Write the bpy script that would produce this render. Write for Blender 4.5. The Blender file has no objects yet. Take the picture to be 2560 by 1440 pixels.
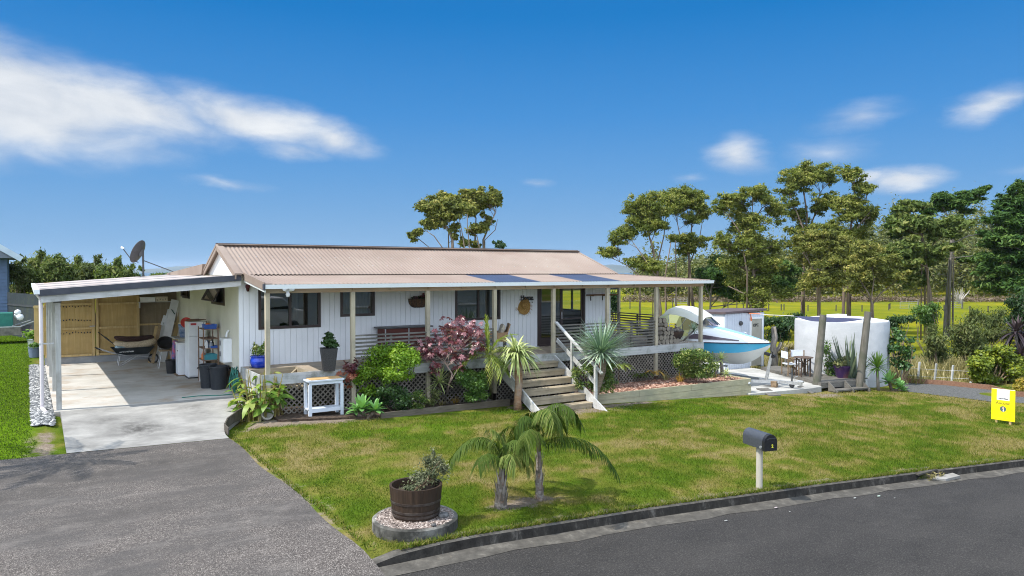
import bpy, math, random
import numpy as np
from mathutils import Vector, Matrix
random.seed(11); rng = np.random.default_rng(11)
SC = bpy.context.scene
COL = SC.collection
R = math.radians
# ------------------------------------------------------------------ camera geometry (house axes: X along the front, Y away from the street)
F = 1850.0; CAMZ = 3.6; PITCH = math.atan(42/F)
_n = math.hypot(.5485, .836)
FX, FY = .5485/_n, .836/_n
FWD = Vector((FX*math.cos(PITCH), FY*math.cos(PITCH), -math.sin(PITCH)))
RGT = Vector((FY, -FX, 0.0))
UPV = RGT.cross(FWD)
CP = Vector((0, 0, CAMZ))
def ray(px, py):
    return FWD + RGT*((px-1280)/F) + UPV*((720-py)/F)
def onZ(px, py, z):
    d = ray(px, py); return CP + d*((z-CAMZ)/d.z)
def onY(px, py, y):
    d = ray(px, py); return CP + d*(y/d.y)
def onX(px, py, x):
    d = ray(px, py); return CP + d*(x/d.x)
def onD(px, py, dist):
    return CP + ray(px, py)*dist
def sm(t):
    t = np.clip(t, 0, 1); return t*t*(3-2*t)
def g(x, y):
    """height of the ground"""
    x = np.asarray(x, float); y = np.asarray(y, float)
    z = -.042*np.clip(x-5, 0, 22.5)
    z = z + .33*sm((y-16.9)/3.0)*(1-sm((x-.2)/1.0))
    d = FX*x+FY*y; r = FY*x-FX*y
    k = sm((d-31)/14)*sm((x-9)/8+.2)
    z = z*(1-k)+k*(-2.0)
    t = r/np.maximum(d, 1)
    z = z + 9.5*sm((d-138)/70)*sm((t-.12)/.42)
    z = z - 7*sm((d-190)/60)*(1-sm((t-.12)/.3))
    return z
def gz(x, y): return float(g(x, y))
def onG(px, py):
    z = 0.0
    for _ in range(30):
        p = onZ(px, py, z); z = .5*z+.5*gz(p.x, p.y)
    return p

def vnoise(x, y, s, oct=4, seed=0):
    x = np.asarray(x, float)*s; y = np.asarray(y, float)*s; out = 0; amp = 1; tot = 0
    for o in range(oct):
        xi = np.floor(x).astype(int); yi = np.floor(y).astype(int); fx_, fy_ = sm(x-xi), sm(y-yi)
        def h(a, b): return np.modf(np.abs(np.sin(a*127.1+b*311.7+seed*17.3+o*5.1)*43758.5453))[0]
        v = (h(xi, yi)*(1-fx_)+h(xi+1, yi)*fx_)*(1-fy_)+(h(xi, yi+1)*(1-fx_)+h(xi+1, yi+1)*fx_)*fy_
        out = out+amp*v; tot += amp; amp *= .55; x = x*2.03+3.7; y = y*2.03+1.3
    return out/tot
def dryness(x, y):
    a = vnoise(x*.75, y*1.25, .55, 4, 3); b = vnoise(x, y, 2.6, 3, 8)
    return np.clip((a-.5)*2.0+.5+(b-.5)*2.3, 0, 1)

# ------------------------------------------------------------------ object helpers
def tag(o, label=None, cat=None, group=None, kind=None):
    if label: o['label'] = label
    if cat: o['category'] = cat
    if group: o['group'] = group
    if kind: o['kind'] = kind
    return o
def thing(name, label, cat, loc=(0, 0, 0), rz=0, group=None):
    o = bpy.data.objects.new(name, None); COL.objects.link(o)
    o.location = loc; o.rotation_euler = (0, 0, rz); o.empty_display_size = .2
    return tag(o, label, cat, group)
def kids(o): return [c for c in bpy.data.objects if c.parent == o]
def dup(root, loc, rz=0, label=None, sc=1.0, group=None):
    def cp(o, par):
        c = o.copy(); COL.objects.link(c)
        if par: c.parent = par
        for k in kids_map.get(o.name, ()): cp(k, c)
        return c
    kids_map = {}
    for o in bpy.data.objects:
        if o.parent: kids_map.setdefault(o.parent.name, []).append(o)
    r = cp(root, None)
    r.location = loc; r.rotation_euler = (0, 0, rz); r.scale = (sc, sc, sc)
    if label: r['label'] = label
    if group: r['group'] = group
    return r
def link(name, me, mat, parent=None, local=False, label=None):
    o = bpy.data.objects.new(name, me); COL.objects.link(o)
    if mat: me.materials.append(mat)
    if parent:
        o.parent = parent
        if parent.type == 'EMPTY' and not local:
            o.matrix_parent_inverse = Matrix.Translation(-Vector(parent.location))
    if label: o['label'] = label
    return o
class MB:
    def __init__(s): s.v = []; s.f = []
    def add(s, vs, fs):
        n = len(s.v); s.v += [tuple(v) for v in vs]; s.f += [tuple(i+n for i in f) for f in fs]; return s
    def box(s, x0, x1, y0, y1, z0, z1):
        if x0 > x1: x0, x1 = x1, x0
        if y0 > y1: y0, y1 = y1, y0
        if z0 > z1: z0, z1 = z1, z0
        return s.add([(x0,y0,z0),(x1,y0,z0),(x1,y1,z0),(x0,y1,z0),(x0,y0,z1),(x1,y0,z1),(x1,y1,z1),(x0,y1,z1)],
              [(3,2,1,0),(4,5,6,7),(0,1,5,4),(1,2,6,5),(2,3,7,6),(3,0,4,7)])
    def obox(s, c, sz, rot=(0,0,0)):
        from mathutils import Euler
        M = Euler(rot).to_matrix(); c = Vector(c); h = [q/2 for q in sz]
        vs = [c+M@Vector((a*h[0], b*h[1], e*h[2])) for e in (-1,1) for a,b in ((-1,-1),(1,-1),(1,1),(-1,1))]
        return s.add(vs, [(3,2,1,0),(4,5,6,7),(0,1,5,4),(1,2,6,5),(2,3,7,6),(3,0,4,7)])
    def bar(s, p, q, w, h, up=(0,0,1)):
        p = Vector(p); q = Vector(q); a = (q-p).normalized(); u = Vector(up)
        b = a.cross(u)
        if b.length < 1e-4: b = a.cross(Vector((1,0,0)))
        b.normalize(); u = b.cross(a).normalized()
        vs = [e+b*(i*w/2)+u*(j*h/2) for e in (p,q) for i,j in ((-1,-1),(1,-1),(1,1),(-1,1))]
        return s.add(vs, [(3,2,1,0),(4,5,6,7),(0,1,5,4),(1,2,6,5),(2,3,7,6),(3,0,4,7)])
    def tube(s, pts, rad, n=8, cap=True):
        pts = [Vector(p) for p in pts]; m = len(pts)
        if not hasattr(rad, '__len__'): rad = [rad]*m
        rings = []; ref = Vector((0.123, .97, .2)).normalized()
        for i, p in enumerate(pts):
            a = (pts[min(i+1, m-1)]-pts[max(i-1, 0)])
            if a.length < 1e-7: a = Vector((0,0,1))
            a.normalize()
            b = a.cross(ref)
            if b.length < 1e-3: b = a.cross(Vector((1,0,0)))
            b.normalize(); c = a.cross(b)
            rings.append([p+(b*math.cos(2*math.pi*k/n)+c*math.sin(2*math.pi*k/n))*rad[i] for k in range(n)])
        vs = [v for r_ in rings for v in r_]; fs = []
        for i in range(m-1):
            for k in range(n):
                fs.append((i*n+k, i*n+(k+1)%n, (i+1)*n+(k+1)%n, (i+1)*n+k))
        if cap: fs += [tuple(range(n-1, -1, -1)), tuple(range((m-1)*n, m*n))]
        return s.add(vs, fs)
    def lathe(s, prof, n=24, c=(0,0,0), M=None, sx=1, sy=1):
        """prof: (r, z) pairs; r=0 closes"""
        c = Vector(c); vs = []; fs = []
        for r_, z in prof:
            for k in range(n):
                a = 2*math.pi*k/n; v = Vector((r_*math.cos(a)*sx, r_*math.sin(a)*sy, z))
                vs.append(c+(M@v if M else v))
        for i in range(len(prof)-1):
            for k in range(n):
                fs.append((i*n+k, i*n+(k+1)%n, (i+1)*n+(k+1)%n, (i+1)*n+k))
        return s.add(vs, fs)
    def prism(s, poly, z0, z1):
        n = len(poly); f0 = z0 if callable(z0) else (lambda x, y: z0); f1 = z1 if callable(z1) else (lambda x, y: z1)
        vs = [(x, y, f0(x, y)) for x, y in poly]+[(x, y, f1(x, y)) for x, y in poly]
        return s.add(vs, [tuple(range(n-1,-1,-1)), tuple(range(n, 2*n))]+[(i, (i+1)%n, n+(i+1)%n, n+i) for i in range(n)])
    def slab(s, poly, n_off):
        """polygon in space extruded by vector n_off"""
        k = len(poly); o = Vector(n_off); P = [Vector(p) for p in poly]
        return s.add(P+[p+o for p in P], [tuple(range(k-1,-1,-1)), tuple(range(k, 2*k))]+[(i, (i+1)%k, k+(i+1)%k, k+i) for i in range(k)])
    def quad(s, *p): return s.add(p, [tuple(range(len(p)))])
    def ribbon(s, pts, wid, side):
        n = len(pts); vs = []
        for i, p in enumerate(pts):
            vs += [Vector(p)-Vector(side)*wid[i]/2, Vector(p)+Vector(side)*wid[i]/2]
        return s.add(vs, [(2*i, 2*i+1, 2*i+3, 2*i+2) for i in range(n-1)])
    def build(s, name, mat, parent=None, smooth=False, local=False, bevel=0, label=None, fix=True, var=False):
        me = bpy.data.meshes.new(name); me.from_pydata(s.v, [], s.f); me.update()
        if fix:
            import bmesh
            bm = bmesh.new(); bm.from_mesh(me); bmesh.ops.recalc_face_normals(bm, faces=bm.faces); bm.to_mesh(me); bm.free()
        if smooth:
            me.polygons.foreach_set('use_smooth', [True]*len(me.polygons))
            if smooth != 'all':
                try: me.set_sharp_from_angle(angle=R(40))
                except Exception: pass
        if var:
            a = me.attributes.new('var', 'FLOAT', 'FACE'); a.data.foreach_set('value', rng.random(len(me.polygons)).astype('f'))
        o = link(name, me, mat, parent, local, label)
        if bevel:
            b = o.modifiers.new('bevel', 'BEVEL'); b.width = bevel; b.segments = 2; b.limit_method = 'ANGLE'
        return o
def npmesh(name, V, Fc, mat, parent=None, local=False, var=None, smooth=False, label=None, attrs=None):
    """V (n,3), Fc (m,k) arrays"""
    me = bpy.data.meshes.new(name); m, k = Fc.shape
    me.vertices.add(len(V)); me.vertices.foreach_set('co', np.asarray(V, 'f').ravel())
    me.loops.add(m*k); me.loops.foreach_set('vertex_index', Fc.astype('i').ravel())
    me.polygons.add(m); me.polygons.foreach_set('loop_start', np.arange(0, m*k, k, dtype='i'))
    me.polygons.foreach_set('loop_total', np.full(m, k, 'i'))
    if smooth: me.polygons.foreach_set('use_smooth', np.ones(m, bool))
    me.update(calc_edges=True)
    if var is not None:
        a = me.attributes.new('var', 'FLOAT', 'FACE'); a.data.foreach_set('value', np.asarray(var, 'f'))
    for nm, val in (attrs or {}).items():
        a = me.attributes.new(nm, 'FLOAT', 'POINT'); a.data.foreach_set('value', np.asarray(val, 'f'))
    return link(name, me, mat, parent, local, label)
def unit(a): return a/np.maximum(np.linalg.norm(a, axis=1, keepdims=True), 1e-9)
def leafquads(C, A, B):
    """diamond leaves: centre C, half length A, half width B"""
    n = len(C); V = np.empty((n, 4, 3)); V[:,0] = C-A; V[:,1] = C-B-A*.1; V[:,2] = C+A; V[:,3] = C+B-A*.1
    return V.reshape(-1, 3), np.arange(4*n).reshape(n, 4)
def blob_leaves(blobs, n, L, W, up=.5, shell=.55, soft=0):
    """random leaves in ellipsoids [(centre, (rx,ry,rz))], returns C, A, B, var"""
    blobs = [(np.array(c, float), np.array(r, float)) for c, r in blobs]
    w = np.array([np.prod(r)**(2/3) for _, r in blobs]); w /= w.sum()
    cnt = rng.multinomial(n, w); C = []; N = []; T = []
    for (c, r), k in zip(blobs, cnt):
        d = unit(rng.normal(size=(k, 3))); q = (shell+(1-shell)*rng.random((k, 1)))**1.0
        q = np.where(rng.random((k, 1)) < .25, rng.random((k, 1)), q)*(.8+.5*rng.random((k, 1))**1.5)
        if soft: q = np.minimum(np.abs(rng.normal(size=(k, 1)))*.55+.12, 1.5)
        C.append(c+d*q*r); N.append(d); T.append(np.full(k, rng.random()))
    C = np.vstack(C); N = np.vstack(N); T = np.concatenate(T)
    nrm = unit(N+np.array([0, 0, up])+.7*rng.normal(size=N.shape))
    a = unit(np.cross(nrm, rng.normal(size=N.shape))); b = np.cross(nrm, a)
    s = (.65+.7*rng.random((len(C), 1)))
    var = np.clip(.55*rng.random(len(C))+.45*T, 0, 1)
    return C, a*L/2*s, b*W/2*s, var
def foliage(name, blobs, n, L, W, mat, parent=None, up=.5, shell=.55, local=False, zmin=None, label=None, soft=0):
    C, A, B, var = blob_leaves(blobs, n, L, W, up, shell, soft)
    if zmin is not None:
        k = C[:,2] > zmin; C, A, B, var = C[k], A[k], B[k], var[k]
    V, Fc = leafquads(C, A, B)
    return npmesh(name, V, Fc, mat, parent, local, var, label=label)

# ------------------------------------------------------------------ materials
def nt(name):
    m = bpy.data.materials.new(name); m.use_nodes = True; t = m.node_tree; t.nodes.clear(); return m, t
def N(t, typ, **kw):
    n = t.nodes.new(typ)
    for k, v in kw.items():
        if k.startswith('i_'):
            key = k[2:]; key = int(key) if key.isdigit() else key.replace('_', ' ')
            n.inputs[key].default_value = v
        else: setattr(n, k, v)
    return n
def ramp(t, fac, stops):
    r = N(t, 'ShaderNodeValToRGB'); e = r.color_ramp.elements
    while len(e) < len(stops): e.new(.5)
    for i, (p, c) in enumerate(stops):
        e[i].position = p; e[i].color = tuple(c)+(1,) if len(c) == 3 else c
    t.links.new(fac, r.inputs[0]); return r.outputs[0]
def noise(t, scale, detail=4, rough=.55, stretch=None, dist=0):
    tc = N(t, 'ShaderNodeTexCoord'); mp = N(t, 'ShaderNodeMapping')
    t.links.new(tc.outputs['Object'], mp.inputs[0])
    if stretch: mp.inputs['Scale'].default_value = stretch
    n = N(t, 'ShaderNodeTexNoise'); n.inputs['Scale'].default_value = scale; n.inputs['Detail'].default_value = detail
    n.inputs['Roughness'].default_value = rough; n.inputs['Distortion'].default_value = dist
    t.links.new(mp.outputs[0], n.inputs['Vector']); return n.outputs['Fac']
def mixc(t, fac, a, b, mode='MIX'):
    m = N(t, 'ShaderNodeMix', data_type='RGBA', blend_type=mode)
    for s, v in ((m.inputs[0], fac), (m.inputs[6], a), (m.inputs[7], b)):
        if hasattr(v, 'is_linked') or hasattr(v, 'links'): t.links.new(v, s)
        elif isinstance(v, (int, float)): s.default_value = v
        else: s.default_value = tuple(v)+(1,)
    return m.outputs[2]
def finish(t, col, rough=.6, metal=0, spec=.5, bump=None, bstr=.3, bdist=.02, coat=0):
    b = N(t, 'ShaderNodeBsdfPrincipled'); o = N(t, 'ShaderNodeOutputMaterial')
    if isinstance(col, (tuple, list)): b.inputs['Base Color'].default_value = tuple(col)+(1,)
    else: t.links.new(col, b.inputs['Base Color'])
    if isinstance(rough, (int, float)): b.inputs['Roughness'].default_value = rough
    else: t.links.new(rough, b.inputs['Roughness'])
    b.inputs['Metallic'].default_value = metal; b.inputs['Specular IOR Level'].default_value = spec
    if coat: b.inputs['Coat Weight'].default_value = coat; b.inputs['Coat Roughness'].default_value = .08
    if bump is not None:
        bp = N(t, 'ShaderNodeBump'); bp.inputs['Strength'].default_value = bstr; bp.inputs['Distance'].default_value = bdist
        t.links.new(bump, bp.inputs['Height']); t.links.new(bp.outputs[0], b.inputs['Normal'])
    t.links.new(b.outputs[0], o.inputs[0]); return b
def mat(name, c1, c2=None, scale=8, rough=.6, bump=.0, bscale=None, metal=0, spec=.4, stretch=None, detail=5, lo=.35, hi=.65, coat=0, bdist=.01, c3=None, s3=1.2):
    m, t = nt(name)
    if c2 is None: c2 = tuple(min(1, x*1.18+.004) for x in c1)
    n = noise(t, scale, detail, stretch=stretch)
    col = ramp(t, n, [(lo, c1), (hi, c2)])
    if c3 is not None:
        n3 = noise(t, s3, 6, .65); k = ramp(t, n3, [(.48, (0,0,0)), (.66, (1,1,1))]); col = mixc(t, k, col, c3)
    bm = noise(t, bscale or scale*3, 4, stretch=stretch) if bump else None
    finish(t, col, rough, metal, spec, bm, bump, bdist, coat); return m
LK = 1.5
def leafmat(name, c1, c2, c3=None, trans=.35, rough=.45, spec=.35, k=None):
    k = k or LK; c1, c2, c3 = [tuple(min(.85, q*k) for q in c) if c else c for c in (c1, c2, c3)]
    m, t = nt(name); at = N(t, 'ShaderNodeAttribute', attribute_name='var')
    st = [(0, c1), (.6, c2)] + ([(.97, c3)] if c3 else [])
    col = ramp(t, at.outputs['Fac'], st)
    b = N(t, 'ShaderNodeBsdfPrincipled'); b.inputs['Roughness'].default_value = rough; b.inputs['Specular IOR Level'].default_value = spec
    t.links.new(col, b.inputs['Base Color'])
    tr = N(t, 'ShaderNodeBsdfTranslucent'); c2_ = mixc(t, 1.0, col, (1.25, 1.35, .6), 'MULTIPLY'); t.links.new(c2_, tr.inputs[0])
    mx = N(t, 'ShaderNodeMixShader'); mx.inputs[0].default_value = trans
    t.links.new(b.outputs[0], mx.inputs[1]); t.links.new(tr.outputs[0], mx.inputs[2])
    o = N(t, 'ShaderNodeOutputMaterial'); t.links.new(mx.outputs[0], o.inputs[0]); return m
def glassmat(name, tint, ior=1.7, rough=.0):
    m, t = nt(name)
    tr = N(t, 'ShaderNodeBsdfTransparent'); tr.inputs[0].default_value = tuple(tint)+(1,)
    gl = N(t, 'ShaderNodeBsdfGlossy'); gl.inputs['Roughness'].default_value = rough; gl.inputs[0].default_value = (1,1,1,1)
    fr = N(t, 'ShaderNodeFresnel'); fr.inputs[0].default_value = ior
    mx = N(t, 'ShaderNodeMixShader'); t.links.new(fr.outputs[0], mx.inputs[0]); t.links.new(tr.outputs[0], mx.inputs[1]); t.links.new(gl.outputs[0], mx.inputs[2])
    o = N(t, 'ShaderNodeOutputMaterial'); t.links.new(mx.outputs[0], o.inputs[0]); return m
def woodmat(name, c1, c2, axis=0, scale=6, c3=None, rough=.75, s3=1.5, var=False):
    st = [14, 14, 14]; st[axis] = .8
    m, t = nt(name)
    n = noise(t, scale*.35, 6, .6, tuple(st), .4); col = ramp(t, n, [(.3, c1), (.7, c2)])
    if c3 is not None:
        n3 = noise(t, s3, 6, .65); k = ramp(t, n3, [(.45, (0,0,0)), (.68, (1,1,1))]); col = mixc(t, k, col, c3)
    finish(t, col, rough, 0, .25, n, .25, .004); return m
M = {}
M['white_wall'] = mat('painted_cladding', (.74,.755,.775), (.79,.805,.825), 1.4, .5, .05, 30)
M['cream_wall'] = mat('cream_render', (.60,.57,.47), (.68,.65,.55), 1.2, .7, .1, 40)
M['white_paint'] = mat('white_paint', (.72,.72,.71), (.8,.8,.79), 3, .4)
M['gutter'] = mat('pale_gutter_steel', (.74,.78,.8), (.8,.83,.85), 2, .35)
M['roof'] = mat('beige_roof_steel', (.225,.17,.138), (.265,.205,.17), .8, .6, c3=(.285,.23,.19), s3=.35, spec=.2)
M['roof_light'] = mat('carport_roof_steel', (.42,.36,.32), (.5,.44,.40), .7, .5, c3=(.34,.27,.23), s3=.9, spec=.3)
M['ridge'] = mat('dark_ridge_steel', (.07,.06,.06), (.1,.085,.08), 3, .5)
M['brown_alu'] = mat('dark_brown_aluminium', (.035,.022,.02), (.045,.03,.026), 5, .4)
M['navy_fascia'] = mat('dark_fascia', (.035,.04,.055), (.05,.055,.07), 3, .5)
M['grey_timber'] = woodmat('weathered_timber', (.10,.092,.08), (.19,.178,.158), 0, 6, (.08,.077,.068))
M['grey_timber_y'] = woodmat('weathered_timber_deep', (.10,.092,.08), (.19,.178,.158), 1, 6, (.08,.077,.068))
M['white_timber'] = woodmat('flaking_white_timber', (.40,.40,.39), (.56,.56,.55), 0, 5, (.26,.26,.24))
M['post_timber'] = woodmat('post_timber', (.36,.31,.22), (.5,.44,.33), 2, 5, (.27,.245,.19))
M['beam_timber'] = woodmat('beam_timber', (.24,.15,.085), (.38,.26,.16), 0, 5, (.3,.24,.17), s3=.9)
M['deck'] = woodmat('deck_boards', (.30,.235,.17), (.45,.37,.28), 0, 5, (.25,.23,.2), s3=1.1)
M['fascia'] = woodmat('lichen_fascia', (.33,.34,.34), (.46,.46,.45), 0, 4, (.17,.18,.15), s3=2.2)
M['lattice'] = mat('lattice_timber', (.12,.105,.085), (.22,.195,.165), 5, .8)
M['tread'] = woodmat('step_timber', (.26,.21,.14), (.40,.335,.24), 0, 6, (.21,.18,.13), s3=2)
M['sleeper'] = woodmat('sleeper_timber', (.34,.30,.19), (.50,.45,.31), 0, 6, (.28,.27,.19), s3=1.1)
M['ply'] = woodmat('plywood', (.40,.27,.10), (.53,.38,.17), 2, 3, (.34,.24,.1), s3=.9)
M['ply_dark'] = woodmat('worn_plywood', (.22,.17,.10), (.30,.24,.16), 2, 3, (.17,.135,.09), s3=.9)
M['stud'] = woodmat('stud_timber', (.42,.29,.12), (.56,.42,.21), 2, 4)
M['black'] = mat('black_plastic', (.012,.012,.014), (.02,.02,.022), 6, .45)
M['dark_grey'] = mat('dark_grey_metal', (.05,.052,.055), (.075,.077,.08), 6, .45)
M['steel'] = mat('galvanised_steel', (.42,.43,.44), (.55,.56,.57), 14, .4, metal=.7)
M['white_plastic'] = mat('white_plastic', (.72,.74,.76), (.78,.8,.82), 4, .35)
M['blue_glaze'] = mat('blue_glaze', (.006,.025,.3), (.012,.05,.42), 5, .15, spec=.6)
M['charcoal_weave'] = mat('charcoal_weave', (.018,.018,.02), (.05,.05,.052), 60, .6, .6, 60)
M['soil'] = mat('soil', (.035,.022,.014), (.09,.06,.04), 14, .95, .7, 25, bdist=.03)
M['bark_mulch'] = mat('bark_mulch', (.10,.045,.028), (.30,.16,.11), 34, .9, .8, 40, bdist=.03)
M['glass'] = glassmat('window_glass', (.30,.33,.33), 2.05)
M['clear'] = glassmat('clear_pane', (.8,.82,.85), 1.5)
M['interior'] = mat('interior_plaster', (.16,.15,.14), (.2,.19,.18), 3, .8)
M['tinted_sheet'] = mat('tinted_roof_sheet', (.02,.03,.065), (.032,.045,.09), 2, .3, spec=.5)
M['concrete'] = mat('concrete', (.33,.325,.30), (.46,.45,.42), 1.3, .85, .2, 60, detail=8, c3=(.24,.235,.22), s3=.8)
M['slab'] = mat('carport_slab', (.40,.385,.35), (.52,.50,.46), 1.1, .85, .15, 60, detail=8, c3=(.35,.28,.21), s3=1.0)
M['trunk'] = mat('bark', (.10,.075,.055), (.22,.175,.14), 5, .9, .8, 14, stretch=(3,3,.5), bdist=.03)
M['euc_bark'] = mat('pale_bark', (.10,.07,.05), (.23,.18,.14), 1.5, .9, .6, 5, stretch=(2,2,.4), bdist=.05)
M['pine_bark'] = mat('grey_bark', (.12,.105,.095), (.25,.23,.21), 2, .9, .6, 6, stretch=(2,2,.5), bdist=.05)
M['twig'] = mat('twig_bark', (.14,.09,.05), (.26,.19,.12), 12, .85)
M['rope'] = mat('rope_fibre', (.5,.5,.48), (.6,.6,.58), 30, .8)
# foliage
M['lf_bright'] = leafmat('bright_leaves', (.055,.12,.008), (.12,.2,.014), (.19,.26,.03))
M['lf_mid'] = leafmat('mid_leaves', (.025,.065,.012), (.06,.115,.02), (.12,.17,.04))
M['lf_dark'] = leafmat('dark_leaves', (.01,.028,.008), (.025,.055,.015), (.05,.09,.03))
M['lf_varieg'] = leafmat('flecked_leaves', (.03,.07,.015), (.08,.12,.025), (.30,.30,.10))
M['lf_red'] = leafmat('burgundy_leaves', (.045,.008,.012), (.105,.026,.032), (.27,.13,.145), .3, .3, .5)
M['lf_rust'] = leafmat('rusty_leaves', (.14,.03,.018), (.25,.08,.04), (.42,.2,.13), .3)
M['lf_palm'] = leafmat('palm_leaves', (.02,.042,.006), (.052,.082,.013), (.17,.18,.055), .3, .6, .12)
M['lf_palm_y'] = leafmat('yellow_palm_leaves', (.08,.13,.02), (.16,.2,.04), (.30,.28,.08), .35)
M['lf_yucca'] = leafmat('blue_green_blades', (.06,.105,.07), (.15,.22,.155), (.38,.44,.33), .15, .4, .5)
M['lf_cord'] = leafmat('cream_green_blades', (.12,.16,.05), (.26,.30,.12), (.50,.50,.28), .25, .4, .4)
M['lf_agave'] = leafmat('agave_leaves', (.06,.15,.04), (.13,.26,.08), (.22,.35,.13), .2, .4, .4)
M['lf_canna'] = leafmat('ginger_leaves', (.06,.12,.015), (.13,.2,.03), (.30,.30,.10), .35)
M['lf_straw'] = leafmat('straw_blades', (.085,.082,.024), (.18,.15,.06), (.34,.29,.15), .3)
M['lf_orange'] = leafmat('orange_blades', (.16,.1,.02), (.32,.2,.04), (.42,.3,.1), .3)
M['lf_euc'] = leafmat('olive_leaves', (.034,.052,.010), (.112,.132,.026), (.26,.24,.07), .3, .6, .15)
M['lf_euc2'] = leafmat('brown_olive_leaves', (.040,.052,.012), (.122,.132,.030), (.27,.23,.07), .3, .6, .15)
M['lf_pine'] = leafmat('pine_needles', (.014,.038,.010), (.04,.08,.016), (.09,.13,.03), .2, .6, .15)
M['lf_scrub'] = leafmat('scrub_leaves', (.03,.046,.014), (.075,.095,.03), (.15,.15,.06), .3, .6, .15)
M['lf_scrub_y'] = leafmat('scrub_tips', (.032,.055,.014), (.085,.115,.028), (.18,.18,.06), .3, .6, .15)
M['lf_flax'] = leafmat('flax_blades', (.03,.05,.03), (.08,.11,.07), (.17,.2,.13), .12, .4, .5)
M['lf_purple'] = leafmat('dark_purple_leaves', (.012,.008,.01), (.03,.02,.024), (.07,.05,.05), .12)

# ------------------------------------------------------------------ camera, sun, sky
cd = bpy.data.cameras.new('camera'); cam = bpy.data.objects.new('camera', cd); COL.objects.link(cam)
cd.sensor_width = 36; cd.lens = 36*F/2560; cd.clip_end = 20000; cd.clip_start = .05
cam.location = CP
cam.rotation_euler = Matrix((RGT, UPV, -FWD)).transposed().to_euler()
SC.camera = cam
SUN_TO = Vector((.70, -.115, -1.0)).normalized()       # direction the light travels
sl = bpy.data.lights.new('sun', 'SUN'); so = bpy.data.objects.new('sun', sl); COL.objects.link(so)
sl.energy = 3.3; sl.angle = R(.53); sl.color = (1, .95, .87)
so.rotation_euler = SUN_TO.to_track_quat('-Z', 'Y').to_euler(); so.location = (-10, 5, 30)
S = -SUN_TO; SEL = math.asin(S.z); SAZ = math.atan2(S.x, S.y)
w = bpy.data.worlds.new('World'); SC.world = w; w.use_nodes = True; t = w.node_tree; t.nodes.clear()
sky = N(t, 'ShaderNodeTexSky', sky_type='NISHITA', sun_disc=False, sun_elevation=SEL, sun_rotation=SAZ, altitude=0, air_density=1.0, dust_density=.25, ozone_density=3.0)
tc = N(t, 'ShaderNodeTexCoord'); sp = N(t, 'ShaderNodeSeparateXYZ'); t.links.new(tc.outputs['Generated'], sp.inputs[0])
def mth(op, a, b=None, c=None):
    n = N(t, 'ShaderNodeMath', operation=op)
    for i, v in enumerate((a, b, c)):
        if v is None: continue
        if isinstance(v, (int, float)): n.inputs[i].default_value = v
        else: t.links.new(v, n.inputs[i])
    return n.outputs[0]
fw = mth('ADD', mth('MULTIPLY', sp.outputs[0], FX), mth('MULTIPLY', sp.outputs[1], FY))
rt = mth('SUBTRACT', mth('MULTIPLY', sp.outputs[0], FY), mth('MULTIPLY', sp.outputs[1], FX))
az = mth('ARCTAN2', rt, fw); el = mth('ARCSINE', sp.outputs[2])
cv = N(t, 'ShaderNodeCombineXYZ'); t.links.new(az, cv.inputs[0]); t.links.new(el, cv.inputs[1])
nz = N(t, 'ShaderNodeTexNoise'); nz.inputs['Scale'].default_value = 5; nz.inputs['Detail'].default_value = 7; nz.inputs['Roughness'].default_value = .6
mpn = N(t, 'ShaderNodeMapping'); mpn.inputs['Scale'].default_value = (1, 2.6, 1); mpn.inputs['Rotation'].default_value = (0, 0, R(14))
t.links.new(cv.outputs[0], mpn.inputs[0]); t.links.new(mpn.outputs[0], nz.inputs['Vector'])
wc = N(t, 'ShaderNodeVectorMath', operation='SUBTRACT'); t.links.new(nz.outputs['Color'], wc.inputs[0]); wc.inputs[1].default_value = (.5,.5,.5)
ws = N(t, 'ShaderNodeVectorMath', operation='MULTIPLY'); t.links.new(wc.outputs[0], ws.inputs[0]); ws.inputs[1].default_value = (.12, .05, 0)
wv = N(t, 'ShaderNodeVectorMath', operation='ADD'); t.links.new(cv.outputs[0], wv.inputs[0]); t.links.new(ws.outputs[0], wv.inputs[1])
def sky_uv(px, py):
    a = math.atan((px-1280)/F); return a, math.atan((678-py)*math.cos(a)/F)
dens = None
for (px, py, rx, ry, rot, st) in CLOUDS if 'CLOUDS' in globals() else [
    (40,240,470,150,-8,1.25),(300,260,400,105,-10,1.1),(-250,250,400,160,0,1.2),(640,300,330,80,-13,.95),(830,345,170,66,-14,.8),(760,385,120,36,0,.6),
    (560,460,180,18,-4,.42),(1845,385,115,68,-6,.74),(2150,285,150,52,8,.5),(2080,370,140,60,0,.38),(2260,440,130,42,-4,.9),(2180,432,60,26,0,.8),(2450,262,90,58,22,.68),(1345,452,70,20,0,.42),(1720,442,70,18,0,.36),(2550,430,80,24,0,.3)]:
    a, e = sky_uv(px, py)
    mp = N(t, 'ShaderNodeMapping', vector_type='TEXTURE'); mp.inputs['Location'].default_value = (a, e, 0)
    mp.inputs['Rotation'].default_value = (0, 0, R(rot)); mp.inputs['Scale'].default_value = (rx/F, ry/F, 1)
    gr = N(t, 'ShaderNodeTexGradient', gradient_type='SPHERICAL'); t.links.new(wv.outputs[0], mp.inputs[0]); t.links.new(mp.outputs[0], gr.inputs[0])
    v = mth('MULTIPLY', gr.outputs['Fac'], st)
    dens = v if dens is None else mth('MAXIMUM', dens, v)
n2 = N(t, 'ShaderNodeTexNoise'); n2.inputs['Scale'].default_value = 11; n2.inputs['Detail'].default_value = 10; n2.inputs['Roughness'].default_value = .54; n2.inputs['Distortion'].default_value = .35
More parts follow.
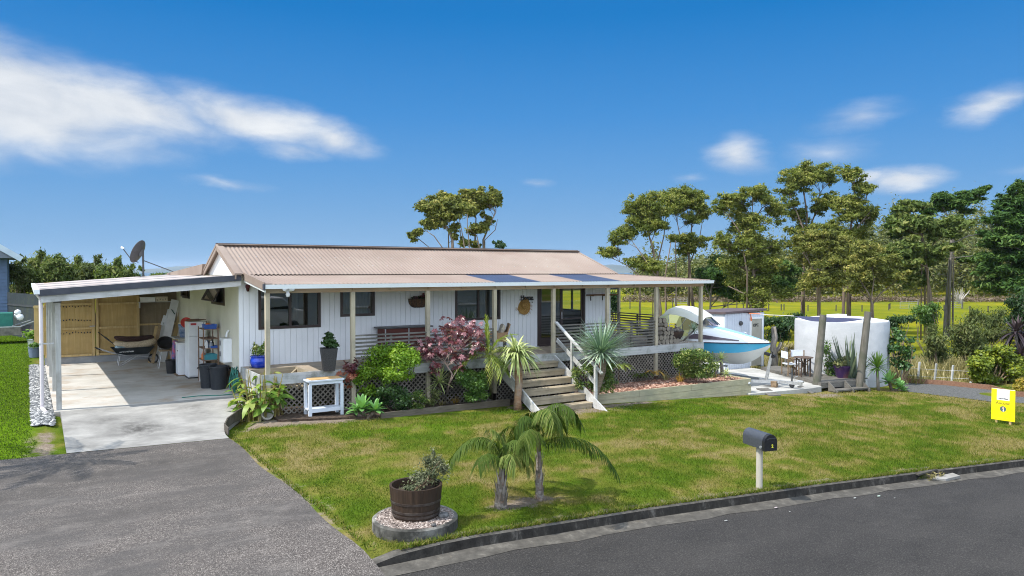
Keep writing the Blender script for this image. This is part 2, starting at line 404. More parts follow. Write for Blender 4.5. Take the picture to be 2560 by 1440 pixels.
mp2 = N(t, 'ShaderNodeMapping'); mp2.inputs['Scale'].default_value = (1, 2.2, 1); mp2.inputs['Rotation'].default_value = (0, 0, R(16)); t.links.new(cv.outputs[0], mp2.inputs[0]); t.links.new(mp2.outputs[0], n2.inputs['Vector'])
dd = mth('ADD', dens, mth('MULTIPLY', mth('SUBTRACT', n2.outputs['Fac'], .5), mth('MULTIPLY', mth('MINIMUM', dens, .55), 1.55)))
mr = N(t, 'ShaderNodeMapRange', interpolation_type='SMOOTHSTEP'); mr.inputs[1].default_value = .06; mr.inputs[2].default_value = .92; mr.inputs[4].default_value = .97
t.links.new(dd, mr.inputs[0])
els = mth('MULTIPLY', el, 1/R(90))
grad = ramp(t, els, [(.0, (.118,.237,.40)), (.035, (.098,.215,.39)), (.08, (.060,.182,.385)), (.129, (.028,.148,.370)), (.21, (.001,.104,.318)), (.29, (.01,.10,.31)), (.45, (.48,.59,.77)), (1, (.50,.61,.78))])  # last two stops brightened above the view as added fill light
bk = N(t, 'ShaderNodeMapRange', interpolation_type='SMOOTHSTEP'); bk.inputs[1].default_value = .05; bk.inputs[2].default_value = -.75; t.links.new(fw, bk.inputs[0])
grad = mixc(t, bk.outputs[0], grad, (1.02,1.19,1.46))          # brightness added to the sky behind the camera, fills the shaded fronts
gs_ = mixc(t, 1.0, grad, (7.0, 6.9, 6.7), 'MULTIPLY')
SKYC = mixc(t, .98, sky.outputs[0], gs_)
cs_ = N(t, 'ShaderNodeMapRange'); cs_.inputs[1].default_value = .3; cs_.inputs[2].default_value = .72; t.links.new(n2.outputs['Fac'], cs_.inputs[0])
cm = mixc(t, mr.outputs[0], SKYC, mixc(t, cs_.outputs[0], (2.35, 2.55, 2.85), (3.3, 3.4, 3.5)))
bg = N(t, 'ShaderNodeBackground'); bg.inputs[1].default_value = .15; t.links.new(cm, bg.inputs[0])
wo = N(t, 'ShaderNodeOutputWorld'); t.links.new(bg.outputs[0], wo.inputs[0])
SC.view_settings.view_transform = 'Standard'; SC.view_settings.look = 'None'; SC.view_settings.gamma = 1; SC.view_settings.exposure = .85
try: SC.view_settings.use_curve_mapping = False
except Exception: pass
SC.cycles.use_denoising = True; SC.cycles.denoising_prefilter = 'NONE'; SC.cycles.filter_width = 1.05
SC.cycles.max_bounces = 8; SC.cycles.transparent_max_bounces = 12
# ================================================================== SETTING
KX = [-40, 3.58, 8.26, 12.13, 15.0, 18.33, 24, 34, 60]; KY = [8.9, 8.68, 8.45, 8.1, 7.78, 7.37, 6.45, 4.4, -2.5]
def yk(x): return np.interp(x, KX, KY)
LOGO = (1, 1, 1)
def soil_zone(x, y):
    def gs(cx, cy, sx, sy, a): return a*np.exp(-((x-cx)/sx)**2-((y-cy)/sy)**2)
    z = gs(6.5, 9.62, .75, .28, 1.1)+gs(13.0, 16.3, 1.5, .55, .8)+gs(11.6, 17.4, .5, .4, .9)+gs(15.2, 16.75, 1.6, .22, 1)+gs(23.6, 15.6, 1.2, .5, .8)
    z = z + gs(4.9, 17.75, .8, .45, 1)+gs(6.4, 17.55, 1.2, .5, 1)+gs(3.72, 12.5, .15, 5, 1)+gs(.2, 17.6, .25, 1.2, .9)
    z = z + .7*np.exp(-((y-yk(x)-.12)/.12)**2)*(x > 4.1)
    return np.clip(z, 0, 1)
def build_ground():
    def ax(lo, hi, step, far, nfar):
        gg = np.geomspace(step, far, nfar); return np.concatenate([lo-gg[::-1], np.arange(lo, hi+1e-6, step), hi+gg])
    xs = ax(-6, 36, .3, 420, 46); ys = ax(3, 32, .3, 420, 46)
    X, Y = np.meshgrid(xs, ys); K = yk(X)
    for c in range(len(xs)):                                     # two rows follow the kerb exactly
        k = K[0, c]; j = int(np.searchsorted(ys, k+.08))
        if 2 < j < len(ys)-2 and abs(ys[j]-k) < .5: Y[j, c] = k+.15; Y[j-1, c] = k+.02
    Z = g(X, Y)
    Z = Z - .45*sm((K+.13-Y)/.08)                              # the road bed
    Z = Z - .16*(1-sm((X-3.4)/.8))*sm((K+.9-Y)/.5)
    Z = Z - .06*((X > -7) & (X < 3.4) & (Y < 16.6)) - .12*((X > .9) & (X < 4.2) & (Y > 16.6))
    Z = Z - .12*((X > 20.9) & (Y > 16.9) & (X < 27) & (Y < 25))
    d = FX*X+FY*Y; r = FY*X-FX*Y; tt = r/np.maximum(d, 1)
    Z = Z + .015*np.sin(X*1.3+.7)*np.sin(Y*1.1)*((X > 5) & (Y < 16) & (Y > 9.5))
    zr = sm((d-28.5)/3)*(1-sm((d-46)/10))*sm((X-23)/3)
    zp = sm((d-42)/10)
    lush = np.clip(sm((.4-X)/.5)*sm((Y-15.5)/1.5)+.9*np.exp(-((X-15.6)/1.6)**2-((Y-15.5)/.7)**2)+.7*np.exp(-((X-7.5)/2.5)**2-((Y-16)/.6)**2)+.4*np.exp(-((X-18)/3)**2-((Y-13.4)/.5)**2), 0, 1)
    so_ = soil_zone(X, Y)
    ny, nx = X.shape; I = np.arange(nx*ny).reshape(ny, nx)
    Fc = np.stack([I[:-1,:-1], I[:-1,1:], I[1:,1:], I[1:,:-1]], -1).reshape(-1, 4)
    m, t = nt('grass_ground')
    def A(n): return N(t, 'ShaderNodeAttribute', attribute_name=n).outputs['Fac']
    nL = noise(t, .55, 5, .6); nM = noise(t, 3.2, 6, .65); nF = noise(t, 42, 3, .6)
    lawn = ramp(t, A('dry'), [(0, (.062,.105,.010)), (.4, (.100,.122,.018)), (.7, (.148,.138,.034)), (1, (.20,.162,.07))])
    lawn = mixc(t, .35, lawn, ramp(t, nM, [(.3, (.25,.25,.25)), (.7, (.75,.75,.75))]), 'OVERLAY')
    lawn = mixc(t, A('lush'), lawn, ramp(t, nM, [(.3, (.06,.12,.006)), (.7, (.10,.17,.010))]))
    rough_ = ramp(t, noise(t, .8, 7, .7), [(.3, (.07,.075,.02)), (.5, (.15,.125,.045)), (.7, (.24,.19,.09))])
    pad_ = ramp(t, noise(t, .06, 8, .7, (1, 1, 1)), [(.34, (.10,.13,.012)), (.5, (.165,.172,.014)), (.62, (.25,.215,.014))])
    pad_ = mixc(t, ramp(t, noise(t, .35, 7, .7), [(.45, (0,0,0)), (.7, (.8,.8,.8))]), pad_, (.11,.135,.02))
    c = mixc(t, A('rough'), lawn, rough_); c = mixc(t, A('paddock'), c, pad_)
    sn = N(t, 'ShaderNodeMath', operation='MULTIPLY_ADD'); t.links.new(nM, sn.inputs[0]); sn.inputs[1].default_value = 1.6; sn.inputs[2].default_value = -.8
    s2 = N(t, 'ShaderNodeMath', operation='ADD'); t.links.new(sn.outputs[0], s2.inputs[0]); t.links.new(A('soil'), s2.inputs[1])
    sk = ramp(t, s2.outputs[0], [(.38, (0,0,0)), (.66, (1,1,1))])
    c = mixc(t, sk, c, ramp(t, noise(t, 9, 6, .7), [(.3, (.13,.10,.075)), (.7, (.26,.215,.17))]))
    c = mixc(t, .55, c, ramp(t, nF, [(.25, (.25,.25,.25)), (.75, (.78,.78,.78))]), 'OVERLAY')
    finish(t, c, 1, 0, 0, nF, .6, .03)
    o = npmesh('ground', np.stack([X, Y, Z], -1).reshape(-1, 3), Fc, m, smooth=True, attrs=dict(rough=zr.ravel(), paddock=zp.ravel(), lush=lush.ravel(), soil=so_.ravel(), dry=dryness(X, Y).ravel()))
    tag(o, kind='structure')
build_ground()

def inpoly(x, y, P):
    c = np.zeros(len(x), bool); j = len(P)-1
    for i in range(len(P)):
        xi, yi = P[i]; xj, yj = P[j]
        c ^= ((yi > y) != (yj > y)) & (x < (xj-xi)*(y-yi)/(yj-yi+1e-12)+xi); j = i
    return c
def blades(name, x, y, z, h, wd, mat, lean=.5, base_dz=0, var=None):
    n = len(x); a = rng.random(n)*2*np.pi; l = lean*rng.random(n)*h; b = rng.random(n)*2*np.pi
    P = np.stack([x, y, z+base_dz], 1); sd = np.stack([np.cos(a), np.sin(a), 0*a], 1)*(wd/2)[:, None]
    tip = P+np.stack([np.cos(b)*l, np.sin(b)*l, h], 1)
    V = np.stack([P-sd, P+sd, tip], 1).reshape(-1, 3)
    o = npmesh(name, V, np.arange(3*n).reshape(n, 3), mat, var=rng.random(n) if var is None else var); tag(o, kind='stuff'); return o
def lawn_blades():
    n = 460000
    d = 9.5+ (29-9.5)*rng.random(n)**1.25; tt = -.46+1.5*rng.random(n)
    x = FX*d+FY*tt*d; y = FY*d-FX*tt*d
    K = yk(x); ok = (y > K+.05) & (y < 17.6-.02*(x-12)*0) & (x > 3.72+.07*np.sin(y*5)*np.sin(y*1.7)+.04*rng.random(n))
    ok &= ~((x > 20.8) & (y > 16.2)) & ~((x > 26.6) & (y > 14.8-.9*(x-27)*0) & (y > 15.2-1.6*np.maximum(x-27.2, 0)))
    ok &= (y < np.where(x < 7.4, 17.3, np.where(x < 11.6, 16.95+.13*(x-7.4)-.05, np.where(x < 20.8, 16.6, 16))))
    ok &= rng.random(n) > soil_zone(x, y)*1.15
    dq = onZ(1038, 1306, .06); ok &= ((x-dq.x)**2+(y-dq.y)**2 > .61**2)
    ok &= ~inpoly(x, y, GRAV)
    x, y = x[ok], y[ok]
    h = (.022+.03*rng.random(len(x)))*np.clip(np.hypot(x, y)/13, .9, 1.5)
    m = leafmat('grass_blades', (.048,.084,.008), (.090,.106,.017), (.178,.148,.055), .3, .8, .05)
    blades('lawn_grass', x, y, g(x, y), h, .006+.010*rng.random(len(x))*np.hypot(x, y)/14, m, 1.1, var=np.clip(.82*dryness(x, y)+.36*rng.random(len(x))-.1, 0, 1))
    n = 190000                                                     # greener verge beside the carport
    d = 14+24*rng.random(n); tt = -1.0+.52*rng.random(n)
    x = FX*d+FY*tt*d; y = FY*d-FX*tt*d; ok = (x < .08+.05*np.sin(y*5)) & (y > 16.95); x, y = x[ok], y[ok]
    m2 = leafmat('lush_blades', (.026,.052,.006), (.05,.082,.012), (.10,.12,.03), .3, .8, .05)
    blades('verge_grass', x, y, g(x, y), .022+.022*rng.random(len(x)), .010+.010*rng.random(len(x)), m2, 1.0)
    n = 26000                                                     # long dry grass on the bank
    d = 29+18*rng.random(n); tt = .3+.5*rng.random(n); x = FX*d+FY*tt*d; y = FY*d-FX*tt*d
    ok = (x > 28.3) | (y > 19.5); ok &= ~((x > 24) & (x < 28.5) & (y > 15) & (y < 23.5)); ok &= ~((x < 27) & (y < 24))
    ok &= (y > 16.6-.62*(x-28.5)) | (y > 19.5)
    x, y = x[ok], y[ok]; patch = .5+.5*np.sin(x*.9+np.sin(y*.7)*2)*np.cos(y*.6)
    blades('rough_grass', x, y, g(x, y), (.25+.55*rng.random(len(x)))*(.5+patch*.7), .03+.03*rng.random(len(x)), M['lf_straw'], .8)
    n = 9000                                                      # ragged overhang along the edges
    s = rng.random(n); x = 4.0+22*s; y = yk(x)+.05+.06*rng.random(n)
    x2 = 3.63+.12*rng.random(900); y2 = 8.9+7.6*rng.random(900)
    x = np.concatenate([x, x2]); y = np.concatenate([y, y2])
    blades('edge_grass', x, y, g(x, y), .04+.05*rng.random(len(x)), .012+.014*rng.random(len(x)), m, 1.6)
TR0 = [onG(2250, 974), onG(2271, 980), onG(2345, 989), onG(2424, 998), onG(2477, 1005), onG(2560, 1009)]; TB0 = [onG(2250, 956), onG(2358, 963), onG(2479, 975), onG(2540, 992), onG(2565, 993)]
GRAV = [(p.x, p.y) for p in TR0]+[(31, 8), (40, 2), (44, 3), (36, 9.5)]+[(p.x, p.y) for p in TB0[::-1]]
lawn_blades()

# ---- road, channel, kerb, driveway
m, t = nt('asphalt')
n1 = noise(t, 52, 3, .7); n2_ = noise(t, .5, 6, .65, (1, 2.2, 1)); 
c = ramp(t, n1, [(.32, (.010,.009,.009)), (.52, (.032,.0295,.0275)), (.7, (.125,.116,.105))])
c = mixc(t, .38, c, ramp(t, n2_, [(.35, (.021,.0195,.0185)), (.65, (.058,.053,.048))]))
c = mixc(t, ramp(t, noise(t, 1.3, 8, .75), [(.56, (0,0,0)), (.74, (.3,.3,.3))]), c, (.075,.07,.065))
finish(t, c, .9, 0, .25, n1, .7, .012); M['asphalt'] = m
m, t = nt('exposed_aggregate')
tc_ = N(t, 'ShaderNodeTexCoord'); vo = N(t, 'ShaderNodeTexVoronoi'); vo.inputs['Scale'].default_value = 82; t.links.new(tc_.outputs['Object'], vo.inputs['Vector'])
bw = N(t, 'ShaderNodeRGBToBW'); t.links.new(vo.outputs['Color'], bw.inputs[0])
c = ramp(t, bw.outputs[0], [(.15, (.042,.036,.032)), (.45, (.09,.077,.069)), (.7, (.14,.122,.109)), (.92, (.28,.253,.226))])
c = mixc(t, ramp(t, noise(t, .5, 8, .68, (1, 1.6, 1)), [(.42, (0,0,0)), (.62, (.92,.92,.92))]), c, ramp(t, noise(t, 60, 3, .7), [(.3, (.035,.032,.03)), (.7, (.11,.10,.093))]))
c = mixc(t, ramp(t, noise(t, .9, 6, .7, (1, 2, 1)), [(.52, (0,0,0)), (.74, (.55,.55,.55))]), c, (.22,.196,.177))
tcd = N(t, 'ShaderNodeTexCoord')
for (cx, cy, rx, ry, st) in ((1.5, 15.2, 3.2, 1.6, .75), (-.6, 14.2, 2.2, 1.1, .6), (2.9, 13.6, 1.2, 2.0, .45), (1.2, 12.4, 1.6, .8, .45), (3.2, 10.6, .6, 1.6, .35)):
    mp = N(t, 'ShaderNodeMapping', vector_type='TEXTURE'); mp.inputs['Location'].default_value = (cx, cy, 0); mp.inputs['Scale'].default_value = (rx, ry, 2); t.links.new(tcd.outputs['Object'], mp.inputs[0])
    gr = N(t, 'ShaderNodeTexGradient', gradient_type='SPHERICAL'); t.links.new(mp.outputs[0], gr.inputs[0])
    mu = N(t, 'ShaderNodeMath', operation='MULTIPLY', use_clamp=True); t.links.new(gr.outputs['Fac'], mu.inputs[0]); t.links.new(ramp(t, noise(t, 1.6, 8, .75), [(.34, (0,0,0)), (.66, (2*st,)*3)]), mu.inputs[1])
    c = mixc(t, mu.outputs[0], c, (.058,.052,.047))
finish(t, c, .85, 0, .3, vo.outputs['Distance'], .5, .01); M['aggregate'] = m
m, t = nt('kerb_concrete')
tc_ = N(t, 'ShaderNodeTexCoord')
c = ramp(t, noise(t, 5, 7, .7), [(.3, (.05,.046,.040)), (.55, (.098,.09,.078)), (.75, (.19,.175,.15))])
c = mixc(t, ramp(t, noise(t, 2.2, 8, .75, (1, 1, 3)), [(.52, (0,0,0)), (.66, (.7,.7,.7))]), c, (.055,.052,.045))
c = mixc(t, ramp(t, noise(t, 3.5, 8, .8), [(.6, (0,0,0)), (.7, (.8,.8,.8))]), c, (.19,.15,.10))
finish(t, c, .9, 0, .2, noise(t, 40, 4), .4, .01); M['kerb'] = m
m, t = nt('dark_kerb_face')
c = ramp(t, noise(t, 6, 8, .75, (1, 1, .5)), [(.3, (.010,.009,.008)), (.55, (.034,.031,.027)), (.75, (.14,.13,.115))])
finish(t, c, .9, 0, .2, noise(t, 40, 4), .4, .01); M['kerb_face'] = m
def strip(name, xs, offs, zf, mat, kind='structure'):
    """sheet following the kerb line: offs are distances towards the street, zf(x, i) heights"""
    b = MB(); k = len(offs)
    for x in xs:
        y = float(yk(x))
        for i, o in enumerate(offs): b.v.append((x, y-o, zf(x, i)))
    for a in range(len(xs)-1):
        for i in range(k-1): b.f.append((a*k+i, a*k+i+1, (a+1)*k+i+1, (a+1)*k+i))
    return tag(b.build(name, mat, smooth='all'), kind=kind)
gk = lambda x: gz(x, float(yk(x))+.3)
XS = list(np.arange(-30, 60, .5))
strip('road', XS, [.26, 2.5, 4.2, 7.0], lambda x, i: gk(x)-.165+(.0, .05, .05, -.02)[i], M['asphalt'])
def chz(x, i): return gk(x)-(.135, .15, .16, .162)[i]+(.0, .0, .0, .004)[i]
def jit(x): return .03*math.sin(x*3.1)+.02*math.sin(x*7.7+1)
b = MB()
for x in XS:
    y = float(yk(x))
    for o, z in ((.0, -.132), (.14, -.146), (.22, -.158), (.32+jit(x), -.158)): b.v.append((x, y-o, gk(x)+z))
for a in range(len(XS)-1):
    for i in range(3): b.f.append((a*4+i, a*4+i+1, (a+1)*4+i+1, (a+1)*4+i))
tag(b.build('channel', M['kerb'], smooth='all'), kind='structure')
def kerb_piece(x0, x1, name='kerb', drop0=False):
    b = MB(); n = max(2, int((x1-x0)/.3)); xs = np.linspace(x0, x1, n)
    for j, x in enumerate(xs):
        y = float(yk(x)); h = 1.0 if not drop0 else float(np.clip((x-3.35)/.75, 0.02, 1)); z = gk(x)
        for o, q in ((-.16, -.25), (-.16, .004), (-.02, .006), (.0, -.012), (.025, -.135), (.025, -.25)):
            b.v.append((x, y-o, z-.14+(q+.14)*(h if q > -.13 else 1)))
    k = 6
    for a in range(n-1):
        for i in range(k-1): b.f.append((a*k+i, a*k+i+1, (a+1)*k+i+1, (a+1)*k+i))
    b.f += [tuple(range(k)), tuple((n-1)*k+i for i in reversed(range(k)))]
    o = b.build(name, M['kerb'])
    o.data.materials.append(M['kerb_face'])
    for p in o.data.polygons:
        if abs(p.normal.z) < .5 and p.normal.y < -.3: p.material_index = 1  # street side of the kerb takes the darker concrete
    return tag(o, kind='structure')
xx = 3.35; first = True
while xx < 14.7:
    x2 = min(xx+1.19, 14.72); kerb_piece(xx, x2-.008, drop0=first); first = False; xx = x2
xx = 15.42
while xx < 45: kerb_piece(xx, xx+1.19); xx += 1.2
# stormwater inlet in the kerb
ro = thing('drain_inlet', 'dark stormwater opening in the kerb with weeds growing from it', 'drain', (15.05, float(yk(15.05)), gk(15.05)-.14))
y_ = float(yk(15.05)); z_ = gk(15.05)
b = MB(); b.box(14.73, 15.41, y_-.02, y_+.2, z_-.03, z_+.012); b.build('lintel', M['kerb'], ro, bevel=.01)
b = MB(); b.box(14.75, 15.39, y_+.12, y_+.3, z_-.32, z_-.035); b.build('cavity', M['black'], ro)
b = MB(); b.prism([(15.05, y_-.05), (15.3, y_-.25), (15.75, y_-.30), (15.85, y_-.1), (15.45, y_-.03)], z_-.17, lambda x, y: z_-.13+.02*(x-15)); b.build('apron', mat('grey_apron', (.22,.21,.19), (.3,.29,.27), 6, .9), ro)
n = 40; bl = [((14.95+.5*rng.random(), y_-.06-.08*rng.random(), z_-.08), (.07, .05, .1)) for _ in range(5)]
foliage('weeds', bl, 90, .07, .018, M['lf_straw'], ro)
# litter on the road
M['grey_scrap'] = mat('grey_paper', (.3,.3,.28))
def scrap(px, py, sz, label, mt):
    p = onZ(px, py, -.42 if px > 1850 else -.30); p.z = gk(p.x)-.155+.012
    b = MB(); k = 7; pts = [(math.cos(a)*sz*.75*(.6+.5*random.random()), math.sin(a)*sz*.35*(.6+.5*random.random())) for a in [2*math.pi*i/k for i in range(k)]]
    b.prism(pts, 0, .006); o = b.build('paper_scrap', mt); o.location = p; tag(o, label, 'litter', 'scraps of litter on the road')
scrap(2197, 1233, .07, 'pale green paper scrap on the asphalt, largest of the litter', mat('green_paper', (.33,.4,.33)))
scrap(2137, 1241, .06, 'white torn scrap on the road beside the pale green one', M['grey_scrap'])
scrap(1940, 1276, .06, 'pinkish white scrap on the road below the mailbox', mat('pink_paper', (.38,.31,.31)))
scrap(1815, 1299, .05, 'small white scrap lying alone near the channel, left of the mailbox', M['grey_scrap'])
scrap(2237, 1237, .035, 'tiny white scrap right of the pale green one', M['grey_scrap'])
scrap(1974, 1286, .03, 'tiny white fleck on the road, right of the pinkish scrap', M['grey_scrap'])

b = MB()
DX = np.linspace(-9, 3.6, 22); DYn = 26
for j in range(DYn):
    v = j/(DYn-1)
    for x in DX:
        top = 16.94-(x-.61)*.121; y = 8.36+(top-8.36)*v
        xr = x if x < 3.59 else 3.6+.04*math.sin(y*1.7)
        z = .006 - .165*float(sm((9.3-y)/1.2)); b.v.append((xr, y, z))
nx = len(DX)
for j in range(DYn-1):
    for i in range(nx-1): b.f.append((j*nx+i, j*nx+i+1, (j+1)*nx+i+1, (j+1)*nx+i))
# exposed aggregate drive with a left part that runs past the verge
tag(b.build('driveway', M['aggregate'], smooth='all'), kind='structure')
# concrete apron between drive and carport slab, curved on the bed side
m, t = nt('apron_concrete')
c = ramp(t, noise(t, 1.2, 8, .65, (1, 1.6, 1)), [(.3, (.165,.16,.15)), (.52, (.27,.263,.247)), (.75, (.38,.37,.345))])
tc_ = N(t, 'ShaderNodeTexCoord')
for (cx, cy, rx, ry, st) in ((2.05, 18.1, .75, .8, .95), (1.55, 18.95, .9, .4, .5), (3.3, 19.3, .7, .35, .5), (1.0, 17.3, .5, .3, .4)):
    mp = N(t, 'ShaderNodeMapping', vector_type='TEXTURE'); mp.inputs['Location'].default_value = (cx, cy, .15); mp.inputs['Scale'].default_value = (rx, ry, 2); t.links.new(tc_.outputs['Object'], mp.inputs[0])
    gr = N(t, 'ShaderNodeTexGradient', gradient_type='SPHERICAL'); t.links.new(mp.outputs[0], gr.inputs[0])
    mu = N(t, 'ShaderNodeMath', operation='MULTIPLY'); t.links.new(gr.outputs['Fac'], mu.inputs[0]); t.links.new(ramp(t, noise(t, 5, 8, .75), [(.3, (0,0,0)), (.6, (1,1,1))]), mu.inputs[1])
    m2 = N(t, 'ShaderNodeMath', operation='MULTIPLY'); t.links.new(mu.outputs[0], m2.inputs[0]); m2.inputs[1].default_value = st*1.3; m2.use_clamp = True
    c = mixc(t, m2.outputs[0], c, (.075,.072,.068))
finish(t, c, .85, 0, .25, noise(t, 70, 4), .2, .005); M['apron'] = m
def az_(x, y): return .33*float(sm((y-16.75)/3.4))+.012
P = [(.61, 16.94), (3.58, 16.58)] + [(3.62, 17.1), (3.72, 17.6), (3.95, 18.1), (4.3, 18.6), (4.6, 19.1), (4.66, 20.05), (.63, 20.05)]
b = MB(); rows = 18
for j in range(rows):
    v = j/(rows-1)
    yl = 16.94+(20.1-16.94)*v; yr = 16.58+(20.1-16.58)*v
    xr = np.interp(yr, [16.58, 17.1, 17.6, 18.1, 18.6, 19.1, 20.05], [3.6, 3.62, 3.72, 3.95, 4.3, 4.6, 4.66])
    for i in range(13):
        u = i/12; x = .62+(xr-.62)*u; y = yl+(yr-yl)*u; b.v.append((x, y, az_(x, y)))
for j in range(rows-1):
    for i in range(12): b.f.append((j*13+i, j*13+i+1, (j+1)*13+i+1, (j+1)*13+i))
n0 = len(b.v); # skirts so that the sheet has thickness
def skirt(idx):
    k = len(b.v); b.v.extend([(b.v[i][0], b.v[i][1], b.v[i][2]-.25) for i in idx])
    for a in range(len(idx)-1): b.f.append((idx[a], idx[a+1], k+a+1, k+a))
skirt([j*13+12 for j in range(rows)]); skirt([j*13 for j in range(rows)])
tag(b.build('concrete_apron', M['apron'], smooth=True), kind='structure')
b = MB()
for y0, y1 in ((20.12, 21.9), (21.915, 24.4), (24.415, 27.0), (27.015, 30.35)): b.box(.5, 4.74, y0, y1, .05, .34)
tag(b.build('carport_floor', M['slab'], bevel=.006), kind='structure')
# pebble strip beside the carport
def pebbles(name, xf, n, size, mat, zf=None):
    V = []; Fs = []; base = np.array([[-1,-1,0],[1,-1,0],[1,1,0],[-1,1,0],[0,0,1],[0,0,-.6]],float)
    fc = np.array([[0,1,4],[1,2,4],[2,3,4],[3,0,4]])
    P = xf(n); n = len(P); s = size*(.5+.9*rng.random((n,1,1))); a = rng.random(n)*6.28; ca, sa = np.cos(a), np.sin(a)
    B = np.repeat(base[None], n, 0); B = B*np.stack([.8+.5*rng.random(n), .6+.4*rng.random(n), .5+.3*rng.random(n)], 1)[:,None,:]
    B = np.stack([B[...,0]*ca[:,None]-B[...,1]*sa[:,None], B[...,0]*sa[:,None]+B[...,1]*ca[:,None], B[...,2]], -1)*s
    V = (B+P[:,None,:]).reshape(-1,3); Fc = (np.arange(n)[:,None,None]*6+fc[None]).reshape(-1,3)
    o = npmesh(name, V, Fc, mat, var=np.repeat(rng.random(n), 4)); return tag(o, kind='stuff')
mp_ = leafmat('pebbles', (.05,.055,.06), (.17,.18,.19), (.5,.5,.49), 0, .8, k=1)
def strip_pts(n):
    y = 18.9+11.5*rng.random(n); x = .06+.42*rng.random(n)-.28*sm((19.8-y)/1.2)*0; P = np.stack([x, y, g(x, y)+.02+.03*rng.random(n)], 1); return P
pebbles('pebbles', strip_pts, 6500, .032, mp_)
# gravel track and its timber edging on the right
TR = TR0[1:]
TB = TB0
TR = [(p.x, p.y) for p in TR]+[(31, 8), (40, 2)]; TB = [(p.x, p.y) for p in TB]+[(36, 9.5), (44, 3)]
b = MB(); n = len(TR)
for i in range(n):
    for v in (0, .5, 1):
        x = TR[i][0]+(TB[i][0]-TR[i][0])*v; y = TR[i][1]+(TB[i][1]-TR[i][1])*v; b.v.append((x, y, gz(x, y)+.012))
for i in range(n-1):
    for k in range(2): b.f.append((i*3+k, i*3+k+1, i*3+k+4, i*3+k+3))
M['gravel'] = mat('grey_gravel', (.035,.036,.036), (.14,.14,.132), 24, .9, .8, 40, detail=4, lo=.3, hi=.7, bdist=.03)
tag(b.build('gravel_track', M['gravel'], smooth='all'), kind='structure')
te = thing('timber_edging', 'low brown timber edging along the back of the gravel track', 'edging', (TB[1][0], TB[1][1], gz(*TB[1])))
for i in range(4):
    (x0, y0), (x1, y1) = TB[i], TB[i+1]; b = MB(); b.bar((x0, y0+.04, gz(x0, y0)+.06), (x1-.02, y1+.04, gz(x1, y1)+.06), .06, .26)
    b.build('board', woodmat('brown_edging', (.15,.075,.045), (.25,.14,.09), 0, 5), te)
# boat pad
pad = [(20.7, 16.66), (23.59, 16.25), (24.2, 16.3), (24.6, 16.75), (26.3, 20.5), (26.3, 24.5), (20.7, 24.5)]
b = MB(); b.prism(pad, -.95, -.6); tag(b.build('boat_pad', M['concrete'], bevel=.012), kind='structure')
# garden beds
bed = [(4.2, 17.75), (5.2, 17.55), (7.4, 17.3), (11.9, 17.87), (11.9, 18.9), (4.75, 18.9), (4.75, 19.0)]
b = MB(); b.prism([(5.0, 17.75), (7.5, 17.35), (11.9, 17.9), (13.6, 18.4), (13.6, 19.6), (5.0, 19.6)], lambda x, y: gz(x, y)-.2, lambda x, y: gz(x, y)+.05); tag(b.build('garden_bed', M['soil']), kind='structure')
b = MB(); b.prism([(14.0, 17.13), (20.85, 16.8), (20.85, 19.2), (14.0, 19.2)], -.5, -.15); tag(b.build('bark_bed', M['bark_mulch']), kind='structure')
def bark_pts(n):
    x = 14+6.8*rng.random(n); y = 17.15+1.4*rng.random(n); return np.stack([x, y, np.full(n, -.145)+.02*rng.random(n)], 1)
pebbles('bark_chips', bark_pts, 2600, .035, leafmat('bark_chips', (.12,.05,.03), (.3,.16,.11), (.5,.33,.25), 0, .9, k=1))
# under-house shade and soil
b = MB(); b.prism([(5.05, 19.6), (20.2, 19.6), (20.2, 20.3), (5.05, 20.3)], -.6, -.3); tag(b.build('soil', M['soil']), kind='structure')
# distant sea and hills
b = MB(); b.quad((-9000, 380, -6), (9000, 380, -6), (9000, 9000, -6), (-9000, 9000, -6))
tag(b.build('sea', mat('sea_water', (.02,.06,.09), (.03,.08,.11), .01, .25)), kind='structure')
def ridge(name, pts, dist, mat):
    b = MB(); k = len(pts)
    for (px, py) in pts:
        p = onD(px, py, dist); q = onD(px, 690, dist*.93); r_ = onD(px, 690, dist*1.12)
        b.v += [(q.x, q.y, -8), tuple(p), (r_.x, r_.y, -8)]
    for i in range(k-1):
        for j in range(2): b.f.append((i*3+j, i*3+j+1, i*3+j+4, i*3+j+3))
    tag(b.build(name, mat, smooth=True), kind='structure')
hm = mat('hill_bush', (.045,.065,.06), (.075,.10,.085), .004, .95)
ridge('hills', [(250,676),(340,674),(400,671),(440,666),(475,665),(510,668),(560,664),(640,668),(760,674),(900,676)], 5200, hm)
ridge('hills', [(1380,676),(1460,670),(1500,664),(1530,661),(1560,664),(1600,669),(1640,667),(1720,664),(1830,667),(1960,672)], 4200, hm)

hz = MB(); hz.box(-7500, 7500, -600, 7500, -9.5, 62); hm_, ht_ = nt('sea_air'); pv = N(ht_, 'ShaderNodeVolumePrincipled'); pv.inputs['Color'].default_value = (.72, .84, 1, 1); pv.inputs['Density'].default_value = .00008
ho_ = N(ht_, 'ShaderNodeOutputMaterial'); ht_.links.new(pv.outputs[0], ho_.inputs['Volume']); tag(hz.build('haze', hm_), kind='stuff')
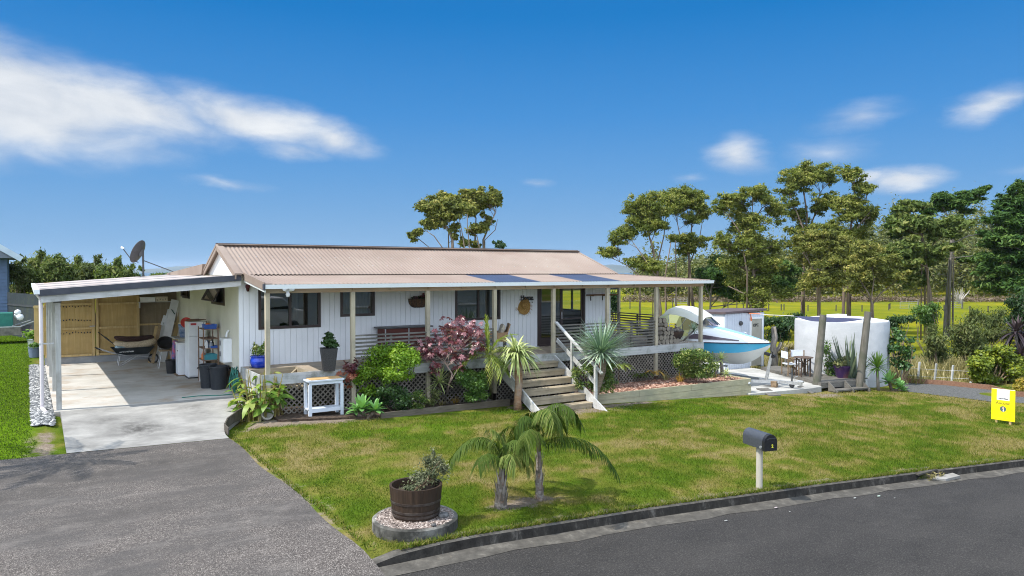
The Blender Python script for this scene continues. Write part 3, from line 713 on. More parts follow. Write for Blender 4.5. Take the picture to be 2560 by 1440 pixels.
# ================================================================== HOUSE
HX0, HX1, HY0, HY1 = 4.73, 17.69, 20.45, 30.3
FL = 1.05                                              # deck / floor level
house = thing('house', 'long white weatherboard house with beige corrugated roof and brown windows', 'house', (HX0, HY0, .33))
def rects(a0, a1, b0, b1, ops):
    As = sorted({a0, a1, *[o[0] for o in ops], *[o[1] for o in ops]}); Bs = sorted({b0, b1, *[o[2] for o in ops], *[o[3] for o in ops]})
    for i in range(len(As)-1):
        run = None
        for j in range(len(Bs)-1):
            am, bm_ = (As[i]+As[i+1])/2, (Bs[j]+Bs[j+1])/2
            inside = any(o[0] < am < o[1] and o[2] < bm_ < o[3] for o in ops)
            if inside:
                if run: yield (As[i], As[i+1], run[0], run[1]); run = None
            else: run = (run[0] if run else Bs[j], Bs[j+1])
        if run: yield (As[i], As[i+1], run[0], run[1])
W1 = (5.24, 6.92, 2.04, 3.12); W2 = (7.54, 8.55, 2.31, 3.12); W3 = (11.29, 12.93, 2.05, 3.12); DR = (14.47, 16.46, 1.07, 3.12)
OPS = [W1, W2, W3, DR]
b = MB()
for x0, x1, z0, z1 in rects(HX0+.02, HX1, .95, 3.5, OPS): b.box(x0, x1, HY0+.012, HY0+.12, z0, z1)
x = HX0+.1
while x < HX1-.02:                                     # vertical boards with open grooves
    x2 = min(x+.158, HX1)
    for r_ in rects(x, x2, .95, 3.5, [(max(o[0], x-1), min(o[1], x2+1), o[2], o[3]) for o in OPS if o[1] > x and o[0] < x2]):
        a0, a1 = max(r_[0], x), min(r_[1], x2-.009)
        if a1-a0 > .004: b.box(a0, a1, HY0-.006, HY0+.0115, r_[2], r_[3])
    x = x2
b.box(HX0-.012, HX0+.092, HY0-.016, HY0+.0118, .9, 3.5)
b.build('front_wall', M['white_wall'], house)
# side wall (carport side)
S1 = (22.2, 23.95, 2.63, 3.25); S2 = (27.6, 29.0, 2.66, 3.25)
b = MB()
for y0, y1, z0, z1 in rects(HY0+.125, HY1, .93, 3.62, [S1, S2]): b.box(HX0, HX0+.12, y0, y1, z0, z1)
b.build('side_wall', M['cream_wall'], house)
b = MB()
for i in range(4): b.bar((HX0+.02-.006*i*0, HY0-.01, .335+.15*i+.07), (HX0+.02, HY1, .335+.15*i+.07), .05, .146)
b.build('base_boards', woodmat('stained_base_boards', (.16,.11,.06), (.27,.20,.12), 1, 5), house)
RW = (22.05, 23.45, 2.08, 3.05)
b = MB()
for y0, y1, z0, z1 in rects(HY0+.125, HY1, -.6, 3.5, [RW]): b.box(HX1-.12, HX1, y0, y1, z0, z1)
b.build('side_wall', M['white_wall'], house)
b = MB(); b.box(HX0+.1, 20.3, HY0+.02, HY0+.08, -.9, .92); b.box(20.27, 20.32, 18.6, HY0+.01, -.9, .75); b.build('base_shade_boards', woodmat('shade_dark_base', (.03,.026,.022), (.055,.048,.04), 0, 5), house)  # base wall, blackened and run past the house to keep the underdeck dark
b = MB(); b.box(HX0+.12, HX1-.12, HY1-.14, HY1-.02, .33, 3.5); b.build('back_wall', M['white_wall'], house)
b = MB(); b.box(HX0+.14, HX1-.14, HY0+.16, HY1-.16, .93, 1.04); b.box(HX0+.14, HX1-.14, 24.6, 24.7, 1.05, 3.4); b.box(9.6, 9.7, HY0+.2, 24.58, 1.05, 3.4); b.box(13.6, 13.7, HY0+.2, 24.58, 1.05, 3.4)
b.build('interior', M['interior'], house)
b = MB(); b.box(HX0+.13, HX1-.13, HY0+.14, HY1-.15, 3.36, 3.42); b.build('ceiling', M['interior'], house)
# gable
RY, RZ, EY, EZ = 22.4, 4.34, 20.2, 3.50
b = MB(); b.slab([(HX0+.03, 20.5, 3.46), (HX0+.03, 24.35, 3.5), (HX0+.03, RY, RZ-.06)], (-.06, 0, 0)); b.build('gable', M['white_paint'], house)
b = MB(); b.slab([(HX1-.03, 20.4, 3.46), (HX1-.03, 24.35, 3.5), (HX1-.03, RY, RZ-.06)], (.05, 0, 0)); b.build('gable', M['white_paint'], house)
def corr(x0, x1, yb, zb, yf, zf, name, mat, parent, pitch=.115, amp=.0115, seg=6, hip=None, rows=2):
    n = int((x1-x0)/pitch*seg); xs = np.linspace(x0, x1, n+1); V = []
    for x in xs:
        dz = amp*math.sin(2*math.pi*x/pitch)
        y_b = yb
        if hip and x > hip[0]: y_b = yb+(yf-yb)*(x-hip[0])/(hip[1]-hip[0])
        for r_ in range(rows):
            v = r_/(rows-1); y = y_b+(yf-y_b)*v; V.append((x, y, zb+(zf-zb)*((y-yb)/(yf-yb))+dz))
    V = np.array(V); k = np.arange(n)
    Fc = np.concatenate([np.stack([k*rows+r_, k*rows+r_+1, (k+1)*rows+r_+1, (k+1)*rows+r_], 1) for r_ in range(rows-1)])
    return npmesh(name, V, Fc, mat, parent, smooth=True)
rf = corr(4.66, 17.66, RY, RZ, 20.12, 3.515, 'roof', M['roof'], house)
b = MB(); b.quad((4.66, RY, RZ-.03), (17.66, RY, RZ-.03), (17.66, 20.14, 3.475), (4.66, 20.14, 3.475))
b.quad((4.6, RY, RZ), (17.7, RY, RZ), (17.7, 24.4, 3.56), (4.6, 24.4, 3.56))
b.build('roof_underlay', M['roof'], house)
b = MB(); b.bar((4.58, RY-.07, RZ+.012), (17.72, RY-.07, RZ+.012), .15, .022, up=(0,.35,1)); b.bar((4.58, RY+.07, RZ+.012), (17.72, RY+.07, RZ+.012), .15, .022, up=(0,-.35,1))
b.build('ridge_cap', M['roof'], rf)
b = MB(); b.bar((4.56, RY+.05, RZ+.045), (17.73, RY+.05, RZ+.045), .1, .05); b.build('ridge_cap', M['ridge'], rf)
for q0, q1, w_, h_, s in (((4.63, 20.1, 3.52), (4.63, RY, RZ+.01), .18, .05, -1), ((4.57, 20.1, 3.45), (4.57, RY, RZ-.06), .03, .13, -1), ((4.63, 24.4, 3.55), (4.63, RY, RZ+.005), .18, .05, 1), ((4.57, 24.4, 3.48), (4.57, RY, RZ-.06), .03, .13, 1), ((17.69, 20.1, 3.5), (17.69, RY, RZ), .1, .05, -1)):
    b = MB(); b.bar(q0, q1, w_, h_, up=(0, s*.35, 1)); b.build('barge_board', M['roof'], rf)
# roofing screws
b = MB()
for v in (.12, .42, .72):
    for x in np.arange(4.95, 17.6, .46): 
        x = round(x/.115)*.115+.029; y = RY+(20.12-RY)*v; z = RZ+(3.515-RZ)*v; b.box(x-.011, x+.011, y-.011, y+.011, z+.008, z+.022)
b.build('screw_pattern', M['steel'], rf)
b = MB(); b.slab([(4.5, 24.3, 3.5), (4.5, 24.1, 3.82), (4.5, 31.0, 3.52), (4.5, 31.0, 3.36)], (13.2, 0, 0)); b.build('rear_roof', M['roof'], house)
# windows
def window(op, y, name='window', mull=(), lower_bead=True, curtain=None, slider=False):
    x0, x1, z0, z1 = op; fr = MB(); w_ = .055
    fr.box(x0-.02, x1+.02, y-.03, y+.05, z0-.02, z0+w_); fr.box(x0-.02, x1+.02, y-.03, y+.05, z1-w_, z1+.02)
    fr.box(x0-.02, x0+w_, y-.0301, y+.05, z0+w_, z1-w_); fr.box(x1-w_, x1+.02, y-.0301, y+.05, z0+w_, z1-w_)
    for m_ in mull: fr.box(m_-.035, m_+.035, y-.028, y+.045, z0+w_, z1-w_)
    f = fr.build(name, M['brown_alu'], house)
    xs = [x0+w_]+[m_ for m_ in mull]+[x1-w_]
    for i in range(len(xs)-1):
        p = MB(); p.quad((xs[i], y+.012, z0+w_), (xs[i+1], y+.012, z0+w_), (xs[i+1], y+.012, z1-w_), (xs[i], y+.012, z1-w_)); p.build('pane', M['glass'], f)
    return f
w1 = window(W1, HY0, mull=(6.08,)); w2 = window(W2, HY0); w3 = window(W3, HY0, mull=(12.12,))
cur = mat('curtain_cloth', (.34,.36,.38), (.42,.44,.46), 4, .9)
def curtain(par, x0, x1, z0, z1, y=HY0+.2):
    b = MB(); n = 30; 
    for i in range(n+1):
        xx_ = x0+(x1-x0)*i/n; yy = y+.02*math.sin(i*1.9); b.v += [(xx_, yy, z0), (xx_, yy, z1)]
    b.f = [(2*i, 2*i+1, 2*i+3, 2*i+2) for i in range(n)]; b.build('curtain', cur, par, smooth='all')
curtain(w1, 6.22, 6.36, 2.05, 3.1); curtain(w3, 12.2, 12.75, 2.08, 3.1); curtain(w2, 7.6, 8.5, 2.3, 3.12, HY0+.35)
# sliding door
dr = MB(); x0, x1, z0, z1 = DR
dr.box(x0-.03, x0+.05, HY0-.035, HY0+.07, z0, z1); dr.box(x1-.05, x1+.03, HY0-.035, HY0+.07, z0, z1); dr.box(x0+.05, x1-.05, HY0-.033, HY0+.07, z1-.06, z1); dr.box(x0+.05, x1-.05, HY0-.04, HY0+.07, z0-.02, z0+.04)
dr.box(x0+.05, 15.42, HY0-.02, HY0+.005, z0+.04, z0+.26); dr.box(15.40, 15.5, HY0-.024, HY0+.03, z0+.04, z1-.06); dr.box(15.5, x1-.05, HY0+.01, HY0+.04, z0+.04, z0+.2); dr.box(x0+.05, x0+.13, HY0-.02, HY0+.005, z0+.26, z1-.06); dr.box(x1-.13, x1-.05, HY0+.01, HY0+.04, z0+.2, z1-.06)
dr.box(15.5, x1-.13, HY0+.011, HY0+.039, 1.93, 1.98)
door = dr.build('sliding_door', M['brown_alu'], house)
p = MB(); p.quad((x0+.13, HY0-.008, z0+.26), (15.40, HY0-.008, z0+.26), (15.40, HY0-.008, z1-.06), (x0+.13, HY0-.008, z1-.06)); p.build('pane', M['glass'], door)
GL2 = glassmat('door_glass', (.62,.65,.62), 1.6)
p = MB(); p.quad((15.5, HY0+.025, z0+.2), (x1-.13, HY0+.025, z0+.2), (x1-.13, HY0+.025, z1-.06), (15.5, HY0+.025, z1-.06)); p.build('pane', GL2, door)
b = MB(); b.box(15.43, 15.455, HY0-.06, HY0-.026, 1.95, 2.2); b.build('handle', M['steel'], door)
# window on the far side wall, seen through the door
f = MB(); y0, y1, z0, z1 = RW
for a in ((y0, y0+.05), (y1-.05, y1), (22.62, 22.69)): f.box(HX1-.08, HX1-.02, a[0], a[1], z0+.05, z1-.05)
f.box(HX1-.08, HX1-.02, y0, y1, z0, z0+.05); f.box(HX1-.08, HX1-.02, y0, y1, z1-.05, z1); f.build('window', M['brown_alu'], house)
# side windows
def swin(op, tilt):
    y0, y1, z0, z1 = op; f = MB(); X = HX0
    for a, c in ((z0-.02, z0+.05), (z1-.05, z1+.02)): f.box(X-.02, X+.05, y0-.02, y1+.02, a, c)
    for a, c in ((y0-.02, y0+.05), (y1-.05, y1+.02)): f.box(X-.0201, X+.05, a, c, z0+.05, z1-.05)
    o = f.build('window', M['brown_alu'], house); dx = math.sin(tilt); dz = math.cos(tilt); H = z1-z0-.06
    def P(u, v): return (X-.03-dx*v, u, z1-.03-dz*v)
    s = MB()
    for (u0, u1, v0, v1) in ((y0+.03, y1-.03, 0, .05), (y0+.03, y1-.03, H-.05, H), (y0+.03, y0+.09, .05, H-.05), (y1-.09, y1-.03, .05, H-.05)):
        s.slab([P(u0, v0), P(u1, v0), P(u1, v1), P(u0, v1)], (-.03*dz, 0, .03*dx))
    s.build('sash', M['brown_alu'], o)
    s = MB(); s.quad(P(y0+.09, .05), P(y1-.09, .05), P(y1-.09, H-.05), P(y0+.09, H-.05)); s.build('pane', M['glass'], o)
swin(S1, R(28)); swin(S2, R(2))
b = MB(); b.box(HX0+.3, HX0+.34, 22, 29.2, 2.3, 3.36); b.build('blind', M['interior'], house)
# meter box / gas heater on the side wall
hw = thing('water_heater', 'white wall mounted box with two round grey vents beside the hose', 'water heater', (HX0, 21.55, 1.08))
b = MB(); b.box(HX0-.23, HX0-.002, 21.3, 21.82, 1.08, 1.74); b.build('casing', M['white_plastic'], hw, bevel=.02)
b = MB(); b.box(HX0-.236, HX0-.2301, 21.36, 21.50, 1.1, 1.72); b.build('cover_panel', M['white_paint'], hw)
for zc in (1.6, 1.3):
    b = MB(); Mx = Matrix.Rotation(R(-90), 3, 'Y'); b.lathe([(0, .0), (.075, 0), (.075, .012), (.06, .02), (0, .02)], 18, (HX0-.237, 21.68, zc), Mx); b.build('vent', mat('vent_grey', (.2,.2,.21)), hw)
b = MB(); b.tube([(HX0-.1, 21.6, 1.76), (HX0-.06, 21.62, 1.9), (HX0-.02, 21.62, 1.95)], .03); b.build('flue', M['white_plastic'], hw)

# ================================================================== VERANDAH
ver = thing('verandah', 'open timber verandah with beige roof, posts, railings and lattice base', 'verandah', (4.94, 18.5, .0))
VY, VZ, VX0, VX1 = 18.27, 3.275, 4.82, 20.46
for (a, c, mm, nm) in ((VX0, 11.45, 'roof', 'roof'), (11.45, 13.02, 'tinted_sheet', 'tinted_roof_sheet'), (13.02, 14.67, 'roof', 'roof'), (14.67, 16.24, 'tinted_sheet', 'tinted_roof_sheet'), (16.24, VX1, 'roof', 'roof')):
    corr(a, c, 20.16, 3.488, VY, VZ, nm, M[mm], ver, hip=(17.72, VX1+.02), pitch=.115)
b = MB(); b.quad((17.72, 20.16, 3.488), (VX1, VY, VZ), (VX1, 24.6, VZ), (17.72, 24.6, 3.488)); b.bar((17.72, 20.16, 3.5), (VX1, VY, VZ+.012), .16, .03); b.build('hip_roof', M['roof'], ver)
b = MB(); b.quad((VX0, 20.16, 3.455), (11.4, 20.16, 3.455), (11.4, VY+.02, VZ-.035), (VX0, VY+.02, VZ-.035)); b.quad((13.05, 20.16, 3.455), (14.63, 20.16, 3.455), (14.63, VY+.02, VZ-.035), (13.05, VY+.02, VZ-.035)); b.quad((16.3, 20.16, 3.455), (17.72, 20.16, 3.455), (20.2, VY+.02, VZ-.035), (16.3, VY+.02, VZ-.035))
b.build('soffit', M['beam_timber'], ver)
for x in (5.6, 7.14, 8.2, 9.33, 10.4, 11.52, 12.6, 13.67, 14.8, 15.86, 17): b = MB(); b.bar((x, 20.4, 3.40), (x, 18.4, 3.165), .045, .1); b.build('rafter', M['beam_timber'], ver)
b = MB(); b.bar((VX0-.02, 20.25, 3.47), (VX0-.02, 18.2, 3.23), .03, .2); b.build('barge_board', M['roof'], ver)
b = MB(); b.bar((VX0+.07, 20.2, 3.505), (VX0+.07, 18.2, 3.285), .2, .03); b.build('barge_cap', M['roof'], ver)
b = MB(); b.bar((VX0+.0, 20.3, 3.345), (VX0+.0, 18.22, 3.11), .028, .05); b.build('soffit_trim', M['white_paint'], ver)
g_ = MB(); g_.slab([(VX0-.02, 18.26, 3.17), (VX0-.02, 18.15, 3.17), (VX0-.02, 18.13, 3.275), (VX0-.02, 18.15, 3.275), (VX0-.02, 18.168, 3.185), (VX0-.02, 18.26, 3.185)], (VX1-VX0+.1, 0, 0)); gut = g_.build('gutter', M['gutter'], ver)
b = MB(); b.box(VX0-.05, VX0-.021, 18.12, 18.27, 3.15, 3.29); b.build('gutter_end', M['navy_fascia'], gut)
b = MB(); b.box(4.9, 20.36, 18.46, 18.54, 3.055, 3.185); b.box(20.22, 20.30, 18.55, 24.5, 3.06, 3.18); b.build('beam', M['beam_timber'], ver)
PX = [4.94, 7.14, 9.33, 11.52, 13.67, 15.86, 18.04, 20.25]
for i, x in enumerate(PX):
    b = MB(); h = .055; b.box(x-h, x+h, 18.5-h, 18.5+h, (.0 if x != 13.67 else .75) if x not in (15.86,) else FL, 3.06)
    b.build('post', M['post_timber'], ver, bevel=.006)
for y in (20.7, 22.9): b = MB(); b.box(20.2, 20.3, y-.05, y+.05, FL, 3.06); b.build('post', M['post_timber'], ver, bevel=.006)
b = MB(); b.box(15.81, 15.91, 18.45, 18.55, -.5, .78); b.build('post', M['grey_timber'], ver)
# decking boards (notch for the side steps at the left end)
b = MB(); y = 18.5; i = 0
while y < 20.43:
    x0 = 4.78 if y > 19.72 else 6.02
    xs = [x0]+[q+random.uniform(-.8, .8) for q in (9.2, 13.1, 16.8) if q > x0+1]+[20.33]
    for k in range(len(xs)-1): b.box(xs[k]+.002, xs[k+1]-.002, y, y+.132, FL-.03, FL+random.uniform(-.002, .002))
    y += .138
y = 20.46
while y < 24.6: b.box(17.72, 20.33, y, y+.132, FL-.03, FL+random.uniform(-.002, .002)); y += .138
b.build('decking', M['deck'], ver)
b = MB(); b.box(4.78, 20.36, 18.44, 18.49, .79, FL+.004); b.box(20.335, 20.37, 18.495, 24.6, .79, FL+.003); b.box(4.74, 4.777, 18.5, 20.42, .78, FL+.004)
b.build('fascia', M['fascia'], ver)
b = MB(); b.box(4.8, 6.0, 19.70, 19.735, .5, FL-.003); b.box(5.985, 6.015, 18.52, 19.69, .5, FL-.004); b.bar((5.99, 19.6, .95), (5.2, 18.75, .62), .045, .12); b.bar((4.82, 19.2, .6), (5.96, 19.2, .6), .25, .04); b.build('side_step', M['tread'], ver)
b = MB(); b.box(4.785, 4.81, 18.5, 20.4, .35, .78); b.build('skirt_board', M['white_timber'], ver)
# lattice bays below the deck
def lattice(x0, x1, z0f, z1, y, sp=.135, w_=.032):
    b = MB(); H = z1-min(z0f(x0), z0f(x1))
    def clip(xa, za, xb, zb):
        # clip the slanted strip to the bay
        pts = []
        t0, t1 = 0., 1.
        dx, dz = xb-xa, zb-za
        for p_, q_ in ((-dx, xa-x0), (dx, x1-xa)):
            if abs(p_) < 1e-9: continue
            r_ = q_/p_
            if p_ < 0: t0 = max(t0, r_)
            else: t1 = min(t1, r_)
        if t0 >= t1: return None
        return (xa+dx*t0, za+dz*t0, xa+dx*t1, za+dz*t1)
    n = int((x1-x0+H)/sp)+2
    for i in range(n):
        for s in (1, -1):
            xa = x0-H+i*sp if s == 1 else x0+i*sp
            c = clip(xa, z1-H, xa+H, z1) if s == 1 else clip(xa, z1-H, xa-H, z1)
            if not c: continue
            yy = y if s == 1 else y+.009
            b.bar((c[0], yy, c[1]), (c[2], yy, c[3]), .008, w_, up=(0, 0, 1)) if False else b.bar((c[0], yy, c[1]), (c[2], yy, c[3]), w_, .008, up=(0, 1, 0))
    b.box(x0, x1, y-.012, y+.02, min(z0f(x0), z0f(x1))-.02, min(z0f(x0), z0f(x1))+.05)
    return b.build('lattice', M['lattice'], ver)
for i in range(7):
    lattice(PX[i]+.06, PX[i+1]-.06, lambda x: gz(x, 18.5)+.03, .785, 18.51)
# railings
def railing(x0, x1, y=18.5, mids=(), n=8):
    r_ = MB(); r_.box(x0-.03, x1+.03, y-.05, y+.05, 1.885, 1.92); o = r_.build('railing', M['grey_timber'], ver)
    for i in range(n):
        b = MB(); z = 1.12+i*.098; dz = random.uniform(-.006, .006); b.bar((x0, y-.012, z+dz), (x1, y-.012, z-dz), .02, .05); b.build('rail', M['grey_timber'], o)
    for m_ in mids: b = MB(); b.box(m_-.03, m_+.03, y+.0, y+.05, FL, 1.884); b.build('baluster', M['grey_timber'], o)
railing(7.2, 9.27, mids=(8.23,)); railing(9.39, 11.46, mids=(10.4,)); railing(13.73, 18.0, mids=(14.75, 15.86, 16.95, 17.93))
def railing_y(y0, y1, x=20.28, mids=()):
    r_ = MB(); r_.box(x-.05, x+.05, y0, y1, 1.885, 1.92); o = r_.build('railing', M['grey_timber_y'], ver)
    for i in range(8): b = MB(); z = 1.12+i*.098; b.box(x+.0, x+.02, y0, y1, z-.025, z+.025); b.build('rail', M['grey_timber_y'], o)
    for m_ in mids: b = MB(); b.box(x-.05, x-.001, m_-.03, m_+.03, FL, 1.884); b.build('baluster', M['grey_timber_y'], o)
railing_y(20.76, 22.84, mids=(21.8,)); railing_y(22.96, 24.5, mids=(23.8,))

# ================================================================== FRONT STEPS
st = thing('front_steps', 'timber front steps with six open treads and one sloping handrail', 'steps', (12.9, 17.4, -.3))
SX0, SX1 = 11.62, 13.66
for i in range(6):
    y = 18.2-.33*i; z = .835-.206*i; b = MB()
    b.box(SX0, SX1, y, y+.145, z-.045, z); b.box(SX0, SX1, y+.152, y+.295, z-.045, z); b.box(SX0+.01, SX1-.01, y+.02, y+.055, z-.17, z-.046)
    b.build('tread', M['tread'], st)
for x in (SX0-.03, SX1+.03):
    b = MB(); b.slab([(x-.025, 18.43, 1.0), (x-.025, 18.43, .62), (x-.025, 16.3, -.45), (x-.025, 15.98, -.45), (x-.025, 15.95, -.37)], (.05, 0, 0)); b.build('stringer', M['white_timber'], st)
hr = MB(); hr.bar((13.72, 18.42, 2.02), (13.72, 16.22, .67), .09, .05); hr = hr.build('handrail', M['white_timber'], st)
b = MB(); b.bar((13.74, 18.40, 1.47), (13.74, 16.5, .33), .035, .12); b.build('lower_rail', M['white_timber'], hr)
for y, z0, z1 in ((17.62, -.45, 1.5), (16.52, -.45, .84)): b = MB(); b.box(13.69, 13.77, y-.04, y+.04, z0, z1); b.build('newel', M['white_timber'], hr)

# ================================================================== PLANTER AND EDGING
pl = thing('raised_planter', 'long raised garden bed walled with grey green timber sleepers', 'planter', (17.4, 16.95, -.6))
for i, z in enumerate((-.1, -.3, -.5, -.7)):
    xs = [14.0]+[[15.9, 18.1], [14.9, 17.0], [16.4, 18.6], [17.2]][i]+[20.9]
    for k in range(len(xs)-1):
        b = MB(); f = lambda x: 17.12-.046*(x-14); b.bar((xs[k]+.003, f(xs[k]), z-.1), (xs[k+1]-.003, f(xs[k+1]), z-.1), .05, .194); b.build('board', M['sleeper'], pl, bevel=.004)
for i, z in enumerate((-.1, -.3, -.5, -.7)): b = MB(); b.bar((20.87, 16.84, z-.1), (20.87, 18.6, z-.1), .05, .194); b.build('board', M['sleeper'], pl)
ge = thing('garden_edging', 'single long dark timber board edging the bed beside the front steps', 'edging', (9.5, 17.5, -.1))
b = MB(); b.bar((7.4, 17.3, -.02-.04), (11.62, 17.84, -.18), .05, .2); b.build('board', woodmat('dark_edging_board', (.085,.07,.052), (.16,.135,.105), 0, 5), ge, bevel=.004)
ce = MB(); pts = [(3.68, 17.0), (3.68, 17.35), (3.82, 17.75), (4.1, 18.2), (4.42, 18.62)]
for i in range(4): ce.bar((*pts[i], .06+.03*i), (*pts[i+1], .09+.03*i), .03, .16+.03*i)
tag(ce.build('curved_edging', mat('dark_edging', (.06,.05,.04), (.1,.085,.07), 6, .8)), 'dark curved edging strip where the concrete meets the corner bed', 'edging')

# ================================================================== CARPORT
cp_ = thing('carport', 'lean-to carport with flat beige roof, white posts and plywood back wall', 'carport', (.6, 20.3, .33))
zl, zr_ = 3.16, 3.475
def rz_(x): return zl+(zr_-zl)*(x-.25)/(4.7-.25)
b = MB(); b.slab([(.25, 20.2, rz_(.25)), (4.62, 20.2, rz_(4.62)), (4.62, 31.6, rz_(4.62)), (.25, 31.6, rz_(.25))], (0, 0, -.03)); crf = b.build('roof', M['roof_light'], cp_)
M['rib'] = mat('roof_rib', (.16,.17,.2), (.22,.23,.26), 2, .5)
for y in (21.6, 24.3, 28.2): b = MB(); b.bar((.27, y, rz_(.27)+.004), (4.55, y, rz_(4.55)+.004), .05, .012); b.build('roof_rib', M['rib'], crf)
b = MB(); b.bar((.22, 20.17, zl-.06), (4.72, 20.17, zr_-.045), .03, .15); b.build('fascia', M['navy_fascia'], cp_)
b = MB(); b.bar((.27, 20.24, zl-.21), (4.72, 20.24, zr_-.19), .07, .16); b.build('front_beam', M['white_timber'], cp_)
b = MB(); b.box(.52, .68, 20.3, 31.2, 2.86, 3.05)
for y in (22.2, 24.2, 26.2, 28.2): b.bar((.3, y, zl-.11), (4.7, y, zr_-.12), .05, .14)
b.build('beam', M['grey_timber_y'], cp_)
b = MB(); b.box(.14, .25, 20.15, 31.6, 3.07, 3.17); b.build('gutter', M['gutter'], cp_)
b = MB(); b.tube([(.2, 20.32, 3.07), (.27, 20.33, 2.95), (.27, 20.33, .5), (.27, 20.32, .42), (.34, 19.95, .36)], .042, 10); dp = b.build('downpipe', mat('pinkish_pipe', (.62,.56,.57), (.68,.62,.63), 2, .4), cp_)
b = MB(); b.box(.22, .52, 20.29, 20.37, 1.9, 1.93); b.build('bracket', M['steel'], dp)
for y in (20.36, 23.6, 26.9, 30.0): b = MB(); b.box(.55, .66, y-.05, y+.05, .34, 2.87); b.build('post', woodmat('carport_post', (.33,.33,.31), (.5,.5,.48), 2, 5, (.28,.27,.24)), cp_, bevel=.005)
BW = 30.35
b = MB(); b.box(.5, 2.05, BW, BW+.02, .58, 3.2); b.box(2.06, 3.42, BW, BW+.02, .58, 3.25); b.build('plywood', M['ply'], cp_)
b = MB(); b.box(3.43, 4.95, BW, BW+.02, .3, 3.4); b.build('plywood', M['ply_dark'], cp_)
b = MB(); b.box(.5, 4.72, BW-.02, BW+.25, .3, .575); b.build('concrete_upstand', mat('upstand', (.24,.25,.26), (.34,.35,.36), 2, .85, .2, 50), cp_)
for x in (1.98, 2.1, 3.42): b = MB(); b.box(x-.04, x+.04, BW-.09, BW-.001, .58, 3.2); b.build('stud', M['stud'], cp_)
for x0, x1 in ((.52, 1.93), (2.15, 3.37)):
    for z in (.62, 1.57, 2.43): b = MB(); b.box(x0, x1, BW-.09, BW-.0011, z-.035, z+.035); b.build('nog', M['stud'], cp_)
b = MB(); b.box(3.47, 4.7, BW-.07, BW-.0011, 1.6, 1.66); b.build('nog', M['stud'], cp_)
b = MB()
for z, z2 in ((1.42, .02), (1.86, .02), (2.36, .015)):
    for i in range(15): 
        x = .62+i*.09; zz = z+random.uniform(-.03, .03); b.obox((x, BW-.012, zz), (.02+z2*random.random(), .03, .03+.02*random.random()))
b.build('nail_pattern', M['black'], cp_)
b = MB(); b.tube([(2.02, BW-.1, 1.64), (1.86, BW-.1, 1.64)], .02); b.build('latch', M['steel'], cp_)
# ================================================================== THINGS IN AND ON THE CARPORT
CF = .341                                              # carport floor
def text(body, size, mat, loc, rot, parent=None, name='lettering', ext=.001, align='CENTER', local=False, bold=0):
    c = bpy.data.curves.new(name, 'FONT'); c.body = body; c.size = size; c.align_x = align; c.align_y = 'CENTER'; c.extrude = ext; c.offset = bold; c.resolution_u = 2
    tmp = bpy.data.objects.new('tmp', c); COL.objects.link(tmp)
    dg = bpy.context.evaluated_depsgraph_get(); me = bpy.data.meshes.new_from_object(tmp.evaluated_get(dg))
    bpy.data.objects.remove(tmp); bpy.data.curves.remove(c); me.materials.clear(); me.name = name
    from mathutils import Euler
    me.transform(Matrix.Translation(Vector(loc)) @ Euler(rot).to_matrix().to_4x4())
    return link(name, me, mat, parent, local)
# satellite dish
sp_ = (3.62, 30.4, rz_(3.62))
sd = thing('satellite_dish', 'dark grey satellite dish on a braced pole above the carport roof', 'satellite dish', sp_)
b = MB(); b.tube([sp_, (3.62, 30.4, 4.42)], .035); b.box(3.5, 3.74, 30.28, 30.52, sp_[2]-.01, sp_[2]+.012); b.build('pole', M['dark_grey'], sd)
b = MB(); b.tube([(3.62, 30.4, 4.0), (4.65, 30.1, 3.56)], .018); b.build('brace', M['dark_grey'], sd)
ax_ = Vector((-.74, .52, .40)).normalized(); Mx = ax_.to_track_quat('Z', 'Y').to_matrix(); dc = Vector((3.44, 30.42, 4.33))
b = MB(); prof = [(0, -.1)]+[(.44*q, -.1+.1*q*q) for q in (.2, .4, .6, .8, .95, 1)]+[(.45, .004), (.45, -.012), (.43, -.014)]+[(.43*q, -.115+.1*q*q) for q in (.8, .6, .4, .2)]+[(0, -.115)]
b.lathe(prof, 40, dc, Mx, sx=.92); b.build('dish', mat('dish_paint', (.055,.055,.06), (.08,.08,.085), 6, .5), sd, smooth=True)
b = MB(); b.box(3.48, 3.6, 30.34, 30.46, 4.15, 4.4); b.build('bracket', M['dark_grey'], sd)
lw = dc+ax_*.62+Vector((0, 0, -.12))
b = MB(); b.tube([dc+Vector((.02, 0, -.4)), dc+ax_*.25+Vector((0, 0, -.42)), lw], .018); b.build('feed_arm', M['dark_grey'], sd)
b = MB(); b.lathe([(0, -.06), (.035, -.06), (.045, .05), (0, .06)], 12, lw, Mx); b.build('receiver', M['white_plastic'], sd)
# fridge and cabinet
fr = thing('fridge', 'tall narrow white fridge with a top freezer door beside the shelving rack', 'fridge', (4.33, 24.3, CF))
b = MB(); b.box(4.08, 4.56, 24.12, 24.7, CF+.03, 2.06); b.build('body', M['white_plastic'], fr, bevel=.01)
b = MB(); b.box(4.08, 4.56, 24.06, 24.112, 1.63, 2.06); b.build('freezer_door', M['white_plastic'], fr, bevel=.012)
b = MB(); b.box(4.08, 4.56, 24.06, 24.112, CF+.07, 1.62); b.build('door', M['white_plastic'], fr, bevel=.012)
b = MB(); b.box(4.14, 4.3, 24.05, 24.0595, 1.96, 2.02); b.build('badge', mat('red_badge', (.4,.05,.06)), fr)
b = MB(); b.box(4.06, 4.58, 24.1, 24.68, CF, CF+.028); b.build('plinth', M['black'], fr)
cb = thing('freezer_cabinet', 'low white cabinet standing against the left side of the tall fridge', 'cabinet', (4.15, 25.2, CF))
b = MB(); b.box(3.92, 4.5, 24.86, 25.4, CF+.03, 1.32); b.build('body', M['white_plastic'], cb, bevel=.01)
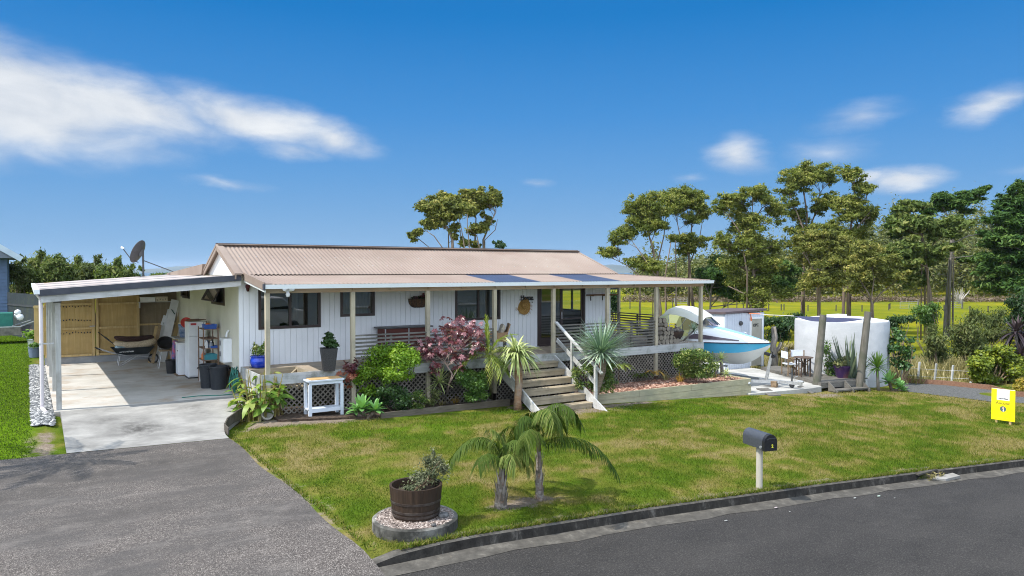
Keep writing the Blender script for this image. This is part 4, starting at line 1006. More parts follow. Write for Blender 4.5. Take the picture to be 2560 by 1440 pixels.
b = MB(); b.box(3.90, 4.5, 24.84, 25.4, 1.32, 1.37); b.build('lid', M['white_paint'], cb, bevel=.01)
b = MB(); b.box(3.905, 3.918, 24.95, 24.99, 1.1, 1.14); b.build('latch', M['dark_grey'], cb)
b = MB(); b.box(3.86, 4.5, 24.8, 25.4, CF, CF+.028); b.build('base', M['twig'], cb)
# shelving rack
rk = thing('shelving_rack', 'narrow brown metal shelving rack crowded with bottles and tins', 'shelf', (4.45, 23.1, CF))
rust = mat('rusty_metal', (.16,.09,.06), (.28,.18,.12), 8, .7)
for x in (4.26, 4.66):
    for y in (22.76, 23.5): b = MB(); b.box(x-.015, x+.015, y-.015, y+.015, CF, 1.96); b.build('upright', rust, rk)
SH = [.72, 1.02, 1.36, 1.64, 1.92]
for z in SH: b = MB(); b.box(4.25, 4.67, 22.75, 23.51, z-.02, z); b.build('shelf', rust, rk)
pcol = {'blue': (.03,.1,.4), 'white': (.7,.7,.7), 'red': (.5,.04,.03), 'dark': (.02,.025,.03), 'grey': (.25,.27,.3), 'yellow': (.6,.45,.05), 'wood': (.3,.2,.1), 'orange': (.6,.15,.02), 'teal': (.05,.25,.3), 'cream': (.6,.52,.4)}
PM = {k: mat('paint_'+k, v, None, 6, .45) for k, v in pcol.items()}
def bottle(x, y, z, h, r, col, label, capc='white', name='bottle'):
    o = thing(name, label, 'bottle', (x, y, z), 0, 'bottles on the shelving rack')
    b = MB(); b.lathe([(0, 0), (r, 0), (r, h*.62), (r*.4, h*.82), (r*.4, h*.9), (0, h*.9)], 14); b.build('body', PM[col], o, smooth=True, local=True)
    b = MB(); b.lathe([(0, h*.9), (r*.48, h*.9), (r*.48, h), (0, h)], 10); b.build('cap', PM[capc], o, local=True)
def crate(x, y, z, sx, sy, h, col, label, cat='box', name='box', grp='boxes on the shelving rack'):
    o = thing(name, label, cat, (x, y, z), 0, grp); b = MB(); t_ = .012
    b.box(-sx/2, sx/2, -sy/2, sy/2, 0, t_)
    for q in ((-sx/2, sx/2, -sy/2, -sy/2+t_), (-sx/2, sx/2, sy/2-t_, sy/2), (-sx/2, -sx/2+t_, -sy/2+t_, sy/2-t_), (sx/2-t_, sx/2, -sy/2+t_, sy/2-t_)): b.box(*q, t_, h)
    b.build('body', PM[col], o, local=True); b = MB()
    b.box(-sx/2-.01, sx/2+.01, -sy/2-.01, -sy/2, h-.03, h); b.box(-sx/2-.01, sx/2+.01, sy/2, sy/2+.01, h-.03, h); b.build('rim', PM[col], o, local=True)
    return o
bottle(4.36, 22.85, 1.36, .25, .045, 'white', 'white spray bottle at the front of the middle rack shelf', 'teal')
bottle(4.48, 22.84, 1.36, .2, .05, 'grey', 'grey bottle right of the white spray bottle', 'white')
bottle(4.40, 23.0, 1.36, .27, .045, 'blue', 'blue bottle behind the white spray bottle', 'dark')
bottle(4.54, 23.0, 1.36, .24, .05, 'dark', 'dark bottle behind the grey bottle on the middle shelf', 'dark')
bottle(4.32, 23.1, 1.02, .22, .06, 'orange', 'orange bottle on the rack shelf above the brown box', 'orange')
crate(4.56, 22.9, 1.36, .2, .24, .06, 'blue', 'flat blue tray at the right end of the middle rack shelf', 'tray', 'tray')
crate(4.46, 22.95, 1.92, .34, .3, .13, 'blue', 'blue edged tub on top of the rack filled with odds and ends', 'tub', 'tub')
crate(4.46, 22.95, 1.02, .34, .32, .16, 'teal', 'teal and dark tub on the rack, below the bottles', 'tub', 'tub')
crate(4.46, 22.95, .72, .36, .3, .12, 'wood', 'brown box low on the rack under the teal tub', 'box')
b = MB(); b.tube([(4.3, 22.9, 1.93), (4.3, 22.9, 2.12), (4.38, 22.95, 2.14), (4.4, 23.0, 1.98)], .01); tag(b.build('metal_handle', M['dark_grey'], None), 'bent dark metal handle sticking up from the top of the rack', 'handle bar')
b = MB(); b.obox((4.42, 22.95, 2.0), (.1, .12, .16), (.2, .3, .4)); tag(b.build('tin', PM['orange'], None), 'small orange tin in the tub on top of the rack', 'tin')
b = MB(); b.lathe([(0, 0), (.13, 0), (.14, .33), (.13, .36), (0, .36)], 18, (4.38, 23.35, CF)); o = b.build('paint_bucket', PM['white'], None, smooth=True); tag(o, 'white paint bucket with a yellow label behind the black bins', 'bucket')
b = MB(); b.box(4.32, 4.47, 22.5, 22.62, CF, .72); tag(b.build('yellow_drum', PM['yellow'], None, bevel=.02), 'yellow square can squeezed between the bins and the rack', 'can')
def bin_(x, y, h, r, label):
    o = thing('rubbish_bin', label, 'bin', (x, y, CF), 0, 'black rubbish bins by the side wall')
    b = MB(); b.lathe([(0, 0), (r*.78, 0), (r*.8, .02), (r*.98, h-.05), (r, h-.04), (r*1.04, h-.03), (r*1.04, h), (r*.95, h), (r*.93, h-.1), (r*.75, .03), (0, .03)], 28); b.build('body', M['charcoal_weave'] if 0 else mat('bin_plastic', (.02,.024,.03), (.032,.036,.042), 20, .45), o, smooth=True, local=True)
    for s in (-1, 1): b = MB(); b.tube([(s*r*1.0, -.07, h-.08), (s*(r+.04), -.04, h-.1), (s*(r+.04), .04, h-.1), (s*r*1.0, .07, h-.08)], .012, 6); b.build('handle', M['black'], o, local=True)
bin_(4.42, 21.55, .64, .25, 'black rubbish bin nearest the hose, in front of its twin'); bin_(4.22, 21.95, .66, .24, 'black rubbish bin half hidden behind the front one')
# garden hose looped on the base of the house
hs = MB()
for k in range(9):
    c = Vector((4.68-.012*k, 20.62+.05*random.uniform(-1, 1), .78+random.uniform(-.05, .04))); ry_, rz2 = .2+.09*random.random(), .24+.1*random.random()
    hs.tube([(c.x-.05*math.cos(a*2+k), c.y+ry_*math.cos(a), c.z-.1+rz2*math.sin(a)) for a in [2*math.pi*i/26 for i in range(27)]], .013, 6, False)
hs.tube([(4.62, 20.5, .5), (4.55, 20.3, .36), (4.2, 20.35, .352), (3.7, 20.55, .352), (3.3, 20.5, .352)], .012, 6)
tag(hs.build('garden_hose', mat('hose_green', (.02,.13,.10), (.04,.2,.16), 8, .4), None, smooth=True), 'coiled green garden hose hanging at the corner of the house', 'hose')
# wheelbarrow with dog bed
wb = thing('wheelbarrow', 'black wheelbarrow with silver legs and spoked wheel under the dog bed', 'wheelbarrow', (2.75, 27.2, CF))
bx, by = 2.75, 27.2
tub = MB(); T0 = [(-.62, -.2), (.5, -.16), (.5, .16), (-.62, .2)]; T1 = [(-.85, -.36), (.72, -.30), (.72, .30), (-.85, .36)]
z0, z1 = CF+.42, CF+.72
vs = [(bx+x, by+y, z0) for x, y in T0]+[(bx+x, by+y, z1) for x, y in T1]; tub.add(vs, [(3,2,1,0), (0,1,5,4), (1,2,6,5), (2,3,7,6), (3,0,4,7)])
tub.tube([vs[4], vs[5], vs[6], vs[7], vs[4]], .014, 6); tub.build('tray', mat('barrow_tray', (.02,.026,.03), (.03,.036,.04), 5, .4), wb, fix=False)
for s in (-1, 1):
    b = MB(); y = by+s*.25; b.tube([(bx-1.35, y+s*.06, CF+.74), (bx-.9, y, CF+.55), (bx-.3, y, CF+.40), (bx+.75, by+s*.05, CF+.24)], .017, 8); b.build('frame_bar', M['steel'], wb)
    b = MB(); b.tube([(bx-1.42, y+s*.065, CF+.765), (bx-1.22, y+s*.05, CF+.68)], .022, 8); b.build('grip', M['black'], wb)
    b = MB(); b.tube([(bx-.55, y, CF+.42), (bx-.62, y, CF+.01), (bx-.5, y, CF+.01), (bx+.1, y, CF+.38)], .014, 8); b.build('leg', M['steel'], wb)
Mw = Matrix.Rotation(R(90), 3, 'X'); wc_ = Vector((bx+.72, by, CF+.2))
b = MB(); b.lathe([(.2, -.04), (.215, 0), (.2, .04), (.15, .035), (.15, -.035), (.2, -.04)], 28, wc_, Mw); wh = b.build('wheel', M['black'], wb, smooth=True)
b = MB()
for k in range(7): a = 2*math.pi*k/7; b.bar(wc_+Vector((.03*math.cos(a), -.03, .03*math.sin(a))), wc_+Vector((.15*math.cos(a), -.03, .15*math.sin(a))), .02, .02, up=(0, 1, 0))
b.lathe([(.125, -.036), (.155, -.036), (.155, -.02), (.125, -.02), (.125, -.036)], 28, wc_, Mw); b.lathe([(0, -.05), (.035, -.05), (.035, 0), (0, 0)], 12, wc_, Mw); b.build('rim', M['steel'], wh)
text('GARDENER', .105, M['white_paint'], (bx-.32, by-.272, CF+.575), (R(90-24), 0, 0), wb, bold=.002)
b = MB(); b.bar((bx-.5, by-.29, CF+.645), (bx-.2, by-.285, CF+.635), .006, .03); b.build('decal', M['white_paint'], wb)
dbm = mat('sheepskin', (.42,.33,.22), (.6,.5,.36), 22, .95, .8, 50, bdist=.02); dbd = mat('brown_fleece', (.03,.015,.013), (.06,.03,.026), 30, .95, .8, 60, bdist=.02)
dbt = thing('dog_bed', 'curved dog bed with cream fleece base and dark brown rim on the wheelbarrow', 'dog bed', (bx, by, CF+.72))
b = MB(); b.tube([(bx-.74, by, CF+.95), (bx-.6, by-.03, CF+.86), (bx-.3, by-.05, CF+.79), (bx+.15, by-.05, CF+.77), (bx+.5, by-.03, CF+.83), (bx+.74, by, CF+.93), (bx+.82, by, CF+.98)], [.06, .13, .17, .18, .17, .13, .05], 16); b.build('base', dbm, dbt, smooth=True)
b = MB(); b.tube([(bx-.72, by+.08, CF+1.16), (bx-.62, by+.03, CF+1.12), (bx-.3, by+.02, CF+1.06), (bx+.15, by+.02, CF+1.045), (bx+.5, by+.03, CF+1.07), (bx+.68, by+.05, CF+1.09), (bx+.74, by+.08, CF+1.09)], [.05, .1, .12, .115, .12, .1, .04], 14); b.build('rim', dbd, dbt, smooth=True)
b = MB(); b.obox((bx-.5, by-.08, CF+.74), (.42, .3, .12), (.1, .1, .3)); o = b.build('plastic_bag', mat('bag_blue', (.12,.25,.32), (.45,.55,.6), 10, .3), None, bevel=.05); tag(o, 'crumpled pale blue plastic bag at the handle end of the barrow tray', 'bag')
b = MB(); b.tube([(2.12, 30.2, 1.42), (2.45, 29.5, 1.12), (2.68, 29.0, .92)], [.015, .02, .016], 8); b.tube([(2.3, 29.8, 1.26), (2.4, 29.6, 1.17)], .03, 8); tag(b.build('long_tool', M['black'], None), 'black long handled garden tool leaning over the wheelbarrow from the wall', 'tool')
for o_, dz in ((wb, 0), (dbt, .72)):
    o_.scale = (.84, .84, .84); o_.location = (3.13, 28.9, CF+dz*.84)
o = bpy.data.objects['plastic_bag']; o.scale = (.84, .84, .84); o.location = Vector((3.13, 28.9, CF))-.84*Vector((bx, by, CF))
# shelf and tubs on the back wall
sh = thing('wall_shelf', 'thin white shelf on brackets on the back wall of the carport', 'shelf', (4.05, 30.2, 2.72))
b = MB(); b.box(3.42, 4.66, 30.02, 30.25, 2.45, 2.475); b.build('board', M['white_timber'], sh)
b = MB(); b.box(3.44, 3.47, 30.05, 30.24, 2.25, 2.449); b.build('bracket', M['white_timber'], sh)
crate(3.72, 30.13, 2.476, .48, .2, .17, 'white', 'long white plastic tub on the thin carport shelf', 'tub', 'plastic_tub', 'tubs on the carport shelf')
o = crate(4.18, 30.13, 2.476, .4, .2, .18, 'cream', 'cream box with dark holes beside the white tub on the carport shelf', 'tub', 'plastic_tub', 'tubs on the carport shelf')
b = MB()
for i in range(4): b.obox((-.14+.09*i, -.106, .06+.03*(i % 2)), (.03, .012, .03))
b.build('holes', M['black'], o, local=True)
# planks, louvres and boards leaning into the corner
def lean(px0, py0, px1, py1, w_, th, mt, label, y1=29.6, name='plank', extra=None):
    p = onZ(px0, py0, CF); q = onY(px1, py1, y1)
    o = thing(name, label, 'plank', tuple(p), 0, 'planks leaning in the carport corner')
    b = MB(); b.bar(p+Vector((0, 0, .012)), q, w_, th, up=(0, -1, .2)); b.build('board', mt, o)
    return o, p, q
wl = mat('white_louvre', (.62,.63,.64), (.72,.73,.74), 4, .4)
for (a, c_, e, f_, w_, lab) in ((390, 906, 428, 775, .24, 'white panel leaning in the corner, second from the fridge'), (403, 905, 438, 750, .26, 'tallest white panel leaning in the corner, nearest the fridge'), (380, 906, 417, 790, .22, 'white louvred panel leaning left of the tallest one')):
    o, p, q = lean(a, c_, e, f_, w_, .05, wl, lab, name='shutter_panel')
    b = MB(); m_ = p+(q-p)*.82; b.bar(m_+Vector((-.05, -.06, .06)), m_+Vector((.06, -.06, -.12)), .025, .03); b.build('strap', mat('strap_green', (.03,.08,.07)), o)
lean(375, 908, 392, 815, .12, .03, M['stud'], 'short pale plank leaning left of the white panels', 29.3)
lean(381, 909, 400, 812, .11, .03, woodmat('rough_plank', (.25,.18,.1), (.36,.27,.17), 2), 'rough brown plank leaning beside the short pale plank', 29.3)
lean(423, 898, 452, 778, .14, .03, M['stud'], 'yellowish board leaning behind the tallest white panel', 29.9)
# work table, stool, bowl and bags beside the cabinet
tb = thing('work_table', 'small grey topped wooden work table beside the low white cabinet', 'table', (4.0, 26.3, CF))
b = MB(); b.box(3.98, 4.7, 25.9, 26.7, CF+1.06, CF+1.1); b.build('tabletop', mat('table_top', (.3,.3,.27), (.4,.4,.36), 5, .5), tb)
for x in (4.05, 4.64):
    for y in (25.98, 26.62): b = MB(); b.box(x-.03, x+.03, y-.03, y+.03, CF, CF+1.06); b.build('leg', M['stud'], tb)
so2 = thing('stool', 'wooden stool with splayed metal legs in front of the planks', 'stool', (3.62, 27.4, CF))
b = MB(); b.box(3.72, 4.12, 27.25, 27.6, CF+.55, CF+.6); b.build('seat', woodmat('stool_seat', (.25,.18,.11), (.36,.27,.18), 0), so2)
for sx in (-1, 1):
    for sy in (-1, 1): b = MB(); b.tube([(3.92+sx*.13, 27.42+sy*.1, CF+.55), (3.92+sx*.24, 27.42+sy*.2, CF)], .014, 8); b.build('leg', M['steel'], so2)
b = MB(); b.lathe([(0, 0), (.12, .02), (.24, .12), (.27, .2), (.25, .2), (.2, .1), (0, .04)], 20, (3.9, 27.4, CF+.72), Matrix.Rotation(R(48), 3, 'X')); tag(b.build('black_bowl', M['black'], None, smooth=True), 'black bowl tilted up on the wooden stool', 'bowl')
b = MB(); b.lathe([(0, 0), (.14, 0), (.18, .42), (.16, .43), (.13, .02), (0, .02)], 18, (3.84, 25.7, CF)); tag(b.build('black_bucket', M['black'], None, smooth=True), 'small black bucket on the floor by the low cabinet', 'bucket')
b = MB(); b.lathe([(0, 0), (.15, 0), (.19, .3), (.2, .42), (.17, .44), (0, .44)], 16, (4.32, 26.15, CF+1.1)); tag(b.build('blue_tub', mat('printed_tub', (.04,.09,.2), (.25,.3,.4), 9, .4), None, smooth=True), 'blue printed tub with a cream lid on the work table', 'tub')
b = MB(); b.lathe([(0, .441), (.19, .441), (.2, .47), (.05, .52), (0, .52)], 16, (4.32, 26.15, CF+1.1)); tag(b.build('domed_cap', PM['cream'], None, smooth=True), 'cream domed lid resting on the blue tub', 'lid')
b = MB(); b.lathe([(0, -.02), (.17, -.02), (.17, .02), (0, .02)], 20, (4.3, 25.75, CF+1.6), Matrix.Rotation(R(80), 3, 'X')); tag(b.build('red_disc', PM['red'], None), 'round red lid standing up behind the fridge top', 'lid')
b = MB(); b.obox((3.93, 25.65, CF+.75), (.12, .2, .6), (0, .1, .2)); tag(b.build('patterned_cloth', mat('bright_cloth', (.05,.12,.3), (.5,.1,.15), 9, .9), None, bevel=.04), 'bright patterned cloth hanging beside the low cabinet', 'cloth')
b = MB(); b.bar((4.1, 24.3, 2.075), (4.65, 24.9, 2.075), .2, .02); b.bar((4.1, 24.6, 2.1), (4.5, 24.8, 2.1), .05, .02); tag(b.build('boards', rust, None), 'rusty tray lying flat on top of the tall fridge', 'tray')

# ================================================================== LEFT BOUNDARY
nh = thing('neighbour_house', 'blue weatherboard neighbouring house with pale bargeboard at the left edge', 'house', (-3, 46, .3))
e0 = onD(46, 641, 39.0); wl_ = onD(18, 700, 39.0)
nb = mat('blue_boards', (.07,.11,.19), (.09,.14,.24), 2, .6)
b = MB()
for i in range(24):
    z = .3+i*.18; b.slab([(wl_.x-9, wl_.y, z), (wl_.x, wl_.y, z), (wl_.x, wl_.y-.02*0, z+.178), (wl_.x-9, wl_.y, z+.178)], (0, 6, 0)) if i < 23 else None
    b.bar((wl_.x-9, wl_.y-.012, z+.01), (wl_.x, wl_.y-.012, z+.01), .022, .022)
b.build('wall', nb, nh)
b = MB(); b.slab([(e0.x+.1, wl_.y-.6, e0.z-.1), (e0.x-7, wl_.y-.6, e0.z+4.6), (e0.x-14, wl_.y-.6, e0.z-.1)], (0, 7.5, 0)); b.build('roof', mat('dark_roof', (.10,.12,.15), (.14,.16,.2), 2, .5), nh)
b = MB(); b.bar((e0.x+.15, wl_.y-.66, e0.z-.16), (e0.x-7, wl_.y-.66, e0.z+4.6), .06, .28); b.build('bargeboard', mat('pale_blue_barge', (.42,.5,.58), (.5,.58,.66), 2, .5), nh)
fe = thing('boundary_fence', 'tall dark paling fence behind the trailer', 'fence', tuple(onD(60, 860, 37)))
a_, c_ = onD(18, 731, 38), onD(97, 736, 35.0); b = MB(); n = 26
for i in range(n):
    p = a_+(c_-a_)*(i/n); q = a_+(c_-a_)*((i+.96)/n); b.slab([(p.x, p.y, .2), (q.x, q.y, .2), (q.x, q.y, a_.z+(c_.z-a_.z)*i/n+random.uniform(-.02, .02)), (p.x, p.y, a_.z+(c_.z-a_.z)*i/n)], (0, .02, 0))
b.build('palings', woodmat('dark_palings', (.022,.03,.036), (.045,.055,.062), 2, 5), fe)
b = MB(); b.bar((a_.x, a_.y-.03, 1.9), (c_.x, c_.y-.03, 1.9), .05, .08); b.bar((a_.x, a_.y-.03, .7), (c_.x, c_.y-.03, .7), .05, .08); b.build('rail', M['dark_grey'], fe)
gt = thing('timber_gate', 'narrow yellow new timber gate beside the carport back corner', 'gate', tuple(onZ(88, 884, .33)))
p = onZ(86, 886, .33); q = onZ(97, 886, .33); top = 2.25
b = MB(); b.slab([(p.x, p.y, .3), (p.x+.34, p.y-.1, .3), (p.x+.34, p.y-.1, top), (p.x, p.y, top)], (0, .05, 0)); b.build('boards', M['ply'], gt)
b = MB(); b.box(p.x+.36, p.x+.46, p.y-.16, p.y-.06, .3, top+.12); b.build('post', M['stud'], gt)
b = MB(); b.box(p.x-.02, p.x+.36, p.y-.16, p.y-.11, top-.1, top-.02); b.build('rail', M['stud'], gt)
b = MB(); b.box(p.x+.42, p.x+.47, p.y-.2, p.y-.16, 1.3, 1.55); b.build('latch', PM['blue'], gt)
# trailer
tr = thing('garden_trailer', 'old open garden trailer with a plywood tail and metal mudguard on the grass', 'trailer', tuple(onZ(40, 860, .33)))
c0 = onZ(52, 858, .33); X, Y = c0.x, c0.y
b = MB(); dm = mat('worn_trailer', (.10,.09,.08), (.2,.18,.15), 5, .8)
b.box(X-2.6, X+.45, Y-.2, Y+1.3, .72, .76); b.box(X-2.6, X-.0, Y-.2, Y-.16, .76, 1.08); b.box(X-2.6, X+.45, Y+1.26, Y+1.3, .76, 1.08); b.build('bed', dm, tr)
b = MB(); b.bar((X-2.6, Y-.18, 1.1), (X+.02, Y-.18, 1.1), .05, .04); b.bar((X+.0, Y-.15, 1.1), (X+.75, Y+1.4, 1.32), .05, .04); b.bar((X-.3, Y+.0, 1.13), (X+.4, Y+1.2, 1.3), .05, .03); b.build('side_rail', M['steel'], tr)
b = MB(); b.slab([(X+.0, Y-.2, .72), (X+.62, Y-.1, .5), (X+.85, Y+.9, .72), (X+.3, Y+1.0, .9)], (0, 0, .02)); b.build('tail_board', M['ply_dark'], tr)
Mw2 = Matrix.Rotation(R(90), 3, 'Y')
b = MB(); b.lathe([(0, -.08), (.26, -.08), (.29, -.04), (.29, .04), (.26, .08), (0, .08)], 20, (X+.75, Y+.55, .6), Mw2); b.build('wheel', M['black'], tr, smooth=True)
b = MB()
for i in range(9):
    a = math.pi*i/8; b.v += [(X+.6, Y+.55-.36*math.cos(a), .62+.42*math.sin(a)), (X+.9, Y+.55-.36*math.cos(a), .62+.42*math.sin(a))]
b.f = [(2*i, 2*i+1, 2*i+3, 2*i+2) for i in range(8)]; b.build('mudguard', mat('faded_metal', (.3,.27,.24), (.42,.38,.34), 6, .6), tr)
b = MB(); b.box(X-1.6, X-.28, Y+.1, Y+.9, .77, 1.72); gb = b.build('green_crate', mat('green_plastic', (.01,.12,.09), (.02,.16,.12), 6, .45), None, bevel=.03); tag(gb, 'green plastic crate standing in the garden trailer', 'crate')
b = MB()
for q, r_ in (((X-.1, Y+.3, 1.72), .14), ((X-.02, Y+.25, 1.5), .16), ((X-.15, Y+.4, 1.55), .13)):
    b.lathe([(0, -r_), (r_*.7, -r_*.7), (r_, 0), (r_*.75, r_*.7), (0, r_)], 12, q)
tag(b.build('white_sack', PM['white'], None, smooth='all'), 'lumpy white sack beside the green crate in the trailer', 'sack')
b = MB(); b.box(X+.05, X+.35, Y+.4, Y+.8, .78, 1.15); tag(b.build('dark_box', M['dark_grey'], None, bevel=.02), 'small dark box lying in the trailer behind the white sack', 'box')
# ================================================================== POT HELPERS
def pot(x, y, z, prof, mt, label, cat='plant pot', name='plant_pot', sides=28, group=None):
    o = thing(name, label, cat, (x, y, z), 0, group); b = MB(); b.lathe(prof, sides); b.build('pot', mt, o, smooth=True, local=True); return o
def soil_disc(o, r, z, mt=None): b = MB(); b.lathe([(0, z+.01), (r*.6, z+.012), (r, z)], 20); b.build('soil', mt or M['soil'], o, local=True)
p = onZ(86, 893, .33)
o = pot(p.x, p.y, .33, [(0, 0), (.17, 0), (.2, .36), (.22, .37), (.2, .38), (.17, .33), (0, .33)], mat('bluegrey_pot', (.12,.15,.22), (.16,.2,.28), 5, .5), 'blue grey plastic pot with seedlings at the edge of the left lawn', group='pots by the carport gate'); soil_disc(o, .17, .34)
foliage('foliage', [((0, 0, .45), (.2, .2, .12))], 160, .12, .06, M['lf_mid'], o, local=True)
p = onZ(84, 884, .33); o = pot(p.x, p.y+.5, .33, [(0, 0), (.17, 0), (.2, .5), (.22, .52), (.18, .5), (0, .48)], M['steel'], 'silver bucket with a leafy green plant behind the blue grey pot', group='pots by the carport gate'); soil_disc(o, .17, .49)
foliage('foliage', [((-.05, 0, .75), (.3, .25, .18)), ((.1, 0, .62), (.2, .2, .12))], 260, .16, .07, M['lf_bright'], o, local=True)

# ================================================================== THINGS ON THE VERANDAH
o = pot(5.12, 19.98, FL, [(0, .0), (.16, 0), (.2, .04), (.24, .14), (.235, .22), (.21, .27), (.235, .3), (.235, .32), (.2, .32), (.19, .26), (0, .25)], M['blue_glaze'], 'glossy cobalt blue pot with a small shrub at the deck corner', sides=32); soil_disc(o, .19, .27)
b = MB(); b.lathe([(0, -.0), (.24, 0), (.26, .02), (0, .02)], 24); b.build('saucer', M['dark_grey'], o, local=True)
foliage('foliage', [((0, 0, .46), (.2, .2, .14)), ((-.1, 0, .55), (.1, .1, .12)), ((.13, .02, .58), (.08, .08, .14))], 330, .09, .04, M['lf_varieg'], o, local=True)
tp = onZ(822, 926, FL); o = thing('plant_pot', 'tall square tapering charcoal pot with a bushy green plant on the deck', 'plant pot', (tp.x, tp.y, FL))
b = MB(); s0, s1, h = .14, .205, .58
b.add([(-s0,-s0,0),(s0,-s0,0),(s0,s0,0),(-s0,s0,0),(-s1,-s1,h),(s1,-s1,h),(s1,s1,h),(-s1,s1,h),(-s1+.02,-s1+.02,h),(s1-.02,-s1+.02,h),(s1-.02,s1-.02,h),(-s1+.02,s1-.02,h),(-s1+.03,-s1+.03,h-.08),(s1-.03,-s1+.03,h-.08),(s1-.03,s1-.03,h-.08),(-s1+.03,s1-.03,h-.08)],
      [(3,2,1,0)]+[(i,(i+1)%4,4+(i+1)%4,4+i) for i in range(4)]+[(4+i,4+(i+1)%4,8+(i+1)%4,8+i) for i in range(4)]+[(8+i,8+(i+1)%4,12+(i+1)%4,12+i) for i in range(4)]+[(12,13,14,15)])
b.build('pot', M['charcoal_weave'], o, local=True); o.rotation_euler = (0, 0, R(-12))
foliage('foliage', [((0, 0, .74), (.16, .16, .14)), ((.02, 0, .9), (.11, .11, .1)), ((.14, -.04, .66), (.13, .12, .06))], 520, .11, .075, M['lf_dark'], o, local=True)
# bar cabinet behind the railing
bc = thing('bar_cabinet', 'dark red brown cabinet with grey top behind the verandah railing', 'cabinet', (9.0, 20.05, FL))
b = MB(); b.box(8.62, 10.1, 19.92, 20.36, FL, 1.92); b.build('body', woodmat('red_brown_wood', (.07,.022,.018), (.12,.04,.03), 0, 4), bc)
b = MB(); b.slab([(8.52, 20.4, 1.93), (8.52, 20.1, 1.93), (8.7, 19.86, 1.93), (10.2, 19.86, 1.93), (10.2, 20.4, 1.93)], (0, 0, .04)); b.build('top', M['dark_grey'], bc)
b = MB(); b.box(8.66, 8.69, 19.89, 19.918, FL, 1.92); b.box(9.4, 9.43, 19.89, 19.918, FL, 1.92); b.build('trim', M['steel'], bc)
# wicker chairs
def wicker(x, y, rz, label, cush):
    c = thing('wicker_chair', label, 'chair', (x, y, FL), rz, 'wicker chairs on the verandah'); wk = M['wicker']
    for sx in (-1, 1):
        for sy in (-1, 1): b = MB(); b.box(sx*.3-.025, sx*.3+.025, sy*.28-.025, sy*.28+.025, 0, .36); b.build('leg', M['dark_grey'], c, local=True)
    b = MB(); b.box(-.34, .34, -.32, .32, .36, .40); b.build('seat', wk, c, local=True)
    b = MB(); b.box(-.29, .29, -.3, .25, .401, .50); b.build('cushion', mat('seat_cushion', (.09,.09,.10), (.12,.12,.13), 10, .9), c, local=True, bevel=.03)
    b = MB(); b.slab([(-.36, .24, .40), (.36, .24, .40), (.38, .40, .9), (-.38, .40, .9)], (0, .04, 0)); b.build('backrest', wk, c, local=True, bevel=.01)
    for s in (-1, 1): b = MB(); b.slab([(s*.34, -.3, .40), (s*.34, .26, .40), (s*.35, .34, .66), (s*.35, -.28, .62)], (s*.04, 0, 0)); b.build('arm', wk, c, local=True, bevel=.01)
    if cush: 
        b = MB(); b.obox((.0, .18, .68), (.44, .12, .40), (R(-16), .05, .1)); b.build('pillow', mat('fringed_cream', (.42,.37,.28), (.68,.62,.5), 26, .95, .9, 40, bdist=.02), c, local=True, bevel=.05)
m, t = nt('wicker'); tc_ = N(t, 'ShaderNodeTexCoord'); wv_ = N(t, 'ShaderNodeTexChecker'); wv_.inputs['Scale'].default_value = 50; t.links.new(tc_.outputs['Object'], wv_.inputs[0])
c = mixc(t, wv_.outputs['Fac'], (.26,.15,.08), (.40,.26,.15)); finish(t, c, .7, 0, .3, wv_.outputs['Fac'], .5, .004); M['wicker'] = m
wicker(12.35, 19.75, R(-118), 'wicker chair with a cream fringed pillow left of the sliding door', True)
wicker(11.0, 19.7, R(150), 'wicker chair half hidden behind the red leaved shrub', False)
tl = thing('side_table', 'low dark table with a pale leg between the wicker chairs', 'table', (11.75, 19.3, FL))
b = MB(); b.box(11.5, 12.0, 19.1, 19.55, FL+.42, FL+.46); b.build('tabletop', M['dark_grey'], tl)
for x in (11.54, 11.96):
    for y in (19.14, 19.51): b = MB(); b.box(x-.02, x+.02, y-.02, y+.02, FL, FL+.42); b.build('leg', M['steel'], tl)
# wall things
hb = thing('wall_planter', 'half round wire wall basket with purple flowers between posts', 'planter', (10.05, HY0-.02, 2.75))
hx, hz = 9.99, 2.76
b = MB(); prof = []
for i in range(9):
    a = math.pi/2*i/8; r_ = math.cos(a)
    for k in range(13): th = math.pi*k/12; b.v.append((hx+.34*r_**.6*math.cos(th), HY0-.02-.2*r_**.6*math.sin(th), hz-.27*math.sin(a)))
for i in range(8):
    for k in range(12): b.f.append((i*13+k, i*13+k+1, (i+1)*13+k+1, (i+1)*13+k))
b.build('coir_liner', mat('coir', (.06,.035,.02), (.15,.09,.05), 30, .95, .8, 50), hb, smooth=True)
b = MB()
for k in range(0, 13, 2): b.tube([(hx+.345*math.cos(math.pi/2*i/8)**.6*math.cos(math.pi*k/12), HY0-.022-.205*math.cos(math.pi/2*i/8)**.6*math.sin(math.pi*k/12), hz-.272*math.sin(math.pi/2*i/8)) for i in range(8)], .006, 5)
b.tube([(hx+.345*math.cos(math.pi*k/12), HY0-.022-.205*math.sin(math.pi*k/12), hz) for k in range(13)], .008, 5); b.build('wire_frame', M['black'], hb)
foliage('flowers', [((hx+.1, HY0-.12, hz+.05), (.16, .08, .07)), ((hx-.15, HY0-.12, hz+.03), (.15, .08, .04)), ((hx+.12, HY0-.12, hz+.14), (.05, .05, .05))], 240, .07, .04, M['lf_red'], hb)
foliage('foliage', [((hx, HY0-.12, hz+.03), (.3, .09, .05))], 200, .07, .03, M['lf_dark'], hb)
hk = thing('hat_rack', 'black cut metal word rack with hooks above the straw hat', 'coat rack', (14.1, HY0-.02, 2.75))
rp = onY(1316, 745, HY0)
text('Home', .2, M['black'], (rp.x, HY0-.03, rp.z+.01), (R(90), 0, 0), hk, bold=.006, ext=.006)
